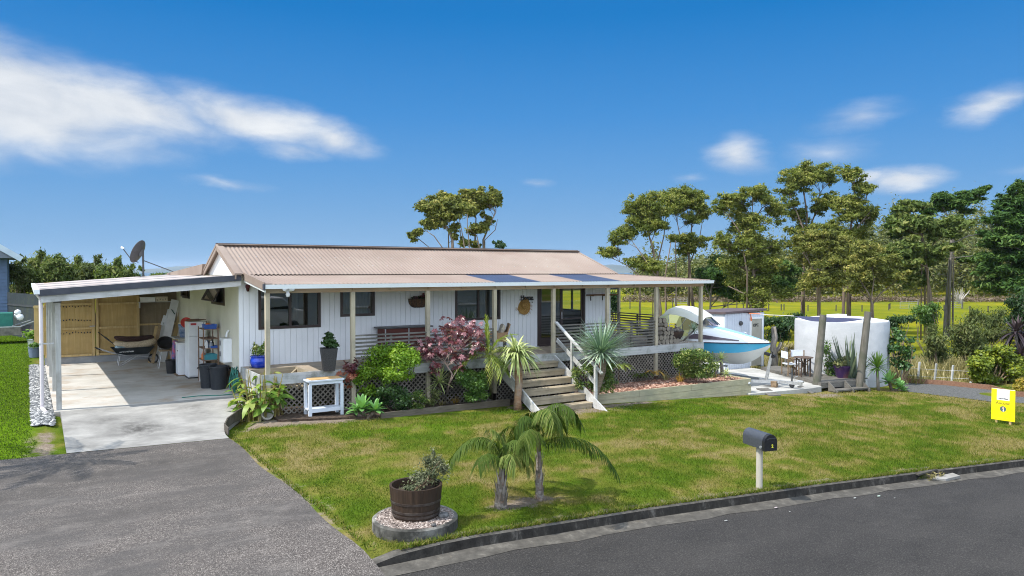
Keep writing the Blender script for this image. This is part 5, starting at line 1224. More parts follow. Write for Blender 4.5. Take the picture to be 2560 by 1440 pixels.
b = MB(); b.box(rp.x-.28, rp.x+.28, HY0-.028, HY0-.008, rp.z-.075, rp.z-.045)
b.build('bar', M['black'], hk)
for i in range(4): b = MB(); x = rp.x-.2+.135*i; b.tube([(x, HY0-.03, rp.z-.06), (x, HY0-.04, rp.z-.16), (x, HY0-.075, rp.z-.17), (x, HY0-.085, rp.z-.13)], .008, 6); b.build('hook', M['black'], hk)
hp = onY(1307, 764, HY0); Mh = Matrix.Rotation(R(78), 3, 'X') @ Matrix.Rotation(R(-14), 3, 'Y')
ht = thing('straw_hat', 'frayed straw hat hanging from the black hook rack', 'hat', (hp.x, HY0-.12, hp.z)); straw = mat('straw', (.25,.13,.035), (.42,.26,.08), 40, .9, .7, 60)
b = MB(); b.lathe([(0, .13), (.07, .125), (.095, .1), (.105, .02), (.16, .0), (.24, -.02), (.24, -.026), (.1, -.01), (.08, .08), (0, .11)], 26, (hp.x, HY0-.06, hp.z), Mh, sx=1, sy=1.25); b.build('brim', straw, ht, smooth=True)
b = MB()
for k in range(46):
    a = math.pi*(1.0+1.15*random.random()); p0 = Vector((hp.x, HY0-.06, hp.z))+Mh@Vector((.22*math.cos(a), .27*math.sin(a), -.02)); p1 = p0+Vector((.1*math.cos(a)+random.uniform(-.02, .02), -.03*random.random(), -.09*random.random())); b.tube([p0, p1], .003, 4)
b.build('fringe', straw, ht)
ws_ = thing('wall_shelf', 'brown wooden shelf on two black brackets right of the sliding door', 'shelf', (17.2, HY0-.1, 2.7))
zz = onY(1500, 737, HY0).z; b = MB(); b.box(16.55, 17.85, HY0-.22, HY0-.01, zz-.02, zz+.025); b.build('board', woodmat('shelf_wood', (.14,.07,.03), (.22,.12,.06), 0), ws_)
for x in (16.75, 17.3): b = MB(); b.box(x-.012, x+.012, HY0-.2, HY0-.008, zz-.04, zz-.021); b.box(x-.012, x+.012, HY0-.03, HY0-.008, zz-.2, zz-.041); b.build('bracket', M['black'], ws_)
fl = thing('floodlight', 'white triple head security light on the verandah beam', 'light', (5.42, 18.44, 3.1))
b = MB(); b.lathe([(0, 0), (.05, 0), (.05, .03), (0, .04)], 14, (5.42, 18.455, 3.11), Matrix.Rotation(R(90), 3, 'X')); b.build('base', M['white_plastic'], fl)
for dx, dz, ang in ((-.1, .06, -40), (.1, .06, 40)):
    b = MB(); b.lathe([(0, 0), (.035, 0), (.05, .05), (.06, .12), (.055, .125), (0, .11)], 16, (5.42+dx*.35, 18.41, 3.1+dz*.4), Matrix.Rotation(R(ang*1.4), 3, 'Y') @ Matrix.Rotation(R(50), 3, 'X')); b.build('lamp_head', M['white_plastic'], fl, smooth=True)
b = MB(); b.lathe([(0, -.06), (.04, -.05), (.055, 0), (.04, .05), (0, .06)], 16, (5.42, 18.40, 3.02)); b.build('sensor', M['white_plastic'], fl, smooth=True)
wl2 = thing('alarm_siren', 'small dark red alarm light under the roof at the house corner', 'alarm', (5.0, HY0-.05, 3.2))
ap = onY(618, 718, HY0); b = MB(); b.box(ap.x-.05, ap.x+.05, HY0-.1, HY0-.007, ap.z-.02, ap.z+.07); b.build('housing', mat('maroon', (.08,.015,.02)), wl2, bevel=.012)
b = MB(); b.lathe([(0, -.1), (.03, -.09), (.045, -.03), (.045, 0), (0, 0)], 14, (ap.x, HY0-.06, ap.z-.021)); b.build('lens', mat('dark_lens', (.05,.01,.012), None, 5, .2), wl2, smooth=True)
# firewood, fire bowl
fw_n = 0
logm = mat('log_bark', (.09,.075,.06), (.19,.165,.135), 8, .95, .7, 20); logc = mat('log_end', (.17,.145,.115), (.26,.225,.18), 9, .9, .3, 30, c3=(.2,.17,.13), s3=8)
c0 = Vector((18.28, 18.62, FL))
LW = ['lowest row', 'second row', 'third row', 'fourth row', 'top']
for row, (n, x0) in enumerate(((7, 0), (6, .05), (5, .08), (4, .06), (3, .1), (2, .2))):
    for k in range(n):
        r_ = random.uniform(.075, .1); x = 18.2+x0+.175*k+random.uniform(-.015, .015); z = FL+.09+row*.148; y0 = 18.6+random.uniform(0, .06)
        if row >= 2 and k < 2 and row < 5:
            A, B_ = (18.14, y0+.05+.16*k, z), (18.14+.5, y0+.1+.16*k, z+.01)
        else: A, B_ = (x, y0, z), (x+random.uniform(-.02, .02), y0+.42, z)
        o = thing('firewood_log', 'cut log in the firewood stack beside the fire bowl', 'log', A, 0, 'firewood stacked on the deck')
        b = MB(); b.tube([A, B_], [r_, r_*.95], 12, False); b.build('bark', logm, o, smooth='all')
        b = MB(); d_ = (Vector(B_)-Vector(A)).normalized(); b.tube([Vector(A)-d_*.002, Vector(A)+d_*.004], r_*.94, 12); b.build('cut_end', logc, o); b = MB(); b.tube([Vector(B_)-d_*.004, Vector(B_)+d_*.002], r_*.9, 12); b.build('cut_end', logc, o)
fb = onZ(1703, 856, FL); fbx, fby = 19.28, 18.95
bo = thing('fire_bowl', 'large dark iron fire bowl heaped with wood on the deck corner', 'fire pit', (fbx, fby, FL))
b = MB(); b.lathe([(0, .05), (.15, .06), (.3, .14), (.39, .28), (.42, .40), (.43, .42), (.40, .42), (.37, .3), (.28, .17), (0, .1)], 34, (fbx, fby, FL)); b.build('bowl', mat('rusted_iron', (.025,.018,.016), (.06,.035,.028), 6, .6), bo, smooth=True)
for k in range(3): a = 2.1*k; b = MB(); b.tube([(fbx+.2*math.cos(a), fby+.2*math.sin(a), FL+.1), (fbx+.28*math.cos(a), fby+.28*math.sin(a), FL)], .015, 6); b.build('leg', M['black'], bo)
for k in range(26):
    a = random.random()*6.28; rr = .3*math.sqrt(random.random()); z = FL+.44+.2*(1-rr/.3)*random.random(); b = MB()
    b.obox((fbx+rr*math.cos(a), fby+rr*math.sin(a), z), (random.uniform(.12, .28), random.uniform(.05, .1), random.uniform(.04, .08)), (random.uniform(-.5, .5), random.uniform(-.5, .5), random.random()*3))
    tag(b.build('kindling', [logm, logc, M['grey_timber']][k % 3], None, bevel=.006), 'split piece of kindling heaped in the iron fire bowl', 'kindling', 'kindling in the fire bowl')
def chips(n): x = 18.2+2.0*rng.random(n); y = 18.53+.5*rng.random(n); return np.stack([x, y, np.full(n, FL+.006)], 1)
pebbles('wood_chips', chips, 420, .022, leafmat('wood_chips', (.2,.17,.14), (.35,.3,.25), (.5,.46,.4), 0, .9, k=1))
# ================================================================== YARD: potting bench, barrel, mailbox, sign
bn = thing('potting_bench', 'pale blue grey painted bench table with a tan top board beside the deck', 'table', (6.1, 18.1, 0))
bm_ = mat('bench_paint', (.52,.56,.62), (.60,.64,.70), 3, .5); bx0, bx1, by0, by1, bz = 5.78, 6.66, 17.92, 18.34, -.05; BT = .90
for x in (bx0, bx1-.07):
    for y in (by0, by1-.07): b = MB(); b.box(x, x+.075, y, y+.075, bz-.02, BT-.12); b.build('leg', bm_, bn)
b = MB(); b.box(bx0-.02, bx1+.02, by0-.025, by1+.02, BT-.04, BT); b.box(bx0+.01, bx1-.01, by0+.01, by0+.04, BT-.119, BT-.041); b.box(bx0+.01, bx1-.01, by1-.04, by1-.01, BT-.119, BT-.041); b.build('frame', bm_, bn, bevel=.004)
b = MB(); b.box(bx0+.06, bx1-.02, by0+.02, by1-.01, BT+.001, BT+.018); b.build('top_board', woodmat('tan_board', (.42,.26,.11), (.55,.36,.17), 0, 4), bn)
b = MB(); b.box(bx0+.0, bx1-.0, by0+.03, by1-.03, bz+.2, bz+.23); b.box(bx0+.075, bx1-.075, by0-.005, by0+.03, bz+.15, bz+.235); b.build('lower_shelf', bm_, bn)
# half barrel on a gravel topped concrete disc
dx_, dy_ = onZ(1038, 1306, .06).x, onZ(1038, 1306, .06).y
gd = thing('concrete_disc', 'round mossy concrete slab topped with pink gravel under the half barrel', 'slab', (dx_, dy_, 0))
b = MB(); b.lathe([(0, -.05), (.585, -.05), (.6, .0), (.6, .135), (.575, .155), (.53, .15), (.52, .12), (0, .12)], 56, (dx_, dy_, 0)); b.build('rim', mat('mossy_rim', (.022,.022,.019), (.09,.085,.075), 5, .95, .6, 30, c3=(.30,.29,.26), s3=1.3), gd, smooth=True)
def disc_pts(n): a = rng.random(n)*6.28; r_ = .545*np.sqrt(rng.random(n)); return np.stack([dx_+r_*np.cos(a), dy_+r_*np.sin(a), .135+.02*rng.random(n)+.012*(1-r_/.5)], 1)
pebbles('gravel', disc_pts, 5200, .0125, leafmat('pink_gravel', (.10,.078,.068), (.24,.19,.165), (.46,.40,.36), 0, .85, k=1))
kx, ky = onZ(1040, 1288, .15).x, onZ(1040, 1288, .15).y
ba = thing('half_barrel', 'dark oak half wine barrel with rusty hoops planted with a leaning shrub', 'barrel planter', (kx, ky, .14))
oak = woodmat('dark_oak', (.024,.015,.009), (.052,.031,.019), 2, 5, (.038,.026,.018))
def br(z): return .318+.055*(z/.46)**.8
b = MB(); n = 64; V = []
zs = [0, .1, .2, .3, .4, .46]
for z in zs:
    for k in range(n): a = 2*math.pi*k/n; r_ = br(z)-(.005 if k % 2 else 0); b.v.append((r_*math.cos(a), r_*math.sin(a), z))
for i in range(5):
    for k in range(n): b.f.append((i*n+k, i*n+(k+1) % n, (i+1)*n+(k+1) % n, (i+1)*n+k))
b.lathe([(br(.46)-.003, .46), (br(.46)-.035, .458), (br(.35)-.04, .33), (0, .32)], n); b.build('staves', oak, ba, local=True)
for z in (.05, .11, .235): b = MB(); b.lathe([(br(z)+.0015, z), (br(z)+.006, z+.002), (br(z+.035)+.006, z+.033), (br(z+.035)+.0015, z+.035)], n); b.build('hoop', mat('rusty_hoop', (.045,.032,.026), (.10,.085,.075), 9, .55, metal=.5), ba, local=True, smooth=True)
soil_disc(ba, .33, .35)
foliage('shrub_foliage', [((.1, .05, .52), (.18, .2, .12)), ((.24, -.02, .58), (.16, .16, .14)), ((.33, .0, .72), (.12, .12, .13)), ((.22, .05, .74), (.1, .1, .12)), ((.42, -.05, .62), (.1, .1, .14)), ((-.12, -.05, .43), (.14, .14, .06)), ((.3, .05, .86), (.05, .05, .08))], 3400, .045, .016, leafmat('grey_green_leaves', (.03,.038,.02), (.07,.08,.04), (.18,.18,.11), .15, .6, .15), ba, local=True, soft=1)
b = MB()
for k in range(7): b.tube([(.05*random.uniform(-1, 1), .05*random.uniform(-1, 1), .35), (.15+.1*random.random(), .08*random.uniform(-1, 1), .52), (.25+.15*random.random(), .12*random.uniform(-1, 1), .75)], [.01, .007, .003], 5)
b.build('stem', M['twig'], ba, local=True)
for (px, py, r_, lab) in ((1108, 1292, .075, 'dark rock on the gravel behind the half barrel'), (1084, 1316, .035, 'small round stone in front of the half barrel')):
    p = onZ(px, py, .15); me_ = MB(); n = 8
    prof = [(0, -1), (.7, -.6), (1, 0), (.75, .6), (0, .8)]
    for (q, z) in prof:
        for k in range(n): a = 6.283*k/n; s_ = r_*random.uniform(.85, 1.15); me_.v.append((p.x+q*s_*1.2*math.cos(a), p.y+q*s_*math.sin(a), .17+z*r_*.7))
    for i in range(4):
        for k in range(n): me_.f.append((i*n+k, i*n+(k+1) % n, (i+1)*n+(k+1) % n, (i+1)*n+k))
    tag(me_.build('stone', mat('stone_%d' % px, (.06,.06,.06), (.16,.155,.15), 14, .9), None, smooth='all'), lab, 'stone')
# mailbox
mp0 = onG(1898, 1225); mz = gz(mp0.x, mp0.y)
mb_ = thing('mailbox', 'black plastic arched mailbox with yellow number on a round post', 'mailbox', (mp0.x, mp0.y, mz))
b = MB(); b.tube([(mp0.x, mp0.y, mz-.1), (mp0.x, mp0.y, mz+.78)], .056, 18); b.build('post', woodmat('round_post', (.36,.33,.27), (.48,.45,.38), 2, 5), mb_, smooth=True)
zt = mz+.775; rot = R(-14); 
def MBX(u, v, w_): return (mp0.x+u*math.cos(rot)-v*math.sin(rot), mp0.y+u*math.sin(rot)+v*math.cos(rot), zt+w_)
# arched section in (u,w), extruded along v (front faces the street)
prof = [(-.125, 0), (.125, 0), (.128, .14)]+[(.128*math.cos(a), .14+.13*math.sin(a)) for a in [math.pi*i/14 for i in range(1, 14)]]+[(-.128, .14)]
def along(p, v): return MBX(p[0], v, p[1])
mbx = mat('mailbox_plastic', (.045,.05,.06), (.06,.066,.078), 30, .38)
b = MB(); k = len(prof); b.v = [along(p, .3) for p in prof]+[along(p, -.24) for p in prof]; b.f = [tuple(range(k)), tuple(range(2*k-1, k-1, -1))]+[(i, (i+1) % k, k+(i+1) % k, k+i) for i in range(k)]; b.build('box', mbx, mb_, smooth=True)
b = MB(); pr2 = [(p[0]*1.06, -.02+p[1]*1.05) for p in prof]; b.v = [along(p, -.24) for p in pr2]+[along((p[0]*.97, p[1]), -.30) for p in pr2]; b.f = [tuple(range(k)), tuple(range(2*k-1, k-1, -1))]+[(i, (i+1) % k, k+(i+1) % k, k+i) for i in range(k)]; fd = b.build('front_panel', mat('mailbox_front', (.012,.012,.014), (.018,.018,.02), 30, .35), mb_, smooth=True)
b = MB(); b.slab([MBX(-.09, -.305, .175), MBX(.09, -.305, .175), MBX(.07, -.345, .205), MBX(-.07, -.345, .205)], (0, 0, .012)); b.build('slot_hood', mbx, fd)
b = MB(); b.slab([MBX(-.085, -.3015, .135), MBX(.085, -.3015, .135), MBX(.085, -.3015, .172), MBX(-.085, -.3015, .172)], (0, -.003, 0)); b.build('slot', M['black'], fd)
b = MB(); b.slab([MBX(.01, -.3015, .035), MBX(.045, -.3015, .035), MBX(.045, -.3015, .095), MBX(.01, -.3015, .095)], (0, -.003, 0)); b.build('number_plate', M['black'], fd)
text('2', .075, mat('yellow_digit', (.75,.7,.05)), MBX(.0275, -.3075, .065), (R(90), 0, rot), fd, name='number', bold=.003)
b = MB(); q = MBX(-.0, -.2, 0); b.lathe([(0, -.008), (.025, -.008), (.025, .008), (0, .008)], 14, MBX(-.135, -.2, .035), Matrix.Rotation(rot, 3, 'Z') @ Matrix.Rotation(R(90), 3, 'Y')); b.build('lock', M['steel'], mb_)
b = MB(); b.box(mp0.x-.09, mp0.x+.09, mp0.y-.09, mp0.y+.09, zt-.012, zt-.001); b.build('mount_plate', M['black'], mb_)
# auction sign
sg = onG(2507, 1060); sz_ = gz(sg.x, sg.y)
sn_ = thing('auction_sign', 'yellow auction sign board with white panel standing on the lawn', 'sign', (sg.x, sg.y, sz_))
srz = R(-62)                                            # faces the street corner
u_ = Vector((math.cos(srz), math.sin(srz), 0)); nrm = Vector((math.sin(srz), -math.cos(srz), 0))
face_d = (CP-Vector((sg.x, sg.y, 3.6))).normalized()
u_ = Vector((-face_d.y, face_d.x, 0)); u_ = Matrix.Rotation(R(-20), 3, 'Z') @ u_; nrm = Vector((u_.y, -u_.x, 0)); yaw = math.atan2(u_.y, u_.x)
def SP(a, h, o_=0): return Vector((sg.x, sg.y, sz_))+u_*a+nrm*o_+Vector((0, 0, h))
yel = mat('yellow_board', (.80,.66,.0), (.84,.70,.01), 2, .45); W_, H0, H1 = .30, .1, 1.0
b = MB(); b.slab([SP(-W_, H0), SP(W_, H0), SP(W_, H1), SP(-W_, H1)], -nrm*.02); bd = b.build('board', yel, sn_)
b = MB(); b.slab([SP(-.16, .68, .001), SP(.16, .68, .001), SP(.16, .985, .001), SP(-.16, .985, .001)], nrm*.003); b.build('white_panel', M['white_paint'], bd)
b = MB(); b.slab([SP(-W_, H1-.012, .0015), SP(W_, H1-.012, .0015), SP(W_, H1, .0015), SP(-W_, H1, .0015)], nrm*.002); b.build('top_edge', M['white_paint'], bd)
ink = mat('sign_ink', (.06,.06,.07)); rr_ = (R(90), 0, yaw)
text('RayWhite', .058, ink, SP(0, .725, .006), rr_, bd, bold=.002); text('Auction', .115, mat('sign_brown', (.16,.12,.02)), SP(0, .595, .003), rr_, bd, bold=.001)
text('Open Home', .028, mat('sign_brown_small', (.35,.27,.02)), SP(0, .315, .003), rr_, bd) if 0 else None
b = MB()
for h, wd in ((.32, .13), (.27, .11), (.16, .15)):
    for k in range(9): a = -wd+2*wd*k/9; b.slab([SP(a, h, .001), SP(a+wd*.17, h, .001), SP(a+wd*.17, h+.014, .001), SP(a, h+.014, .001)], nrm*.002)
b.build('print_pattern', mat('sign_faint', (.50,.40,.02)), bd)
b = MB(); b.add([SP(0, .43, .002)]+[SP(.08*math.cos(a), .43+.08*math.sin(a), .002) for a in [6.2832*i/28 for i in range(28)]], [(0, 1+i, 1+(i+1) % 28) for i in range(28)]); b.build('portrait', mat('portrait_ground', (.05,.09,.11), (.08,.14,.13), 12), bd)
b = MB(); b.add([SP(.005+.024*math.cos(a), .455+.032*math.sin(a), .003) for a in [6.2832*i/16 for i in range(16)]], [tuple(range(16))]); b.build('portrait_face', mat('skin_print', (.6,.38,.3)), bd)
b = MB(); b.add([SP(-.01, .36, .003), SP(.03, .36, .003), SP(.02, .42, .003), SP(0, .42, .003)], [(0, 1, 2, 3)]); b.build('portrait_shirt', M['white_paint'], bd)
for a in (-.18, .17): b = MB(); b.bar(SP(a, -.2, -.045), SP(a, .8, -.045), .05, .05, up=tuple(nrm)); b.build('stake', M['stud'], sn_)

# ================================================================== RIGHT SIDE: tank, deck, poles, shed, boat
# water tank
tq_ = onD(2103, 800, 30.6); tp_ = Vector((tq_.x, tq_.y, -1.1)); TR_ = 1.8; TZ0, TZ1 = -1.15, 1.6
tk = thing('water_tank', 'large round white plastered concrete water tank behind the leaning poles', 'water tank', tuple(tp_))
m, t = nt('white_plaster'); n_ = noise(t, 1.1, 8, .7, (1, 1, 1)); c = ramp(t, n_, [(.3, (.34,.355,.37)), (.7, (.45,.46,.475))])
c = mixc(t, ramp(t, noise(t, 3.2, 7, .7, (1, 1, .35)), [(.62, (0,0,0)), (.72, (.8,.8,.8))]), c, (.42,.42,.41)); finish(t, c, .8, 0, .2, noise(t, 2.2, 5, .55, (1, 1, 2)), .5, .035)
b = MB(); b.lathe([(TR_*1.01, TZ0-.1), (TR_, TZ0+.3), (TR_, TZ1-.05), (TR_-.03, TZ1)], 72, (tp_.x, tp_.y, 0)); b.build('wall', m, tk, smooth=True)
b = MB(); b.lathe([(TR_-.03, TZ1), (TR_*.6, TZ1+.10), (0, TZ1+.16)], 72, (tp_.x, tp_.y, 0)); b.build('lid', M['white_paint'], tk, smooth=True)
b = MB(); b.lathe([(0, 0), (.18, 0), (.18, .14), (.0, .16)], 20, (tp_.x-.65, tp_.y-.3, TZ1+.11)); b.build('inspection_cap', M['white_plastic'], tk, smooth=True)
b = MB(); b.box(tp_.x-.25, tp_.x+.55, tp_.y+.1, tp_.y+.5, TZ1+.12, TZ1+.2); b.build('hatch', M['white_plastic'], tk)

def tank_d(px):
    a = onD(px, 700, 10); b2 = onD(px, 700, 40)
    for i in range(600):
        q = a.lerp(b2, i/600)
        if math.hypot(q.x-tp_.x, q.y-tp_.y) < TR_+.07: return FX*q.x+FY*q.y
    return 29
pp = onD(2164, 978, tank_d(2164)); b = MB(); b.tube([(pp.x, pp.y, .35), (pp.x, pp.y, -1.1)], .06, 12); b.build('outlet_pipe', M['white_plastic'], tk, smooth=True)
b = MB(); a0 = math.atan2(-FY*.9, -FX*.2)
for k in range(5):
    a = -1.35+.018*k+.1*random.random()*0; h = random.uniform(.35, .8); b.slab([(tp_.x+(TR_+.002)*math.cos(a), tp_.y+(TR_+.002)*math.sin(a), .35+random.random()*.2), (tp_.x+(TR_+.002)*math.cos(a+.014), tp_.y+(TR_+.002)*math.sin(a+.014), .3), (tp_.x+(TR_+.002)*math.cos(a+.014), tp_.y+(TR_+.002)*math.sin(a+.014), .3-h*.6), (tp_.x+(TR_+.002)*math.cos(a+.004), tp_.y+(TR_+.002)*math.sin(a+.004), .3-h)], (0, -.002, 0))
b.build('stain', M['dark_grey'], tk)
# low deck
dk = thing('low_deck', 'low weathered grey deck with a step in front of the white tank', 'deck', (25.3, 18.2, -.5))
DKP = [(24.35, 16.45), (26.35, 16.1), (26.9, 16.6), (27.0, 20.4), (26.2, 20.5)]
b = MB(); x = 24.2
dirv = Vector((24.35-26.2, 16.45-20.5, 0)).normalized()
for i in range(17):
    u = i/17; A = (24.35+(26.9-24.35)*u, 16.45-.3*min(u, .8)/.8); B_ = (26.2+(.9)*u, 20.5-.1*u); v = (i+.93)/17; C = (24.35+(26.9-24.35)*v, 16.45-.3*min(v, .8)/.8); D = (26.2+.9*v, 20.5-.1*v)
    b.slab([(*A, -.52), (*C, -.52), (*D, -.52), (*B_, -.52)], (0, 0, .035))
b.build('decking', M['grey_timber_y'], dk)
b = MB(); b.bar((24.3, 16.42, -.6), (26.3, 16.1, -.6), .04, .2); b.bar((24.32, 16.44, -.59), (26.16, 20.5, -.59), .04, .17); b.build('fascia', M['grey_timber'], dk)
b = MB(); b.bar((24.55, 16.12, -.76), (26.2, 15.85, -.76), .34, .05); b.build('step', M['grey_timber'], dk)
for q in (.0, .5, 1): b = MB(); p = Vector((24.6+1.6*q, 16.3-.27*q, 0)); b.slab([(p.x, p.y, -.45), (p.x, p.y, -.85), (p.x-.06, p.y-.42, -.95), (p.x-.06, p.y-.42, -.78)], (.045, 0, 0)); b.build('bracket', M['grey_timber'], dk)
# ramp boards
for (px, py, qx, qy, lab) in ((1905, 972, 1938, 990, 'grey wooden ramp board at the pad edge nearest the planter'), (1998, 966, 2035, 983, 'grey wooden ramp board at the pad edge beside the left pole')):
    A = onZ(px, py, -.585); B_ = onG(qx, qy); o = thing('ramp_board', lab, 'ramp', tuple(B_), 0, 'ramps off the concrete pad')
    sd_ = Vector((B_.y-A.y, -(B_.x-A.x), 0)).normalized()*.22
    b = MB(); b.slab([A-sd_, A+sd_, B_+sd_, B_-sd_], (0, 0, .03)); b.build('board', M['grey_timber'], o)
    b = MB(); b.slab([A-sd_+Vector((0, 0, -.002)), B_-sd_+Vector((0, 0, -.01)), Vector((A.x, A.y, gz(A.x, A.y)-.05))-sd_], sd_*.15); b.build('side', M['grey_timber'], o)
# poles
polm = woodmat('pole_wood', (.085,.077,.064), (.175,.16,.135), 2, 6, (.075,.08,.055))
pA = onG(2040, 976); pAt = onD(2058, 787, FX*pA.x+FY*pA.y+.1); pB = onG(2148, 976); pBt = onD(2170, 779, FX*pB.x+FY*pB.y)
for a, c_, lab in ((pA, pAt, 'leaning grey round pole at the deck corner'), (pB, pBt, 'leaning grey round pole right of the potted flax')):
    b = MB(); b.tube([a+(a-c_)*.1, a+(c_-a)*.33, a+(c_-a)*.66, c_], [.145, .14, .13, .122], 16); tag(b.build('leaning_pole', polm, None, smooth=True), lab, 'pole', 'poles holding the shade sail')
# shade sail on ropes
sl_ = thing('shade_sail', 'navy shade sail strung low between the shed rope and the leaning poles', 'shade sail', tuple(pAt))
A = onD(1985, 790, 28.6); B_ = pBt+(pB-pBt)*.09; Cn = pAt+(pA-pAt)*.07
b = MB(); n = 16
for i in range(n+1):
    u = i/n; f_ = A+(B_-A)*u; nr = A.lerp(Cn, u*2) if u < .5 else Cn.lerp(B_, u*2-1); sag = math.sin(math.pi*(u*2 % 1 if u not in (0, .5, 1) else 0))*.05
    nr = nr-Vector((0, 0, .06*math.sin(math.pi*u)+sag)); 
    for v in (0, .33, .66, 1): p = f_.lerp(nr, v)-Vector((0, 0, .05*math.sin(math.pi*v)*math.sin(math.pi*u))); b.v.append(tuple(p))
for i in range(n):
    for k in range(3): b.f.append((i*4+k, i*4+k+1, (i+1)*4+k+1, (i+1)*4+k))
b.build('cloth', mat('navy_cloth', (.03,.035,.075), (.045,.05,.10), 12, .85), sl_, smooth=True)
SH0 = Vector((27.3, 21.28, 1.72)); sh_ = onY(1872, 783, 21.27)
b = MB(); b.tube([A, A.lerp(sh_, .5)+Vector((0, 0, -.02)), sh_], .016, 6); b.build('rope', M['rope'], sl_)
b = MB(); b.bar(sh_, sh_.lerp(A, .28), .06, .03); b.tube([sh_+Vector((.1, -.02, 0)), sh_+Vector((.12, -.03, -.18)), sh_+Vector((.07, -.03, -.3)), sh_+Vector((.15, -.03, -.34)), sh_+Vector((.16, -.03, -.22)), sh_+Vector((.12, -.03, -.16))], .02, 6); b.build('strap', mat('orange_strap', (.75,.2,.07), (.85,.3,.15), 8, .6), sl_)
# director chairs and round table
def director(x, y, rz, label):
    o = thing('director_chair', label, 'chair', (x, y, -.484), rz, 'director chairs on the low deck'); wd = M['twig']; cl = mat('canvas_pale', (.6,.64,.68), (.68,.72,.76), 8, .8)
    for s in (-1, 1):
        for y_ in (-.22, .22): b = MB(); b.box(s*.27-.018, s*.27+.018, y_-.02, y_+.02, 0, .62 if y_ < 0 else .92); b.build('leg', wd, o, local=True)
        b = MB(); b.box(s*.27-.03, s*.27+.03, -.26, .22, .62, .645); b.build('arm', wd, o, local=True)
    b = MB(); b.bar((-.27, -.2, .05), (.27, -.2, .42), .02, .035, up=(0, 1, 0)); b.bar((.27, -.175, .05), (-.27, -.175, .42), .02, .035, up=(0, 1, 0)); b.build('brace', wd, o, local=True)
    b = MB(); b.box(-.26, .26, -.22, .22, .42, .45); b.build('seat', cl, o, local=True)
    b = MB(); b.box(-.28, .28, .235, .25, .66, .93); b.build('backrest', cl, o, local=True)
c1 = onZ(1975, 938, -.48); c2 = onZ(2012, 930, -.48); tt_ = onZ(2008, 940, -.48)
director(c1.x+.15, c1.y+.1, R(62), 'pale canvas director chair side on, left of the round table'); director(tt_.x+.42, tt_.y+.5, R(-36), 'pale canvas director chair facing us behind the round table')
ta = thing('round_table', 'small round dark wooden table with crossed legs on the low deck', 'table', (tt_.x, tt_.y, -.484)); dw = woodmat('dark_teak', (.06,.04,.03), (.11,.075,.055), 0)
b = MB(); b.lathe([(0, .72), (.36, .72), (.37, .73), (.36, .75), (0, .75)], 36, (tt_.x, tt_.y, -.484)); b.build('tabletop', dw, ta)
for k in range(4): a = k*math.pi/2+.35; b = MB(); b.bar((tt_.x+.26*math.cos(a), tt_.y+.26*math.sin(a), -.484), (tt_.x+.26*math.cos(a), tt_.y+.26*math.sin(a), .236), .04, .05); b.bar((tt_.x+.26*math.cos(a), tt_.y+.26*math.sin(a), .2), (tt_.x-.1*math.cos(a), tt_.y-.1*math.sin(a), -.1), .03, .035); b.build('leg', dw, ta)
# shed
sd2 = thing('garden_shed', 'small pale grey weatherboard shed with a beige door behind the boat', 'shed', (26, 21.3, -.6))
X0, X1, Y0, Y1 = 24.8, 27.36, 21.3, 23.2; dz0 = -.55; d0 = onY(1877, 800, Y0).x; d1 = onY(1904, 800, Y0).x; dzt = onY(1890, 796, Y0).z
sg_ = mat('pale_grey_boards', (.50,.54,.60), (.57,.61,.67), 2, .55); b = MB(); x = X0
while x < X1-.01:
    x2 = min(x+.15, X1); top = 1.75+.18*(x-X0)/(X1-X0)*0+.02
    if x2 <= d0 or x >= d1: b.box(x, x2-.01, Y0-.014, Y0, -.62, 1.78)
    else: b.box(x, x2-.01, Y0-.014, Y0, dzt, 1.78)
    x = x2
b.box(X0, d0, Y0+.001, Y0+.08, -.62, 1.78); b.box(d1, X1, Y0+.001, Y0+.08, -.62, 1.78); b.box(d0, d1, Y0+.001, Y0+.08, dzt, 1.78); b.build('front_wall', sg_, sd2)
b = MB(); b.box(X0, X0+.08, Y0+.081, Y1, -.62, 1.78); b.box(X1-.08, X1, Y0+.081, Y1, -.62, 1.78); b.box(X0+.08, X1-.08, Y1-.08, Y1, -.62, 1.78); b.build('wall', M['white_wall'], sd2)  # whiter than the front boards: sun on the side put into the colour
b = MB(); b.slab([(X0-.08, Y0-.1, 1.78), (X1+.06, Y0-.1, 1.86), (X1+.06, Y1+.1, 1.80), (X0-.08, Y1+.1, 1.72)], (0, 0, .09)); b.build('roof', mat('dark_brown_roof', (.09,.065,.065), (.12,.09,.09), 3, .5), sd2)
b = MB(); b.box(d0+.02, d1-.02, Y0-.005, Y0+.03, dz0, dzt-.02); do = b.build('door', mat('beige_door', (.33,.31,.25), (.38,.36,.30), 3, .6), sd2)
b = MB(); b.box(d0-.07, d0+.015, Y0-.035, Y0-.0145, dz0, dzt+.06); b.box(d1-.015, d1+.07, Y0-.035, Y0-.0145, dz0, dzt+.06); b.box(d0+.015, d1-.015, Y0-.035, Y0-.0145, dzt-.015, dzt+.06); b.build('door_frame', M['white_paint'], sd2)
tz = onY(1889, 813, Y0); text('OPC', .18, M['black'], (tz.x, Y0-.012, tz.z), (R(90), 0, 0), do, bold=.006)
lp = onY(1850, 808, Y0); b = MB(); b.lathe([(0, 0), (.1, 0), (.1, .05), (.07, .09), (0, .1)], 18, (lp.x, Y0-.02, lp.z), Matrix.Rotation(R(90), 3, 'X')); b.build('bulkhead_lamp', M['dark_grey'], sd2, smooth=True)

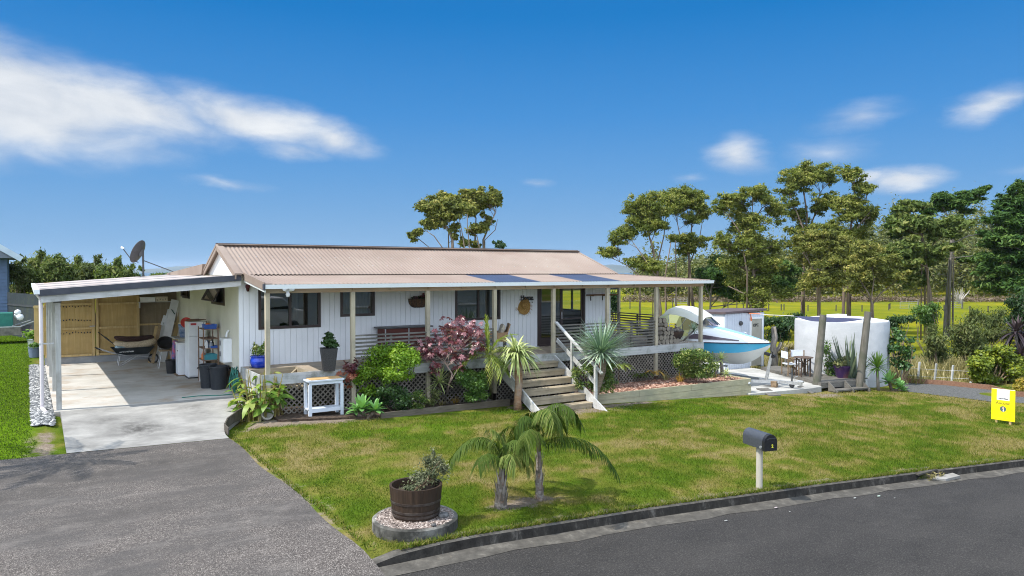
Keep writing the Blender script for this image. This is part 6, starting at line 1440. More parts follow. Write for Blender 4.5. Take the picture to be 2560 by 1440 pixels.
# ---- boat on its trailer (local frame: +x to the bow, y beam, z up)
bowp = Vector((22.65, 17.35)); sternp = Vector((21.3, 21.95)); BL = (bowp-sternp).length; ba_ = math.atan2(bowp.y-sternp.y, bowp.x-sternp.x)
bt = thing('motor_boat', 'white and sky blue cabin motor boat with a white canopy on its trailer', 'boat', (sternp.x, sternp.y, 0), ba_)
L = BL
def beam(u): return 1.02*(1-max(0, (u-.35)/.65)**2.3)*(1 if u < .35 else 1)*(.94+.06*min(1, u/.3))
def sheer(u): return .93+.06*u**2
def chine(u): return .50+.14*u**2+.28*max(0, (u-.75)/.25)**2
def keel(u): return .06+.06*u+.72*max(0, (u-.72)/.28)**2.2
US = [0, .08, .16, .25, .35, .45, .55, .64, .72, .79, .85, .9, .94, .97, 1.0]
def hull(lo, hi, name, mt, cap=False):
    b = MB()
    for u in US:
        w_ = beam(u); k_, c_, s_ = keel(u), chine(u), sheer(u); cw = w_*(.84-.25*max(0, (u-.7)/.3)); c_ = min(c_, s_-.03)
        sec = {'keel': (0, min(k_, s_-.06)), 'mid': (cw*.55, min((k_*.5+c_*.5)-.02, s_-.05)), 'chine': (cw, c_), 'mid2': (cw*.45+w_*.55, (c_+s_)/2), 'sheer': (w_, s_)}
        ks = ['keel', 'mid', 'chine', 'mid2', 'sheer']; sel = ks[ks.index(lo):ks.index(hi)+1]
        for s in (1, -1):
            for q in sel: y, z = sec[q]; b.v.append((u*L, s*y, z))
    m_ = len(ks[ks.index(lo):ks.index(hi)+1])
    for i in range(len(US)-1):
        for s in (0, 1):
            for k in range(m_-1): a = i*2*m_+s*m_+k; b.f.append((a, a+1, a+2*m_+1, a+2*m_))
    if cap:
        b.f.append(tuple(range(0, m_))+tuple(range(2*m_-1, m_-1, -1)))
    return b.build(name, mt, bt, local=True, smooth=True)
blue = mat('sky_blue_gelcoat', (.075,.42,.68), (.085,.45,.72), 2, .15, coat=.6); wht = mat('white_gelcoat', (.76,.77,.79), (.8,.81,.83), 2, .15, coat=.6); lbl = mat('light_blue_deck', (.28,.52,.78), (.32,.56,.82), 2, .3)
hull('keel', 'chine', 'hull_bottom', mat('grey_bottom', (.62,.62,.6), (.7,.7,.68), 2, .4), True); hull('chine', 'sheer', 'hull_side', blue, True)
b = MB()
for s in (1, -1): b.tube([(u*L, s*(beam(u)+.012), sheer(u)-.012) for u in US], .022, 6)
b.build('rub_rail', mat('dark_rail', (.04,.04,.07)), bt, local=True)
b = MB()   # foredeck with cabin crown
CU = [.41, .46, .52, .58, .64, .70, .77, .83, .89, .94, .98, 1.0]
def crown(u): return .60*(1-((u-.41)/.59)**1.45) if u > .41 else .60
for u in CU:
    w_ = beam(u); s_ = sheer(u); c_ = crown(u)
    for q, h in ((-1, 0), (-.94, .06), (-.84, .56), (-.66, .84), (-.35, .97), (0, 1), (.35, .97), (.66, .84), (.84, .56), (.94, .06), (1, 0)): b.v.append((u*L, w_*q, s_+c_*h))
for i in range(len(CU)-1):
    for k in range(10): b.f.append((i*11+k, i*11+k+1, (i+1)*11+k+1, (i+1)*11+k))
b.f.append(tuple(range(11))); b.build('cabin', wht, bt, local=True, smooth='all')
b = MB(); # side decks and cockpit coaming
for s in (1, -1):
    b.slab([(.0, s*.74, .93), (.42*L, s*.78, .94), (.42*L, s*1.0, .955), (.0, s*.95, .935)], (0, 0, .03)); b.slab([(0, s*.74, .5), (.42*L, s*.78, .5), (.42*L, s*.78, .94), (0, s*.74, .94)], (0, s*.03, 0))
b.box(0, .06, -.95, .95, .5, .95); b.box(0, .43*L, -.75, .75, .45, .5); b.build('cockpit', wht, bt, local=True)
def onc(u, q):
    w_ = beam(u); s_ = sheer(u); c_ = crown(u); Q = [(0, 1), (.35, .97), (.66, .84), (.84, .56), (.94, .06), (1, 0)]
    return (u*L, w_*q, s_+c_*float(np.interp(abs(q), [a for a, _ in Q], [h for _, h in Q])))
b = MB(); us_ = list(np.linspace(.50, .95, 12))
for u in us_:
    hw_ = .34*(1-.3*(u-.50)/.45)
    for q in (-hw_, 0, hw_): p = onc(u, q); b.v.append((p[0], p[1], p[2]+.006))
for i in range(11):
    for k in range(2): b.f.append((i*3+k, i*3+k+1, (i+1)*3+k+1, (i+1)*3+k))
b.build('deck_panel', lbl, bt, local=True, smooth='all')
for s in (1, -1):                                       # long tinted side windows
    b = MB(); us_ = np.linspace(.42, .80, 10)
    for i, u in enumerate(us_):
        f_ = i/9; up_ = .848+.035*f_**1.5+.04*max(0, .1-f_)*10; dn_ = .918-.012*f_; 
        for q in (up_, (up_+dn_)/2, dn_): p = onc(u, q*s); b.v.append((p[0], p[1]+s*.012, p[2]+.004))
    for i in range(9):
        for k in range(2): b.f.append((i*3+k, i*3+k+1, (i+1)*3+k+1, (i+1)*3+k))
    b.build('side_window', mat('tinted_acrylic', (.09,.07,.09), (.16,.13,.15), 2, .12), bt, local=True, smooth='all')
b = MB(); p0 = onc(.975, 0); b.tube([(p0[0]-.25, 0, p0[2]+.06), (p0[0]-.1, 0, p0[2]+.05), (p0[0]+.08, 0, p0[2]+.0)], .018, 6); b.box(p0[0]-.28, p0[0]-.05, -.05, .05, p0[2]+.0, p0[2]+.07); b.build('bow_roller', M['steel'], bt, local=True)
b = MB(); q = onc(.76, .2); b.tube([(q[0], q[1], q[2]), (q[0]+.1, q[1], q[2]+.04), (q[0]+.2, q[1], q[2])], .012, 5); b.build('grab_rail', M['steel'], bt, local=True)
# windscreen
wz = 1.52; tw = 1.98; b = MB()
scr0 = [(.36*L, -.86), (.51*L, -.70), (.565*L, -.32), (.565*L, .32), (.51*L, .70), (.36*L, .86)]
scr1 = [(.34*L, -.76), (.44*L, -.62), (.48*L, -.28), (.48*L, .28), (.44*L, .62), (.34*L, .76)]
def zb(i): return (1.33, 1.47, 1.53, 1.53, 1.47, 1.33)[i]
def zt2(i): return (1.80, 1.84, 1.85, 1.85, 1.84, 1.80)[i]
for i in range(6): b.v += [(*scr0[i], zb(i)), (*scr1[i], zt2(i))]
b.f = [(2*i, 2*i+2, 2*i+3, 2*i+1) for i in range(5)]; ws2 = b.build('windscreen', glassmat('screen_glass', (.60,.55,.62), 1.5), bt, local=True)
b = MB()
for i in range(6): b.tube([(*scr0[i], zb(i)), (*scr1[i], zt2(i))], .014, 5)
b.tube([(*scr1[i], zt2(i)) for i in range(6)], .016, 5); b.build('screen_frame', M['dark_rail'] if 'dark_rail' in M else M['dark_grey'], ws2, local=True)
# canopy
b = MB(); arch = [(.50, 1.84), (.455, 1.98), (.39, 2.13), (.31, 2.22), (.24, 2.23), (.19, 2.14), (.15, 1.9), (.11, 1.5)]
CW = [.66, .80, .9, .93, .93, .92, .90, .88]
n = 12
for (u, z), w_ in zip(arch, CW):
    for k in range(n+1): q = -1+2*k/n; dz = -(.30 if q < 0 else .16)*abs(q)**3.2*(1 if u > .16 else .35); b.v.append((u*L, w_*q, z+dz))
for i in range(len(arch)-1):
    for k in range(n): b.f.append((i*(n+1)+k, i*(n+1)+k+1, (i+1)*(n+1)+k+1, (i+1)*(n+1)+k))
cv_ = leafmat('canopy_canvas', (.72,.72,.71), (.76,.76,.75), None, .3, .9, .1, k=1); co = b.build('canopy', cv_, bt, local=True, smooth='all')
b = MB()
for u, z, w_ in ((.39, 2.11, .9), (.24, 2.21, .92), (.11, 1.48, .88)): b.tube([(.27*L, -.96, .96)]+[(u*L, w_*(-1+2*k/8), z-.03-.3*abs(-1+2*k/8)**3.2*(1 if u > .16 else .35)) for k in range(9)]+[(.27*L, .96, .96)], .014, 6)
b.build('canopy_frame', M['steel'], co, local=True)
b = MB(); b.quad((.11*L, .88, 1.46), (.15*L, .9, 1.85), (.24*L, .92, 2.06), (.39*L, .9, 1.96), (.42*L, .93, 1.3), (.26*L, .97, .97), (.13*L, .96, .96)); b.build('side_curtain', leafmat('beige_canvas', (.5,.46,.38), (.56,.52,.44), None, .5, .9, .1, k=1), co, local=True)
b = MB(); b.box(.37*L, .42*L, .2, .5, 1.5, 1.72); b.build('instrument', M['black'], bt, local=True)
b = MB(); b.box(-.42, -.12, -.18, .18, .75, 1.25); b.box(-.36, -.2, -.06, .06, .15, .75); b.build('outboard_motor', M['dark_grey'], bt, local=True, bevel=.04)
# trailer
tl_ = thing('boat_trailer', 'galvanised boat trailer with winch post and jockey wheel on the pad', 'trailer', (sternp.x, sternp.y, -.6), ba_)
G = M['steel']; b = MB()
for s in (1, -1): b.bar((.2, s*.75, .16), (3.2, s*.75, .16), .06, .1); b.bar((3.2, s*.75, .16), (L+.35, s*.03, .2), .06, .1)
b.bar((.4, -.75, .16), (.4, .75, .16), .06, .1); b.bar((2.2, -.75, .16), (2.2, .75, .16), .06, .1); b.bar((L-.4, 0, .2), (L+1.15, 0, .2), .09, .1); b.build('frame', G, tl_, local=True)
for s in (1, -1):
    b = MB(); b.bar((.3, s*.4, .5), (3.0, s*.35, .56), .08, .06); b.bar((.5, s*.4, .2), (.5, s*.4, .48), .05, .05); b.bar((2.6, s*.36, .2), (2.6, s*.36, .5), .05, .05); b.build('bunk', G, tl_, local=True)
    b = MB(); b.lathe([(0, -.09), (.24, -.09), (.28, -.05), (.28, .05), (.24, .09), (0, .09)], 22, (1.3, s*1.0, .28), Matrix.Rotation(R(90), 3, 'X')); b.build('wheel', M['black'], tl_, local=True, smooth=True)
    b = MB()
    for i in range(9): a = math.pi*i/8; b.v += [(1.3-.36*math.cos(a), s*.88, .32+.34*math.sin(a)), (1.3-.36*math.cos(a), s*1.13, .32+.34*math.sin(a))]
    b.f = [(2*i, 2*i+1, 2*i+3, 2*i+2) for i in range(8)]; b.build('mudguard', G, tl_, local=True)
b = MB(); b.bar((L-.15, 0, .2), (L+.05, 0, 1.15), .08, .1); b.build('winch_post', G, tl_, local=True)
b = MB(); b.lathe([(0, -.07), (.07, -.07), (.07, .07), (0, .07)], 14, (L+.12, 0, 1.1), Matrix.Rotation(R(90), 3, 'X')); b.tube([(L+.12, -.08, 1.1), (L+.12, -.1, 1.28), (L+.12, -.2, 1.3)], .015, 6); b.build('winch', M['black'], tl_, local=True)
b = MB(); b.bar((L-.2, 0, 1.2), (L-.02, 0, 1.15), .14, .1); b.build('bow_stop', M['black'], tl_, local=True)
b = MB(); b.tube([(L+.75, .12, .7), (L+.75, .12, .1)], .03, 8); b.lathe([(0, -.03), (.09, -.03), (.1, 0), (.09, .03), (0, .03)], 16, (L+.75, .12, .1), Matrix.Rotation(R(90), 3, 'X')); b.build('jockey_wheel', M['dark_grey'], tl_, local=True)
b = MB(); b.tube([(L+1.0, 0, .28), (L+1.2, 0, .27)], .045, 8); b.tube([(L+.9, 0, .25), (L+.9, -.02, .42), (L+1.0, -.02, .45)], .015, 6); b.build('coupling', G, tl_, local=True)
b = MB(); b.box(L+.1, L+.3, -.2, .0, -.0, .22); tag(b.build('timber_block', M['twig'], None), 'dark timber block chocking the boat trailer drawbar', 'block')
bpy.data.objects['timber_block'].location = (sternp.x, sternp.y, -.598); bpy.data.objects['timber_block'].rotation_euler = (0, 0, ba_)
# hose reel lamp on the planter end
q = onX(1874, 943, 20.9); b = MB(); b.lathe([(0, 0), (.06, 0), (.07, .03), (.05, .06), (0, .07)], 16, (20.8, 16.8, -.28), Matrix.Rotation(R(90), 3, 'X')); tag(b.build('garden_light', M['steel'], None, smooth=True), 'small round metal light on the end of the raised planter', 'light')
# driftwood stump
p = onZ(1932, 925, -.6); stp = onD(1933, 925, 33.0)
b = MB(); z0 = gz(stp.x, stp.y); tp2 = onD(1934, 817, 33); b.tube([(stp.x, stp.y, z0-.2), (stp.x+.08, stp.y, z0+.7), (stp.x-.03, stp.y, z0+1.3), (tp2.x+.1, tp2.y, tp2.z-.5), (tp2.x, tp2.y, tp2.z)], [.2, .16, .13, .14, .1], 10)
b.tube([(stp.x, stp.y, z0+.9), (stp.x+.3, stp.y-.1, z0+1.2), (stp.x+.42, stp.y-.1, tp2.z-.7)], [.1, .08, .05], 8); tag(b.build('dead_trunk', mat('grey_deadwood', (.14,.12,.1), (.3,.27,.23), 5, .9, .7, 12, stretch=(2,2,.5)), None, smooth='all'), 'weathered dead tree trunk standing behind the boat bow', 'tree stump')
p = onD(1965, 900, 31.5); b = MB(); b.tube([(p.x, p.y, -1.0), (p.x, p.y, onD(1965, 868, 31.5).z)], .07, 8); tag(b.build('short_post', polm, None), 'short round grey post behind the director chairs', 'post')
# white battens fence at the back of the gravel
for i, (px, py, ty, lab) in enumerate(((2252, 955, 910, 'white fence post nearest the tank, behind the young tree'), (2294, 955, 905, 'white leaning fence post, second from the tank'), (2336, 957, 909, 'white leaning fence post in front of the dry scrub, third from the tank'), (2378, 960, 913, 'white leaning fence post, fourth from the tank'), (2422, 966, 955, 'short white fence post end beside the round hedge bush'))):
    a = onG(px, py); t_ = onD(px+5, ty, FX*a.x+FY*a.y); b = MB(); b.bar(a-(t_-a)*.1, t_, .06, .06); tag(b.build('fence_post', M['white_timber'], None), lab, 'fence post', 'white posts behind the gravel track')
for h in (.3, .6): 
    a, c_ = onG(2252, 955), onG(2422, 966); b = MB(); b.tube([(a.x, a.y, a.z+h), ((a.x+c_.x)/2, (a.y+c_.y)/2, (a.z+c_.z)/2+h-.02), (c_.x, c_.y, c_.z+h)], .004, 4); tag(b.build('fence_wire', M['steel'], None), 'thin fence wire strung along the white posts', 'wire', 'wires of the white post fence')
# ================================================================== VEGETATION
class LB:
    """leaf builder: quads with one shade value per leaf"""
    def __init__(s): s.V = []; s.F = []; s.var = []
    def strip(s, L_, C_, Rr, v):
        """left, centre, right rows of points"""
        n0 = len(s.V); n = len(C_)
        for i in range(n): s.V += [L_[i], C_[i], Rr[i]]
        for i in range(n-1):
            a = n0+3*i; s.F += [(a, a+1, a+4, a+3), (a+1, a+2, a+5, a+4)]; s.var += [v, v]
    def blade(s, base, d, L, W, droop=.5, fold=.25, segs=5, prof=None, v=None, twist=0):
        base = np.array(base, float); d = np.array(d, float); d /= np.linalg.norm(d)
        prof = prof or [(0, .45), (.25, .9), (.5, 1), (.75, .72), (1, .04)]
        side = np.cross(d, [0, 0, 1.]); ln = np.linalg.norm(side)
        side = side/ln if ln > .05 else np.array([1., 0, 0])
        if twist: side = side*math.cos(twist)+np.cross(d, side)*math.sin(twist)
        up = np.cross(side, d); C_, A_, B_ = [], [], []
        for i in range(segs+1):
            t_ = i/segs; c = base+d*L*t_*(1-.25*droop*t_)+np.array([0, 0, -1.])*L*droop*.7*t_**2.2
            w_ = W/2*np.interp(t_, [p[0] for p in prof], [p[1] for p in prof]); C_.append(c-up*w_*fold); A_.append(c-side*w_); B_.append(c+side*w_)
        s.strip(A_, C_, B_, random.random() if v is None else v)
    def leaflet(s, p, d, L, W, grav, v):
        p = np.array(p); d = np.array(d); d = d/np.linalg.norm(d); g_ = np.array([0, 0, -grav])
        q = p+d*L*.5+g_*L*.18; e = p+d*L*.86+g_*L*.62
        sd = np.cross(d, [.13, .2, 1.]); sd = sd/max(np.linalg.norm(sd), 1e-6)*W/2
        n0 = len(s.V); s.V += [p-sd*.5, p+sd*.5, q+sd, q-sd, e+sd*.12, e-sd*.12]
        s.F += [(n0, n0+1, n0+2, n0+3), (n0+3, n0+2, n0+4, n0+5)]; s.var += [v, v]
    def frond(s, P, nl, ll, lw, grav=.8, rach=.012, fwd=.55, vr=(.2, .8)):
        """feather leaf along the bezier control points P (3 or 4)"""
        P = [np.array(p, float) for p in P]
        def bz(t_):
            Q = P
            while len(Q) > 1: Q = [Q[i]*(1-t_)+Q[i+1]*t_ for i in range(len(Q)-1)]
            return Q[0]
        pts = [bz(i/14) for i in range(15)]; v0 = random.uniform(*vr)
        for i in range(14):
            a, b_ = pts[i], pts[i+1]; w_ = rach*(1-i/16); n0 = len(s.V); sd = np.cross(b_-a, [0, 0, 1.]); sd = sd/max(np.linalg.norm(sd), 1e-6)*w_
            s.V += [a-sd, a+sd, b_+sd, b_-sd]; s.F.append((n0, n0+1, n0+2, n0+3)); s.var.append(.75)
        for k in range(nl):
            t_ = .1+.9*k/(nl-1); p = bz(t_); tg = bz(min(1, t_+.02))-bz(max(0, t_-.02)); tg /= np.linalg.norm(tg)
            sd = np.cross(tg, [0, 0, 1.]); sd /= max(np.linalg.norm(sd), 1e-6); L = ll*(.55+.45*math.sin(math.pi*min(1, t_*.85+.12)))
            for sg in (1, -1):
                d = sd*sg*.9+tg*fwd*(1+t_)+np.array([0, 0, .12])+.12*rng.normal(size=3); s.leaflet(p, d, L*random.uniform(.8, 1.1), lw, grav, float(np.clip(v0+random.uniform(-.2, .2), 0, 1)))
    def star(s, c, nrm, r_, v, lobes=7):
        c = np.array(c); nrm = np.array(nrm)/np.linalg.norm(nrm); a = np.cross(nrm, rng.normal(size=3)); a /= np.linalg.norm(a); b_ = np.cross(nrm, a)
        for k in range(lobes):
            th = (k-(lobes-1)/2)*2*math.pi*.82/lobes; d = a*math.cos(th)+b_*math.sin(th); e = np.cross(nrm, d); L = r_*(1-.09*abs(k-(lobes-1)/2)); n0 = len(s.V)
            tip = c+d*L-nrm*L*.25; s.V += [c, c+d*L*.55+e*L*.17, tip, c+d*L*.55-e*L*.17]; s.F.append((n0, n0+1, n0+2, n0+3)); s.var.append(v)
    def build(s, name, mt, parent=None, local=False, smooth=False):
        return npmesh(name, np.array(s.V), np.array(s.F), mt, parent, local, np.array(s.var), smooth)
def plant(name, label, cat, loc, group=None): return thing(name, label, cat, tuple(loc), 0, group)
def stems(o, base, tips, r0, mt, local=False, n=6, name='stem', wob=.1):
    b = MB()
    for tp in tips:
        A, B_ = Vector(base), Vector(tp); L = (B_-A).length
        m1 = A.lerp(B_, .35)+Vector((random.uniform(-1, 1), random.uniform(-1, 1), 0))*L*wob; m2 = A.lerp(B_, .7)+Vector((random.uniform(-1, 1), random.uniform(-1, 1), .3))*L*wob
        b.tube([A, m1, m2, B_], [r0, r0*.8, r0*.55, r0*.25], n, False)
    return b.build(name, mt, o, smooth='all', local=local)
def pblobs(lst, dist, jit=.5, sub=5, dj=None):
    """pixel ellipses -> ellipsoids in space"""
    out = []
    for (px, py, rx, ry) in lst:
        k = dist/F; off = random.uniform(-1, 1)*jit*rx*k*1.4 if dj is None else dj
        c = onD(px, py, dist+off); R_ = (rx*k, rx*k, ry*k)
        out.append((np.array(c), tuple(q*.8 for q in R_)))
        for _ in range(sub+3):
            a = rng.normal(size=3); a = a/np.linalg.norm(a)*(.35+.5*random.random())
            out.append((np.array(c)+a*np.array(R_), (R_[0]*random.uniform(.38, .6), R_[1]*random.uniform(.38, .6), R_[2]*random.uniform(.35, .6))))
    return out
def shrub(name, label, cat, base, lst, dist, n, L, W, mt, stem_r=.02, up=.6, jit=.5, sub=5, group=None, nst=5, smat=None, zmin=None):
    o = plant(name, label, cat, base, group); bl = pblobs(lst, dist, jit, sub)
    if zmin is None: zmin = gz(base[0], base[1])+.02
    foliage('foliage', bl, n, L, W, mt, o, up, zmin=zmin)
    if stem_r:
        stems(o, Vector(base)-Vector((0, 0, .05)), [bl[random.randrange(len(bl))][0] for _ in range(nst)], stem_r, smat or M['twig'])
    return o
# ---- bed left of the steps
b0 = onG(650, 1048); o = plant('ginger_plant', 'big clump of broad leaved ginger with yellowing leaves at the concrete corner', 'plant', b0)
lb = LB(); lbd = LB(); sb = MB(); canna_prof = [(0, .12), (.18, .75), (.45, 1), (.75, .8), (1, .05)]
for i in range(64):
    a = random.random()*6.28; r_ = .5*math.sqrt(random.random()); x, y = b0.x+.05+r_*math.cos(a)*1.05, b0.y+.1+r_*math.sin(a)*.7; h = random.uniform(.4, 1.35)*(1-.4*r_); le = random.uniform(.05, .3)
    tx, ty = x+math.cos(a)*le*h, y+math.sin(a)*le*h; sb.tube([(x, y, gz(x, y)-.05), (x+(tx-x)*.4, y+(ty-y)*.4, h*.55), (tx, ty, h)], [.016, .013, .008], 6, False)
    for k in range(random.randint(2, 4)):
        az2 = a+random.uniform(-2.0, 2.0); el2 = random.uniform(-.1, .9); t_ = random.uniform(.45, 1)
        L_ = random.uniform(.26, .5); lb.blade((x+(tx-x)*t_, y+(ty-y)*t_, h*t_), (math.cos(az2), math.sin(az2), el2), L_, L_*random.uniform(.3, .42), random.uniform(.4, 1.0), .15, 5, canna_prof, random.random()**1.3, random.uniform(-.6, .6))
    if random.random() < .95: az2 = random.random()*6.28; lbd.blade((x, y, h*random.uniform(.2, .6)), (math.cos(az2), math.sin(az2), -.2), .3, .07, 1.3, .3, 4, canna_prof)
lb.build('leaves', M['lf_canna'], o, smooth=True); lbd.build('dead_leaves', M['lf_straw'], o); sb.build('stem', leafmat('ginger_stem', (.16,.14,.04), (.25,.2,.07)), o, smooth='all', var=True)
b = MB(); b.lathe([(0, -.17), (.12, -.14), (.17, 0), (.15, .1), (.12, .12), (.13, .02), (0, -.1)], 22, onG(666, 1050)+Vector((0, 0, .14)), Matrix.Rotation(R(70), 3, 'X')); tag(b.build('tipped_pot', mat('pale_stone_pot', (.32,.3,.26), (.45,.43,.38), 8, .85, .3, 30), None, smooth=True), 'pale round stone pot lying on its side by the ginger clump', 'plant pot')
# agave attenuata beside the bench
def rosette(lb, c, n, L, W, els=(-.1, 1.3), droop=.25, fold=.2, prof=None, bias=None):
    for i in range(n):
        a = 2.399*i+random.uniform(-.3, .3); f_ = i/n; el_ = els[1]+(els[0]-els[1])*f_+random.uniform(-.12, .12); d = np.array((math.cos(a)*math.cos(el_), math.sin(a)*math.cos(el_), math.sin(el_)))
        if bias is not None: d = d+np.array(bias)
        lb.blade(c, d, L*random.uniform(.8, 1.1), W, droop*(.5+f_), fold, 5, prof, float(np.clip(.75-.55*f_+random.uniform(-.15, .15), 0, 1)))
ag_prof = [(0, .5), (.25, .8), (.55, 1), (.8, .7), (1, .03)]
def agave(px, py, heads, sc, label):
    p = onG(px, py); o = plant('agave', label, 'plant', p, 'soft leaved agaves'); lb = LB(); d = FX*p.x+FY*p.y
    for (hx_, hy_, s_) in heads: c = onD(hx_, hy_, d+random.uniform(-.1, .1)); rosette(lb, c, 20, .5*s_*sc, .14*s_*sc, (-.15, 1.35), .25, .3, ag_prof)
    lb.build('leaves', M['lf_agave'], o, smooth=True); b = MB()
    for (hx_, hy_, s_) in heads: c = onD(hx_, hy_, d); b.tube([tuple(p+Vector((0, 0, -.05))), tuple(c)], [.06, .05], 8)
    b.build('stem', M['trunk'], o)
agave(915, 1045, ((905, 1022, 1.0), (938, 1026, .8), (890, 1030, .7)), .95, 'pale green agave rosettes at the lawn edge right of the painted bench')
agave(2232, 977, ((2222, 955, 1.0), (2248, 968, .8), (2258, 978, .6)), 1.05, 'dark green agave clump at the foot of the white tank')
# shrubs
shrub('hedge_shrub', 'large rounded bright lime green shrub in front of the verandah railing', 'shrub', onG(965, 1010), [(925, 925, 40, 38), (965, 900, 45, 34), (1010, 905, 38, 34), (950, 880, 34, 22), (1030, 890, 22, 18), (900, 945, 24, 30), (985, 935, 45, 28), (1000, 870, 30, 14), (925, 975, 30, 16), (895, 985, 16, 14)], 19.6, 12500, .062, .042, M['lf_bright'], .035, .9, .55, 6, nst=9, smat=mat('grey_branch', (.22,.19,.16), (.36,.32,.28), 8, .9))
shrub('low_shrub', 'dark green low shrub under the lime green one', 'shrub', onG(985, 1030), [(955, 1000, 38, 26), (1000, 1000, 36, 26), (975, 975, 40, 20), (925, 1010, 26, 20), (1010, 1018, 24, 14)], 19.3, 3200, .065, .04, M['lf_dark'], .02, .5, .5, 5)
shrub('variegated_shrub', 'small yellow flecked shrub beside the dark low shrub', 'shrub', onG(1038, 1030), [(1042, 990, 20, 16), (1035, 1015, 22, 14), (1060, 1000, 14, 12)], 19.4, 1300, .05, .032, M['lf_varieg'], .012, .8, .4, 4)
shrub('green_shrub', 'mid green dense shrub right of the red leaved shrub', 'shrub', onG(1180, 1005), [(1165, 950, 34, 26), (1200, 960, 28, 26), (1150, 930, 24, 20), (1185, 985, 34, 20), (1205, 935, 16, 14)], 20.3, 6000, .06, .035, M['lf_mid'], .02, .7, .5, 5)
shrub('bush', 'small grey green bush on the bed behind the variegated shrub', 'shrub', onG(1075, 1020), [(1075, 1005, 20, 14), (1090, 985, 16, 16)], 20.0, 700, .05, .03, M['lf_scrub'], .01)
def tuft(px, py, n, L, label, mt, spread=.5, dist=None, W=.012, name='grass_tuft', group='ornamental grass tufts', base=None):
    p = base or onG(px, py); o = plant(name, label, 'grass', p, group); lb = LB()
    for i in range(n):
        a = random.random()*6.28; s_ = spread*random.random(); lb.blade((p.x+.1*math.cos(a)*random.random(), p.y+.1*math.sin(a)*random.random(), p.z), (math.cos(a)*s_, math.sin(a)*s_, 1), L*random.uniform(.6, 1.1), W, random.uniform(.2, .8), .2, 4)
    lb.build('blades', mt, o); return o
tuft(1137, 1012, 70, .42, 'orange tinged grass tuft left in the bed before the green shrub', M['lf_orange'], .8)
tuft(1178, 1008, 80, .45, 'orange tinged grass tuft under the green shrub', M['lf_orange'], .8); tuft(1205, 1004, 60, .5, 'tan grass tuft leaning towards the steps', M['lf_straw'], .9)
tuft(1105, 1016, 50, .38, 'dry straw grass tuft at the feet of the red leaved shrub', M['lf_straw'], .9)
# spiky dracaena
p = onG(1100, 1000); o = plant('spiky_plant', 'spiky green and yellow striped plant in front of the lattice', 'plant', p); lb = LB(); c = onD(1098, 955, 20.4)
rosette(lb, c, 60, .62, .035, (-.35, 1.4), .25, .25); lb.build('leaves', M['lf_cord'], o); stems(o, p, [c], .03, M['trunk'])
# red castor shrub
p = onG(1112, 1002); o = plant('red_leaf_shrub', 'tall thin stemmed shrub with burgundy star shaped leaves before the deck', 'shrub', p)
lb = LB(); cl = [(1130, 805, 30, 18), (1165, 815, 26, 18), (1105, 830, 26, 18), (1190, 825, 20, 16), (1140, 835, 36, 18), (1175, 845, 26, 20), (1060, 858, 24, 16), (1050, 880, 18, 12), (1085, 850, 22, 14), (1088, 872, 24, 16), (1130, 865, 30, 18), (1160, 880, 28, 18), (1200, 862, 14, 16), (1085, 900, 20, 18), (1092, 922, 18, 12), (1150, 905, 14, 12), (1145, 920, 12, 14), (1118, 885, 20, 14), (1205, 840, 14, 12)]
tips = []
for (px, py, rx, ry) in cl:
    for k in range(int(rx*ry/26)+6):
        d_ = 20.25+random.uniform(-.45, .45); q = onD(px+random.uniform(-1, 1)*rx, py+random.uniform(-1, 1)*ry, d_); a = random.random()*6.28
        lb.star(q, (math.cos(a)*.7, math.sin(a)*.7-.45, .75), random.uniform(.08, .15), random.random())
    tips.append(onD(px, py, 20.25))
lb.build('leaves', M['lf_red'], o); b = MB()
kn = onD(1123, 960, 20.3); kn2 = onD(1118, 915, 20.3); kn3 = onD(1128, 880, 20.25); b.tube([p, kn, onD(1131, 935, 20.3), kn2], [.03, .026, .022, .02], 7); b.tube([kn2, onD(1112, 900, 20.3), kn3], [.02, .018, .015], 6); b.tube([p, onD(1094, 950, 20.4), onD(1090, 905, 20.3)], [.02, .016, .01], 6); b.tube([kn, onD(1140, 930, 20.2), onD(1150, 905, 20.2)], [.02, .014, .008], 6)
for t_ in tips: b.tube([kn3 if t_.z > kn3.z else kn2, (kn3+t_)/2+Vector((0, 0, -.06)), t_], [.012, .009, .005], 5, False)
b.build('stem', mat('pink_grey_stem', (.3,.2,.17), (.42,.32,.28), 9, .8), o, smooth='all')
p = onG(880, 1008); o = plant('red_leaf_plant', 'small rust and burgundy star leaved plant between the bench and the lime shrub', 'plant', p); lb = LB(); lb2 = LB()
for k in range(46): q = onD(880+random.gauss(0, 11), 925+random.gauss(0, 16), 19.1+random.uniform(-.2, .2)); a = random.random()*6.28; (lb if q.z > .95 else lb2).star(q, (math.cos(a), math.sin(a)-.4, .7), random.uniform(.09, .17), random.random())
lb.build('leaves', M['lf_red'], o); lb2.build('old_leaves', M['lf_rust'], o); stems(o, p, [onD(880, 915, 19.1), onD(872, 935, 19.1), onD(890, 940, 19.1)], .014, M['twig'])
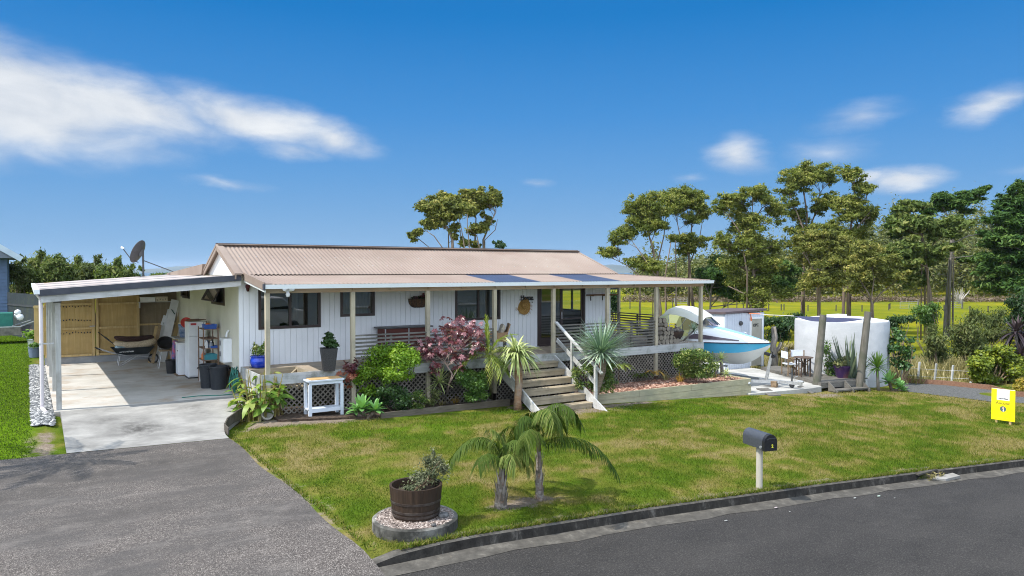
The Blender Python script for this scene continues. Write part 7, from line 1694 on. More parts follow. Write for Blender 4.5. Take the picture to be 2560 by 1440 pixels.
# kentia palm by the steps
p = onG(1228, 1003); o = plant('feather_palm', 'slender green feather palm between the red shrub and the steps', 'palm', p); lb = LB(); top = onD(1222, 893, 20.7)
def PX3(pts, d, dd=(0, 0, 0, 0)): return [onD(a, b_, d+dd[i]) for i, (a, b_) in enumerate(pts)]
for pts, dd in ((((1222, 893), (1218, 840), (1216, 795)), (0, 0, 0)), (((1222, 893), (1240, 840), (1285, 835)), (0, -.2, -.5)), (((1222, 893), (1205, 850), (1180, 862)), (0, .3, .5)), (((1222, 893), (1240, 870), (1255, 940)), (0, -.5, -.8)), (((1222, 893), (1195, 870), (1150, 915)), (0, -.3, -.5)), (((1222, 893), (1265, 855), (1290, 905)), (0, .3, .4)), (((1222, 893), (1230, 870), (1232, 945)), (0, -.6, -.9)), (((1222, 893), (1250, 860), (1265, 870)), (0, .5, .9)), (((1222, 893), (1200, 860), (1165, 895)), (0, .4, .6)), (((1222, 893), (1243, 880), (1270, 930)), (0, -.3, -.2))):
    lb.frond(PX3(pts, 20.7, dd), 26, .42, .034, .45, .012, .8)
lb.build('fronds', M['lf_palm_y'], o); b = MB(); b.tube([p, onD(1226, 950, 20.7), top], [.05, .04, .035], 9); b.build('trunk', mat('palm_stem', (.12,.12,.06), (.2,.19,.1), 8, .7), o, smooth='all')
# cordyline with bare trunk
p = onG(1295, 1024); dC = FX*p.x+FY*p.y; o = plant('cordyline', 'cabbage tree with bare orange brown trunk and cream green leaves beside the steps', 'palm', p); lb = LB(); c = onD(1289, 884, dC)
for i in range(150):
    a = random.random()*6.28; el_ = random.uniform(-.35, 1.2); d = np.array((math.cos(a)*math.cos(el_)+.22, math.sin(a)*math.cos(el_)-.1, math.sin(el_)))
    lb.blade((c.x, c.y, c.z+random.uniform(-.06, .06)), d, random.uniform(.72, 1.08), .06, random.uniform(.35, .95), .3, 6, None, float(np.clip(.2+.6*(el_+.3)/1.5+random.uniform(-.25, .25), 0, 1)))
lb.build('leaves', M['lf_cord'], o); b = MB(); tp_pts = [p+Vector((0, 0, -.1)), onD(1294, 1000, dC), onD(1297, 960, dC), onD(1296, 925, dC), onD(1290, 900, dC), c]
b.tube(tp_pts, [.14, .10, .105, .115, .12, .09], 14); b.build('trunk', mat('orange_trunk', (.19,.10,.055), (.36,.22,.13), 5, .85, .6, 22, stretch=(1,1,3.5), c3=(.30,.24,.19), s3=4), o, smooth='all')
# blue green yucca with trunk
p = onG(1493, 1018); dY = FX*p.x+FY*p.y; o = plant('yucca_tree', 'yucca with a dense ball of blue green sword leaves right of the steps', 'palm', p); lb = LB(); c = onD(1502, 884, dY)
for i in range(330):
    a = random.random()*6.28; z = random.uniform(-.42, 1.0); el_ = math.asin(z); d = np.array((math.cos(a)*math.cos(el_)+.06, math.sin(a)*math.cos(el_), math.sin(el_)+.08))
    lb.blade((c.x, c.y, c.z+random.uniform(-.08, .12)), d, random.uniform(.88, 1.2)*(1.05 if z > 0 else .8), .046, .10+.35*(z < 0)*random.random(), .35, 4, [(0, .6), (.3, 1), (.6, .8), (1, .05)], float(np.clip(.55-.35*z*.5+random.uniform(-.35, .35)+.25*(z < -.05), 0, 1)))
lb.build('leaves', M['lf_yucca'], o); b = MB(); b.tube([p+Vector((0, 0, -.1)), onD(1486, 995, dY), onD(1497, 960, dY), onD(1506, 925, dY), c], [.12, .09, .10, .115, .12], 14); b.build('trunk', mat('yucca_trunk', (.10,.075,.05), (.22,.17,.125), 6, .9, .8, 22, stretch=(1,1,4)), o, smooth='all')
# planter plants
PB = -.15
def onP(px, py): return onZ(px, py, PB)
shrub('flecked_shrub', 'yellow flecked shrub behind the yucca trunk in the raised planter', 'shrub', onP(1470, 965), [(1440, 935, 18, 24), (1470, 925, 26, 26), (1515, 935, 24, 32), (1500, 965, 34, 20), (1530, 960, 16, 22), (1450, 965, 18, 16), (1525, 915, 14, 14)], 21.9, 3200, .065, .036, M['lf_varieg'], .018, .6, .5, 5, zmin=PB)
shrub('round_shrub', 'large rounded flecked shrub at the right end of the raised planter', 'shrub', onP(1745, 945), [(1715, 905, 32, 24), (1755, 895, 34, 22), (1730, 885, 30, 18), (1775, 915, 26, 24), (1735, 925, 40, 22), (1695, 900, 18, 18), (1760, 935, 26, 14)], 24.6, 5600, .07, .04, M['lf_varieg'], .02, .6, .5, 6, zmin=PB)
def small_palm(px, py, hx_, hy_, L, n, label, mt=None, name='small_palm'):
    p = onP(px, py); d = FX*p.x+FY*p.y; o = plant(name, label, 'palm', p, 'young palms in the planter'); c = onD(hx_, hy_, d); lb = LB()
    for i in range(n):
        a = 2.4*i; q = Vector((math.cos(a), math.sin(a), 0)); lb.frond([c, c+q*L*.45+Vector((0, 0, L*.65)), c+q*L+Vector((0, 0, L*random.uniform(-.1, .3)))], 18, L*.42, .022, .3, .007, .9)
    lb.build('fronds', mt or M['lf_palm_y'], o); stems(o, p, [c], .018, M['twig'])
small_palm(1546, 968, 1547, 925, .48, 9, 'young yellow green palm left in the planter'); small_palm(1632, 950, 1634, 938, .45, 9, 'orange green young palm at the centre of the planter', M['lf_orange'])
p = onP(1598, 955); o = plant('cycad', 'dark green fan leaved cycad between the two young palms', 'plant', p); lb = LB()
for i in range(20): a = 2.4*i; q = Vector((math.cos(a), math.sin(a), 0)); L = random.uniform(.3, .42); lb.frond([p+Vector((0, 0, .12)), p+q*L*.6+Vector((0, 0, .12+L*.8)), p+q*L*1.1+Vector((0, 0, .12+L*.35))], 14, .17, .02, .2, .006, .8)
lb.build('fronds', M['lf_palm'], o)
tuft(1700, 958, 110, .55, 'orange brown grass tuft before the large round shrub in the planter', M['lf_orange'], .9, base=onP(1700, 956)); tuft(1662, 957, 40, .45, 'thin yellow grass tuft left of the orange brown one', M['lf_straw'], .6, base=onP(1664, 952)); tuft(1790, 948, 50, .35, 'small orange grass tuft at the far end of the planter', M['lf_orange'], .8, base=onP(1788, 944))
def mini_yucca(base, hx_, hy_, L, n, label, mt, tr=.05, grp='small yuccas', W=.03):
    d = FX*base.x+FY*base.y; o = plant('small_yucca', label, 'plant', base, grp); c = onD(hx_, hy_, d); lb = LB(); rosette(lb, c, n, L, W, (-.4, 1.4), .15, .3); lb.build('leaves', mt, o)
    if tr: b = MB(); b.tube([base, base.lerp(c, .5), c], [tr*1.2, tr, tr], 10); b.build('trunk', M['pine_bark'], o, smooth='all')
mini_yucca(onP(1806, 940), 1803, 898, .36, 44, 'small yellow tipped yucca on a pale trunk in the planter', M['lf_cord'], .06); mini_yucca(onP(1792, 944), 1788, 922, .28, 34, 'lower yellow green yucca beside the pale trunked one', M['lf_cord'], .04); mini_yucca(onP(1816, 948), 1816, 936, .3, 36, 'ground level spiky yucca at the planter end', M['lf_cord'], .0)
p = onZ(1735, 853, FL); p = Vector((20.0, 19.1, FL)); mini_yucca(p, 1735, 826, .42, 46, 'grey green yucca on the deck corner beside the fire bowl', M['lf_yucca'], .03)
# ---- lawn palms
def shaggy(p, c, r0, r1, parent, d):
    b = MB(); b.tube([p+Vector((0, 0, -.08)), p+Vector((0, 0, .06)), p.lerp(c, .3), p.lerp(c, .6), p.lerp(c, .85), c], [r0*1.25, r0*1.15, r0, r0*.85, r1, r1*.8], 14); b.build('trunk', mat('palm_boot_bark', (.15,.125,.11), (.34,.30,.27), 7, .95, .9, 20, stretch=(1,1,2.5), c3=(.22,.12,.07), s3=5, bdist=.03), parent, smooth='all')
    lb = LB()
    for i in range(34):
        a = 2.4*i; t_ = .12+.8*i/34; q = p.lerp(c, t_); rr = r0*(1.05-.4*t_); lb.blade((q.x+rr*math.cos(a), q.y+rr*math.sin(a), q.z-.05), (math.cos(a)*.22, math.sin(a)*.22, 1), random.uniform(.14, .26), r0*.55, 0, .3, 3, [(0, 1), (.6, .6), (1, .1)])
    lb.build('leaf_bases', leafmat('dry_boots', (.08,.065,.055), (.17,.145,.125), (.26,.23,.21), .05, .9), parent)
pL = onG(1252, 1268); dL = FX*pL.x+FY*pL.y; o = plant('queen_palm', 'shorter shaggy palm on the lawn with one frond arching left', 'palm', pL, 'two palms on the lawn'); cL = onD(1255, 1172, dL); shaggy(pL, cL, .085, .05, o, dL)
lb = LB()
for pts, dd in ((((1255, 1172), (1235, 1060), (1165, 1080), (1127, 1150)), (0, -.1, -.2, -.3)), (((1255, 1172), (1262, 1085), (1290, 1085), (1322, 1128)), (0, -.2, -.5, -.7)), (((1255, 1172), (1255, 1100), (1262, 1070), (1275, 1065)), (0, .2, .4, .6)), (((1255, 1172), (1238, 1105), (1215, 1080), (1200, 1105)), (0, .3, .7, 1.0)), (((1255, 1172), (1280, 1120), (1305, 1120), (1318, 1165)), (0, .0, .1, .1)), (((1255, 1172), (1250, 1110), (1240, 1075), (1228, 1072)), (0, -.3, -.5, -.6)), (((1255, 1172), (1240, 1125), (1212, 1120), (1195, 1160)), (0, -.4, -.8, -1.0)), (((1255, 1172), (1270, 1110), (1292, 1095), (1310, 1098)), (0, .4, .8, 1.0)), (((1255, 1172), (1262, 1130), (1275, 1120), (1290, 1160)), (0, -.5, -.8, -.9)), (((1255, 1172), (1245, 1090), (1205, 1075), (1165, 1110)), (0, .1, .3, .4)), (((1255, 1172), (1272, 1100), (1300, 1100), (1330, 1150)), (0, .2, .3, .3)), (((1255, 1172), (1250, 1120), (1242, 1090), (1250, 1080)), (0, 0, -.2, -.3))):
    lb.frond(PX3(pts, dL, dd), 60, .26, .0145, 1.5, .01, .55)
lb.build('fronds', M['lf_palm'], o)
pR = onG(1349, 1250); dR = FX*pR.x+FY*pR.y; o = plant('queen_palm', 'taller slim palm on the lawn with a long frond arching right', 'palm', pR, 'two palms on the lawn'); cR = onD(1347, 1120, dR); shaggy(pR, cR, .058, .038, o, dR)
b = MB(); b.tube([cR-Vector((0, 0, .05)), onD(1344, 1085, dR), onD(1345, 1050, dR)], [.045, .035, .02], 10); b.build('crownshaft', M['lf_straw'], o)
lb = LB()
for pts, dd in ((((1347, 1120), (1395, 1085), (1478, 1065), (1540, 1178)), (0, -.2, -.3, -.3)), (((1345, 1090), (1365, 1010), (1420, 985), (1452, 1058)), (0, .1, .3, .4)), (((1345, 1085), (1350, 1010), (1395, 985), (1435, 1030)), (0, -.3, -.6, -.7)), (((1345, 1085), (1325, 1020), (1300, 1030), (1285, 1080)), (0, -.2, -.4, -.5)), (((1345, 1085), (1335, 1030), (1310, 1040), (1300, 1100)), (0, .4, .8, 1.0)), (((1345, 1080), (1352, 1010), (1372, 1000), (1385, 1060)), (0, -.5, -1.0, -1.2)), (((1345, 1080), (1345, 1020), (1352, 1008), (1365, 1045)), (0, .5, .9, 1.1)), (((1347, 1110), (1325, 1070), (1290, 1060), (1262, 1112)), (0, .2, .4, .5)), (((1347, 1110), (1372, 1060), (1400, 1060), (1415, 1110)), (0, .5, 1.0, 1.3)), (((1347, 1110), (1335, 1060), (1320, 1060), (1310, 1110)), (0, -.6, -1.0, -1.2)), (((1345, 1085), (1362, 1030), (1400, 1010), (1420, 1045)), (0, .2, .2, .1)), (((1347, 1115), (1385, 1080), (1440, 1080), (1480, 1130)), (0, .3, .6, .7)), (((1345, 1085), (1355, 1015), (1385, 1000), (1408, 1070)), (0, .0, -.2, -.3)), (((1345, 1090), (1335, 1025), (1318, 1015), (1300, 1060)), (0, .1, .2, .2))):
    lb.frond(PX3(pts, dR, dd), 64, .28, .015, 1.5, .01, .55)
lb.build('fronds', M['lf_palm'], o)
# ---- plants at the tank
q = onD(2106, 940, tank_d(2106)-.42); q.z = -.484; o = thing('plant_pot', 'purple glazed pot of bushy succulents standing on the low deck', 'plant pot', tuple(q)); b = MB(); b.lathe([(0, 0), (.2, 0), (.27, .25), (.3, .36), (.33, .42), (.33, .47), (.29, .47), (.27, .4), (0, .38)], 30); b.build('pot', mat('purple_glaze', (.035,.015,.06), (.055,.025,.09), 4, .3, c3=(.25,.11,.06), s3=.9), o, smooth=True, local=True); soil_disc(o, .28, .42)
foliage('foliage', [((0, 0, .62), (.34, .3, .2)), ((-.25, 0, .55), (.2, .2, .14)), ((.2, 0, .7), (.2, .2, .14))], 900, .08, .05, leafmat('succulent', (.05,.06,.02), (.11,.12,.04), (.2,.18,.07), .1), o, local=True)
q = onD(2128, 930, tank_d(2128)-.3); q.z = -.8; o = plant('flax_bush', 'tall flax with stiff sword leaves behind the purple pot', 'flax', q); lb = LB()
for i in range(46): a = random.random()*6.28; s_ = random.uniform(.05, .95); lb.blade((q.x+random.uniform(-.25, .25), q.y+random.uniform(-.2, .2), -.75), (math.cos(a)*s_, math.sin(a)*s_, 1), random.uniform(1.3, 2.35), .085, random.uniform(0, .25), .4, 5, [(0, .7), (.3, 1), (.7, .8), (1, .05)])
lb.build('leaves', M['lf_flax'], o)
q = onD(2072, 920, tank_d(2072)-.12); q.z = -.5; o = plant('climber', 'dark leafy climber against the tank behind the left pole', 'plant', q); bl = pblobs([(2068, 870, 14, 22), (2072, 905, 16, 20), (2060, 880, 10, 16), (2075, 930, 18, 10)], tank_d(2072)-.12, .1, 4); foliage('foliage', bl, 620, .09, .05, M['lf_mid'], o); stems(o, q, [x[0] for x in bl[::4]], .012, M['twig'])
bs = onG(2196, 978); mini_yucca(bs, 2193, 918, .68, 90, 'yucca on a thin trunk beside the white tank', M['lf_mid'], .055, W=.045)
bs = onG(2255, 962); o = shrub('young_tree', 'young glossy leaved tree with a thin trunk right of the tank', 'tree', bs, [(2248, 840, 26, 16), (2235, 870, 24, 20), (2260, 880, 30, 22), (2245, 905, 30, 18), (2262, 915, 22, 12), (2280, 850, 16, 10), (2225, 850, 12, 14), (2240, 825, 12, 8)], FX*bs.x+FY*bs.y, 1500, .13, .075, leafmat('glossy_leaves', (.012,.045,.010), (.04,.09,.018), (.10,.17,.05), .2, .3, .6), .028, .6, .35, 4, nst=7)
bs = onG(2480, 958); dh = FX*bs.x+FY*bs.y; shrub('hedge_bush', 'big dense yellow green bush behind the auction sign', 'shrub', bs, [(2450, 910, 32, 26), (2480, 890, 40, 24), (2520, 900, 34, 28), (2495, 925, 44, 26), (2440, 935, 24, 20), (2535, 925, 24, 22), (2470, 945, 30, 14), (2510, 875, 24, 14)], dh, 9500, .125, .085, leafmat('yellow_green_leaves', (.035,.06,.005), (.10,.13,.010), (.27,.28,.03), .3), .04, 1.0, .6, 6)
bs = onG(2550, 985); shrub('orange_shrub', 'small orange tinged shrub at the right edge beside the big yellow green bush', 'shrub', bs, [(2548, 968, 18, 12), (2560, 955, 16, 14)], FX*bs.x+FY*bs.y, 900, .09, .06, leafmat('orange_green', (.09,.08,.01), (.2,.17,.02), (.35,.22,.04), .3), .012)
def cord_dark(px, py, heads, dist, label):
    q = onD(px, py, dist); q.z = gz(q.x, q.y); o = plant('dark_cordyline', label, 'plant', q); lb = LB(); b = MB()
    for hx_, hy_ in heads: c = onD(hx_, hy_, dist+random.uniform(-.3, .3)); rosette(lb, c, 46, .95, .10, (-.7, 1.4), .5, .3); b.tube([q, c], [.06, .04], 8)
    lb.build('leaves', M['lf_purple'], o); b.build('trunk', M['pine_bark'], o, smooth='all')
cord_dark(2550, 950, ((2540, 830), (2556, 860), (2552, 890)), dh+1.0, 'dark purple leaved cordyline at the right edge behind the bush')
# manuka like scrub on the bank
def scrub(lst, base, dist, n, label, mt='lf_scrub', name='scrub_bush', group='scrub on the bank', L=.34, W=.07):
    if name == 'scrub_bush' and dist > 33.5: lst = [(a, b_-3, c*1.3, d_*1.25) for a, b_, c, d_ in lst]; n = int(n*1.5)
    q = onD(base[0], base[1], dist); q.z = gz(q.x, q.y); o = plant(name, label, 'shrub', q, group); bl = pblobs(lst, dist, .5, 5)
    n = int(n*2.6); L *= .55; W *= .7; C, A, B_, var = blob_leaves(bl, n, L, W, 1.2, .3, 1); A = A*.7+np.array([0, 0, 1.])*np.linalg.norm(A, axis=1, keepdims=True)*.45+rng.normal(size=A.shape)*L*.12; V, Fc = leafquads(C, A, B_); npmesh('foliage', V, Fc, M[mt], o, var=var)
    stems(o, q, [bl[random.randrange(len(bl))][0] for _ in range(8)], .03, M['euc_bark']); return o
scrub([(2420, 830, 34, 30), (2440, 800, 26, 20), (2400, 860, 34, 26), (2430, 880, 40, 26)], (2425, 910), 36, 2600, 'feathery olive scrub bush above the white fence posts')
scrub([(2340, 860, 22, 24), (2345, 890, 28, 20), (2330, 830, 14, 14)], (2342, 912), 34, 1500, 'darker scrub bush behind the third white post')
scrub([(2480, 800, 30, 24), (2500, 830, 36, 24), (2470, 840, 26, 18)], (2490, 870), 40, 2000, 'grey green scrub bush behind the big yellow green bush')
scrub([(2545, 760, 22, 30), (2560, 800, 26, 30), (2540, 800, 20, 26)], (2550, 860), 38, 1700, 'tall dark scrub bush at the right edge of the view', 'lf_dark')
scrub([(2330, 925, 26, 12), (2400, 925, 30, 14), (2290, 930, 20, 12)], (2350, 945), 32.5, 900, 'low brown dead scrub along the white posts', 'lf_straw', L=.22, W=.03)
scrub([(2320, 800, 22, 16), (2300, 780, 20, 14), (2335, 775, 14, 14)], (2318, 820), 48, 1200, 'leafy green bush at the foot of the two leaning tree trunks', 'lf_mid', L=.3, W=.14)
scrub([(1925, 805, 26, 12), (1960, 815, 30, 16), (1985, 800, 26, 16), (1940, 840, 24, 16)], (1950, 850), 41, 2000, 'dark bush between the shed and the tank', 'lf_dark', L=.3, W=.12)
scrub([(2250, 800, 26, 10), (2230, 812, 24, 8)], (2240, 825), 46, 800, 'low dark bush behind the top of the tank', 'lf_dark', L=.3, W=.12)
scrub([(1950, 880, 24, 14), (1975, 870, 20, 12)], (1960, 905), 36, 700, 'yellow straw bush behind the director chairs', 'lf_straw', L=.4, W=.04)
scrub([(1532, 745, 12, 22), (1540, 770, 12, 16), (1528, 775, 14, 14)], (1534, 800), 33, 1300, 'dark green shrub at the back corner of the house', 'lf_dark', L=.16, W=.09)
for i, (px, py, rx, ry) in enumerate(((1690, 790, 14, 8), (1575, 800, 8, 5), (1620, 795, 10, 5))): pass
# ---- scrub behind the left fence
LF = [(48, 668, 32, 26, 'leftmost of the row'), (100, 655, 34, 30, 'second from the left, with a tall tip'), (140, 660, 30, 28, 'third from the left'), (190, 668, 34, 26, 'fourth from the left'), (240, 665, 34, 26, 'fifth from the left, just left of the dish'), (290, 672, 34, 24, 'sixth from the left, below the dish'), (325, 685, 20, 16, 'rightmost, right under the satellite dish')]
for (px, py, rx, ry, w_) in LF:
    scrub([(px, py+4, rx*1.1, ry*.8), (px-16, py+24, rx*1.1, ry), (px+14, py+30, rx, ry), (px+4, py-18, rx*.35, ry*.55), (px, py+55, rx*1.1, ry)], (px, 745), 47+random.uniform(-2, 2), 2600, 'tall scrub bush beyond the left fence, '+w_, 'lf_scrub_y' if random.random() < .6 else 'lf_scrub', 'tall_scrub', 'scrub behind the left fence', L=.5, W=.12)
scrub([(352, 672, 8, 8), (395, 688, 22, 5), (430, 686, 24, 4)], (380, 700), 52, 500, 'low scrub tops seen over the carport roof', 'lf_scrub_y', 'tall_scrub', 'scrub behind the left fence', L=.4, W=.1)
# ---- trees
def tree(name, label, dist, trunks, clumps, n, mt='lf_euc', bark='euc_bark', group='trees beyond the house', L=.23, W=.085, jit=.6, sub=15, up=.6, base=None, cat='tree'):
    n = int(n*5.0); trunks = [(q[0]*.62, *q[1:]) for q in trunks]
    p = onD(*base, dist) if base else onD(*trunks[0][1][0], dist); p.z = gz(p.x, p.y); o = plant(name, label, cat, p, group); b = MB(); k = dist/F
    pts_all = []
    for (r0, pts, *dz) in trunks:
        off = dz[0] if dz else 0; P = [onD(a, c, dist+off) for a, c in pts]
        P0 = P[0].copy(); P0.z = gz(P0.x, P0.y)-.3
        if P0.z < P[0].z-.4: P = [P0]+P
        m_ = len(P); b.tube(P, [r0*(1-.72*i/(m_-1)) for i in range(m_)], 8)
        for i in range(m_-1):
            for t_ in (0, .33, .66): pts_all.append((P[i].lerp(P[i+1], t_), r0*(1-.72*(i+t_)/(m_-1))))
        pts_all.append((P[-1], r0*.28))
    bl = []
    if name == 'gum_tree': clumps = clumps+[(a_[0]*.5+b_[0]*.5+random.uniform(-8, 8), a_[1]*.5+b_[1]*.5+random.uniform(-6, 6), (a_[2]+b_[2])*.33, (a_[3]+b_[3])*.3) for a_, b_ in zip(clumps, clumps[1:]) if abs(a_[0]-b_[0])+abs(a_[1]-b_[1]) < 75]
    for cl_ in clumps:
        px, py, rx, ry = cl_; rx *= 1.42; ry *= 1.5; off = random.uniform(-1, 1)*jit*rx*k*1.2; c = onD(px, py+ry*.25, dist+off)
        cand = sorted(pts_all, key=lambda q: (q[0]-c).length+(4*max(0, q[0].z-c.z+.4)))[:3]; s_, r_ = cand[random.randrange(min(2, len(cand)))]
        mid = s_.lerp(c, .55)+Vector((0, 0, -(c-s_).length*.08))+Vector((random.uniform(-1, 1), random.uniform(-1, 1), 0))*(c-s_).length*.06
        rb = max(.022, min(r_*.6, .07)); b.tube([s_, mid, c], [rb, rb*.7, rb*.35], 6, False)
        R_ = (rx*k, rx*k, ry*k); cc = np.array(onD(px, py, dist+off)); bl.append((cc, tuple(q*.5 for q in R_)))
        for _ in range(sub):
            a = rng.normal(size=3); a = a/np.linalg.norm(a)*(.3+.7*random.random()); sc_ = cc+a*np.array(R_)*1.05; rr = random.uniform(.24, .46)
            bl.append((sc_, (R_[0]*rr, R_[1]*rr, R_[2]*rr*.95))); 
            if random.random() < .7: b.tube([mid, Vector(sc_)], [rb*.4, rb*.2], 4, False)
    b.build('trunk', M[bark], o, smooth='all')
    foliage('crown', bl, n, L*(1 if mt != 'lf_pine' else .9), W, M[mt], o, up, .15, soft=1); return o
tree('gum_tree', 'spreading gum tree behind the roof ridge, left half of the pair', 66, [(.3, [(1132, 640), (1131, 600), (1120, 572), (1098, 545)]), (.16, [(1122, 640), (1121, 590), (1124, 545)], .6), (.13, [(1108, 622), (1085, 590), (1062, 575)], -.6), (.11, [(1075, 620), (1050, 600), (1040, 592)], .2), (.12, [(1150, 625), (1152, 580), (1140, 545)], .8), (.12, [(1162, 622), (1155, 580), (1146, 540)], -.8)],
     [(1033, 588, 12, 9), (1050, 578, 10, 7), (1072, 520, 24, 16), (1105, 500, 24, 14), (1088, 550, 22, 12), (1128, 495, 18, 12), (1065, 560, 14, 9), (1140, 520, 26, 17), (1120, 525, 20, 14), (1140, 566, 9, 5), (1138, 592, 7, 5), (1105, 560, 10, 8), (1085, 530, 14, 10), (1160, 605, 9, 7)], 5200, 'lf_euc2', L=.34, W=.16)
tree('gum_tree', 'spreading gum tree behind the roof ridge, right half of the pair', 70, [(.24, [(1210, 645), (1208, 600), (1225, 560), (1240, 530)]), (.2, [(1186, 640), (1188, 590), (1190, 545), (1180, 520)], .6), (.16, [(1200, 625), (1192, 590), (1172, 570)], -.5), (.12, [(1212, 600), (1238, 575), (1244, 548)], .4), (.13, [(1175, 630), (1168, 560), (1170, 520)], -.8)],
     [(1162, 488, 15, 10), (1180, 508, 24, 16), (1210, 498, 22, 16), (1228, 482, 14, 11), (1242, 496, 16, 14), (1195, 490, 18, 11), (1222, 506, 22, 12), (1200, 570, 18, 9), (1180, 578, 12, 6), (1222, 553, 9, 8), (1180, 532, 10, 6), (1190, 616, 10, 7), (1170, 606, 8, 5)], 4600, 'lf_euc2', L=.34, W=.16)
tree('small_tree', 'little rounded tree top peeking over the roof ridge', 80, [(.12, [(1249, 650), (1249, 615)])], [(1247, 610, 9, 6), (1253, 614, 9, 6)], 420, 'lf_dark', L=.3, W=.15)
T = 'row of trees at the paddock edge'
tree('gum_tree', 'leftmost wide gum tree behind the verandah roof', 62, [(.34, [(1650, 780), (1643, 720), (1640, 670), (1632, 620), (1618, 575)]), (.2, [(1690, 775), (1691, 700), (1688, 600)], .8), (.14, [(1600, 690), (1570, 665), (1540, 650)], -.6), (.14, [(1640, 690), (1600, 630), (1578, 600)], -.9), (.14, [(1645, 650), (1660, 590), (1664, 540)], .6), (.07, [(1632, 738), (1600, 752), (1575, 735), (1560, 720)], -1)],
     [(1515, 632, 17, 11), (1535, 628, 20, 11), (1556, 588, 24, 17), (1575, 580, 20, 16), (1580, 525, 22, 15), (1604, 510, 26, 20), (1632, 500, 24, 16), (1612, 545, 24, 15), (1645, 530, 28, 18), (1588, 545, 20, 13), (1632, 570, 24, 13), (1655, 555, 18, 11), (1600, 655, 30, 10), (1630, 665, 30, 10), (1570, 725, 14, 8), (1590, 715, 12, 6)], 9000, 'lf_euc', group=T)
tree('gum_tree', 'slender gum tree second from the left with twin stems', 66, [(.3, [(1735, 790), (1728, 720), (1722, 640), (1730, 560)]), (.2, [(1665, 790), (1663, 690), (1680, 590)], .7), (.15, [(1722, 640), (1700, 590), (1690, 540)], -.5), (.14, [(1724, 660), (1748, 600), (1755, 560)], .5)],
     [(1668, 500, 26, 16), (1700, 484, 28, 15), (1738, 488, 24, 11), (1685, 515, 28, 18), (1715, 508, 26, 17), (1745, 505, 16, 12), (1754, 540, 16, 16), (1725, 545, 20, 12), (1700, 600, 26, 12), (1745, 600, 26, 13), (1720, 625, 24, 12), (1765, 530, 12, 10)], 7600, 'lf_euc', group=T)
tree('gum_tree', 'dense broad gum tree behind the shed with a forked pale trunk', 60, [(.36, [(1897, 800), (1890, 740), (1884, 680), (1870, 610), (1880, 540)]), (.18, [(1890, 790), (1862, 735), (1820, 715)], -.6), (.16, [(1905, 790), (1912, 700), (1925, 620)], .6), (.14, [(1868, 680), (1850, 580), (1822, 540)], -.8), (.13, [(1880, 560), (1905, 520), (1930, 505)], .5)],
     [(1805, 520, 21, 15), (1826, 497, 26, 12), (1880, 480, 24, 14), (1905, 486, 22, 14), (1848, 510, 20, 16), (1930, 502, 22, 14), (1945, 535, 20, 20), (1862, 545, 28, 20), (1890, 555, 28, 20), (1840, 565, 20, 16), (1802, 605, 22, 16), (1826, 612, 16, 12), (1868, 600, 34, 22), (1905, 610, 30, 18), (1945, 612, 20, 12), (1840, 655, 36, 18), (1885, 650, 34, 18), (1920, 665, 28, 18), (1870, 700, 40, 20), (1905, 730, 40, 24), (1835, 700, 30, 16)], 13000, 'lf_euc', group=T)
tree('gum_tree', 'tallest gum tree in the row with an open round crown', 68, [(.34, [(2006, 800), (2008, 700), (2010, 620), (2018, 540), (2008, 470)]), (.2, [(2010, 600), (2036, 540), (2050, 480)], .6), (.14, [(2012, 580), (1992, 530), (1975, 490)], -.6), (.3, [(2048, 800), (2045, 740), (2044, 670), (2050, 600)], 1.2)],
     [(1975, 452, 22, 18), (2000, 432, 26, 15), (2030, 424, 26, 13), (2062, 435, 24, 15), (2012, 450, 34, 16), (2080, 442, 14, 14), (1972, 480, 22, 12), (1982, 530, 20, 16), (2000, 545, 20, 16), (2052, 505, 26, 16), (2040, 520, 18, 12), (2070, 490, 14, 9), (1990, 575, 18, 16), (2030, 575, 24, 12)], 8000, 'lf_euc', group=T)
tree('gum_tree', 'gum tree right of the tallest one, crown in stacked tufts', 64, [(.26, [(2108, 800), (2110, 720), (2118, 640), (2128, 560), (2140, 500), (2130, 450)]), (.24, [(2122, 800), (2122, 700), (2116, 640)], .5), (.14, [(2120, 610), (2150, 560), (2175, 530)], -.6), (.12, [(2128, 560), (2165, 500), (2170, 470)], .4)],
     [(2116, 434, 22, 14), (2140, 430, 20, 13), (2158, 474, 20, 11), (2170, 470, 14, 9), (2110, 505, 26, 14), (2140, 508, 24, 14), (2130, 535, 28, 18), (2165, 540, 22, 20), (2182, 532, 14, 16), (2100, 525, 18, 12), (2118, 585, 26, 14), (2150, 580, 24, 14), (2075, 570, 26, 12), (2060, 590, 28, 12)], 7600, 'lf_euc', group=T)
tree('gum_tree', 'lower spreading gum tree in front of the two tall ones', 58, [(.26, [(2047, 800), (2047, 720), (2052, 660), (2045, 620)]), (.14, [(2047, 700), (2020, 650), (2000, 620)], -.5), (.14, [(2050, 690), (2090, 640), (2105, 610)], .5)],
     [(1998, 602, 26, 14), (2030, 588, 30, 14), (2062, 596, 28, 14), (2100, 602, 28, 14), (2020, 620, 30, 14), (2080, 620, 28, 12), (2010, 650, 26, 12), (2060, 650, 34, 16), (2110, 660, 26, 18), (2030, 700, 34, 18), (2085, 700, 34, 20), (2130, 640, 22, 14)], 7600, 'lf_euc2', group=T)
tree('forked_tree', 'small forked tree with a pale trunk right behind the tank', 52, [(.2, [(2182, 800), (2180, 760), (2172, 735), (2150, 700)]), (.12, [(2182, 760), (2200, 735), (2245, 700)], .3), (.1, [(2178, 745), (2185, 700), (2180, 665)], -.3)],
     [(2140, 680, 26, 14), (2170, 655, 30, 16), (2210, 660, 28, 16), (2240, 690, 24, 12), (2190, 690, 30, 12), (2150, 720, 26, 10), (2165, 620, 26, 16)], 4600, 'lf_euc2', group=T)
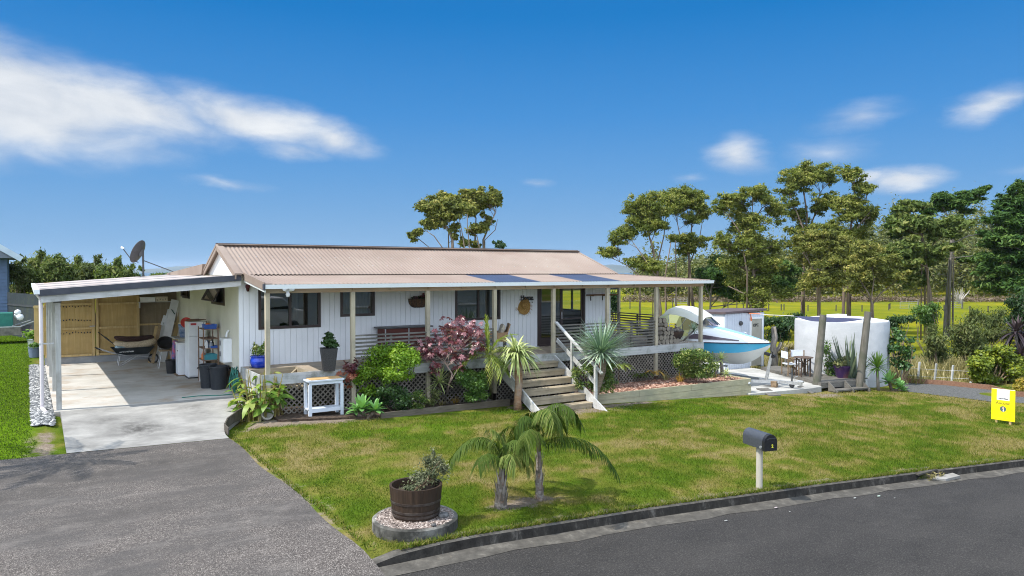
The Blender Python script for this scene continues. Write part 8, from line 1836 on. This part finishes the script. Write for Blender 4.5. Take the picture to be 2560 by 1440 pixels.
tree('gum_tree', 'yellowish gum tree left of the grey pine trunk', 60, [(.3, [(2322, 800), (2326, 740), (2318, 690), (2312, 620), (2300, 570)]), (.14, [(2320, 670), (2280, 650), (2240, 640)], -.6), (.13, [(2314, 640), (2340, 600), (2360, 580)], .6), (.1, [(2305, 600), (2285, 540), (2280, 520)], .2)],
     [(2262, 522, 24, 11), (2290, 512, 24, 10), (2262, 560, 26, 17), (2292, 565, 24, 18), (2310, 555, 20, 12), (2340, 562, 28, 13), (2380, 556, 26, 14), (2360, 580, 28, 12), (2245, 622, 28, 14), (2280, 615, 30, 16), (2220, 640, 26, 12), (2260, 650, 32, 14), (2310, 645, 28, 14), (2240, 675, 30, 12), (2350, 620, 26, 12), (2280, 700, 30, 16)], 8200, 'lf_scrub_y', group=T, L=.38, W=.18)
tree('leaning_pine', 'windswept pine with grey trunk and a top pointing right', 63, [(.42, [(2366, 800), (2372, 720), (2376, 650), (2380, 590), (2390, 545)]), (.16, [(2376, 610), (2420, 590), (2470, 582)], .4), (.15, [(2374, 640), (2330, 625), (2290, 640)], -.4), (.13, [(2385, 560), (2420, 515), (2462, 480)], .3), (.1, [(2385, 560), (2350, 510), (2330, 490)], -.3), (.13, [(2372, 690), (2345, 685), (2330, 690)], .4), (.13, [(2376, 645), (2430, 640), (2470, 645)], -.5)],
     [(2345, 497, 16, 9), (2365, 492, 18, 9), (2390, 496, 20, 8), (2415, 488, 18, 7), (2440, 480, 16, 6), (2460, 473, 13, 5), (2472, 468, 8, 3), (2440, 498, 16, 4), (2400, 512, 26, 7), (2350, 515, 22, 10), (2418, 528, 14, 5), (2325, 525, 18, 9), (2240, 545, 16, 10), (2234, 565, 14, 8), (2245, 585, 16, 6), (2420, 555, 14, 4), (2470, 585, 20, 6), (2430, 645, 22, 8)], 6400, 'lf_pine', 'pine_bark', T, L=.4, W=.1, up=1.4)
tree('pine_tree', 'dark green pine at the right edge of the view', 56, [(.4, [(2590, 800), (2585, 700), (2580, 600), (2570, 480)]), (.15, [(2585, 640), (2540, 620), (2500, 610)], -.5), (.15, [(2580, 580), (2540, 560), (2510, 545)], .5), (.12, [(2585, 690), (2530, 680), (2490, 690)], .2)],
     [(2545, 468, 14, 9), (2562, 462, 12, 12), (2520, 492, 22, 10), (2550, 495, 22, 14), (2505, 520, 20, 8), (2535, 525, 28, 16), (2560, 535, 24, 20), (2475, 548, 14, 6), (2510, 550, 26, 12), (2545, 565, 34, 18), (2500, 580, 30, 10), (2530, 600, 40, 14), (2575, 600, 34, 20), (2490, 610, 26, 8), (2520, 640, 40, 14), (2560, 660, 36, 18), (2500, 680, 34, 12), (2600, 560, 30, 24), (2550, 620, 46, 20), (2530, 560, 34, 16), (2570, 500, 26, 18), (2480, 655, 30, 14), (2560, 700, 44, 20), (2500, 710, 40, 16)], 13000, 'lf_pine', 'pine_bark', T, L=.45, W=.11, up=1.4)
tree('dark_pine', 'bushy dark pine low between the shed and the broad gum', 66, [(.2, [(1775, 790), (1778, 720), (1790, 660)])], [(1790, 690, 40, 14), (1810, 720, 40, 16), (1760, 700, 26, 14), (1800, 660, 26, 14), (1840, 735, 34, 12), (1930, 700, 40, 14), (1960, 715, 26, 12), (1960, 670, 26, 16)], 5200, 'lf_pine', 'pine_bark', T, L=.42, W=.12, up=1.2)
# bush covered rise beyond the paddock: one mass
def bush_mass():
    C = []; A = []; B_ = []; var = []; n_b = 620
    for i in range(n_b):
        t_ = .17+.62*(i+random.random())/n_b*1.12; d = 140+62*random.random()**1.1; r_ = t_*d; x, y = FX*d+FY*r_, FY*d-FX*r_; z = gz(x, y)
        h = random.uniform(4.2, 8.5)*(1+.55*float(sm((t_-.36)/.2)))*(1.0+.35*(random.random() < .15)); w_ = random.uniform(2.8, 5.2); bl = [(np.array((x, y, z+h*.5)), (w_*.6, w_*.6, h*.55)), (np.array((x+random.uniform(-1, 1), y, z+h*.8)), (w_*.4, w_*.4, h*.32))]
        c, a, b_, v = blob_leaves(bl, 330, .72, .34, .7, .55, 1); C.append(c); A.append(a); B_.append(b_); var.append(np.clip(v*.6+.4*random.random(), 0, 1))
    C = np.vstack(C); A = np.vstack(A); B_ = np.vstack(B_); V, Fc = leafquads(C, A, B_); o = npmesh('bush', V, Fc, leafmat('bush_leaves', (.032,.046,.010), (.10,.108,.026), (.20,.17,.06), .25), var=np.concatenate(var)); tag(o, kind='stuff')
    # brown scrub along the field edge
    C = []; n_b = 150; A = []; B_ = []; var = []
    for i in range(n_b):
        t_ = .15+.62*(i+random.random())/n_b; d = 133+4*random.random(); r_ = t_*d; x, y = FX*d+FY*r_, FY*d-FX*r_; c, a, b_, v = blob_leaves([(np.array((x, y, gz(x, y)+.5)), (1.6, 1.6, random.uniform(.5, 1.4)))], 110, .5, .12, 1, .4, 1); C.append(c); A.append(a); B_.append(b_); var.append(v)
    V, Fc = leafquads(np.vstack(C), np.vstack(A), np.vstack(B_)); o = npmesh('bracken', V, Fc, leafmat('bracken', (.05,.035,.02), (.12,.085,.055), (.2,.16,.12), .2), var=np.concatenate(var)); tag(o, kind='stuff')
bush_mass()
b = MB(); 
for (px, py, rx, ry) in ((2400, 745, 34, 10),):
    c0 = onD(px, py+12, 128); c0.z = gz(c0.x, c0.y)
    for k in range(26): q = Vector((random.uniform(-3, 3), random.uniform(-1, 1), random.uniform(1, 3))); b.tube([c0, c0+q*.5+Vector((random.uniform(-.6, .6), 0, 0)), c0+q], [.14, .08, .03], 5, False)
tag(b.build('fallen_branches', mat('bleached_wood', (.3,.27,.24), (.45,.41,.37), 3, .9), None, smooth='all'), 'bleached bare branches of a fallen tree at the paddock edge', 'dead tree')
# paddock fence posts and gates
fence_specs = [(1575, 760, 740), (1682, 765, 745), (1820, 774, 764), (1842, 772, 755), (1858, 775, 762), (1922, 776, 765), (1953, 776, 768), (1960, 776, 760), (2020, 778, 766), (2155, 779, 768), (2225, 772, 763), (2425, 782, 768), (2470, 781, 768), (2222, 776, 765), (2090, 778, 768), (2360, 778, 769)]
FPOST = []; M['paddock_wood'] = mat('dark_post_wood', (.035,.03,.026), (.07,.062,.053), 5, .9)
for i, (px, py, ty) in enumerate(fence_specs):
    d = 1850*(5.6)/(py-678); d = min(d, 110); a = onD(px, py, d); a.z = gz(a.x, a.y); t_ = onD(px, ty, d); FPOST.append((px, a, max(.9, t_.z-a.z)))
names = ['below the gum branch seen through the verandah', 'by the gate behind the boat canopy', 'left of the shed roof, thin', 'tall one above the shed roof', 'right of the tall one over the shed', 'short one right of the shed roof', 'first of the pair left of the tallest gum', 'second of the pair left of the tallest gum', 'between the tallest gum trunks', 'right above the tank, left of the forked tree', 'left of the metal field gate', 'right of the leaning pine trunk', 'farther right of the leaning pine, alone', 'right of the forked tree trunk', 'left of the forked tree', 'between the two leaning trunks']
for (px, a, h), nm in zip(FPOST, names):
    b = MB(); b.tube([a-Vector((0, 0, .3)), a+Vector((random.uniform(-.03, .03), 0, h))], .075, 7); tag(b.build('paddock_post', M['paddock_wood'], None), 'dark paddock fence post '+nm, 'fence post', 'fence posts in the paddock')
def field_gate(px0, px1, py, label):
    d = 1850*5.6/(py-678); a = onD(px0, py, d); c = onD(px1, py, d+1); a.z = gz(a.x, a.y); c.z = gz(c.x, c.y); o = thing('field_gate', label, 'gate', tuple(a), 0, 'metal field gates')
    b = MB()
    for h in (.25, .55, .85, 1.15): b.tube([a+Vector((0, 0, h)), c+Vector((0, 0, h))], .03, 6)
    for f_ in (0, .5, 1): q = a.lerp(c, f_); b.tube([q+Vector((0, 0, .2)), q+Vector((0, 0, 1.18))], .03, 6)
    b.build('frame', M['steel'], o); b = MB(); b.tube([c+Vector((.2, 0, -.2)), c+Vector((.2, 0, 1.5))], .12, 8); b.build('gate_post', polm, o)
field_gate(2250, 2294, 775, 'pale metal field gate between the yellowish gum and the forked tree'); field_gate(1686, 1718, 763, 'pale metal field gate behind the boat canopy'); field_gate(2375, 2404, 773, 'pale metal field gate right of the leaning pine trunk')
# palm beside the drive, just out of view: it throws the shadow that lies on the drive at the left
pq = Vector((-3.3, 16.6, 0)); o = plant('feather_palm', 'feather palm standing beside the drive', 'palm', pq); lb = LB(); c = Vector((-3.15, 16.9, 5.0))
for i in range(10): a = i*.63; q = Vector((math.cos(a), math.sin(a), 0)); lb.frond([c, c+q*.7+Vector((0, 0, .6)), c+q*1.7+Vector((0, 0, -.1))], 30, .4, .035, .8, .014, .6)
lb.build('fronds', M['lf_palm'], o); b = MB(); b.tube([pq, c], [.1, .07], 10); b.build('trunk', M['trunk'], o)
# ================================================================== ACROSS THE STREET (seen only as reflections in the windows)
oh = thing('street_house', 'pale house across the street', 'house', (10, -16, -.3))
b = MB(); b.box(4, 40, -22, -15, -.5, 2.4); b.build('wall', M['white_wall'], oh); b = MB(); b.slab([(3.5, -14.4, 2.3), (3.5, -18.5, 4.0), (3.5, -22.6, 2.3)], (37, 0, 0)); b.build('roof', M['roof_light'], oh)
vn = thing('parked_van', 'white van parked across the street', 'van', (12.6, -7.2, -.2))
b = MB(); b.slab([(10.6, -8.2, .1), (15.2, -8.2, .1), (15.2, -8.2, 1.05), (14.4, -8.2, 1.2), (13.6, -8.1, 1.95), (10.8, -8.1, 2.0), (10.6, -8.2, 1.2)], (0, 1.8, 0)); b.build('body', M['white_paint'], vn, bevel=.08)
b = MB(); b.slab([(11.0, -6.385, 1.2), (14.2, -6.385, 1.2), (13.5, -6.385, 1.8), (11.0, -6.385, 1.85)], (0, .01, 0)); b.build('window', M['black'], vn)
for x in (11.4, 14.3): b = MB(); b.lathe([(0, -.12), (.33, -.12), (.35, 0), (.33, .12), (0, .12)], 20, (x, -6.5, .12), Matrix.Rotation(R(90), 3, 'X')); b.build('wheel', M['black'], vn)
sf = thing('street_fence', 'white corrugated fence across the street', 'fence', (28, -5, -1))
corr(17, 46, -5, 1.2, -4.99, -1.2, 'panel', M['white_wall'], sf, pitch=.2, amp=.03)
b = MB(); b.box(17, 46, -5.06, -4.9, 1.2, 1.28); b.build('cap', M['white_paint'], sf)
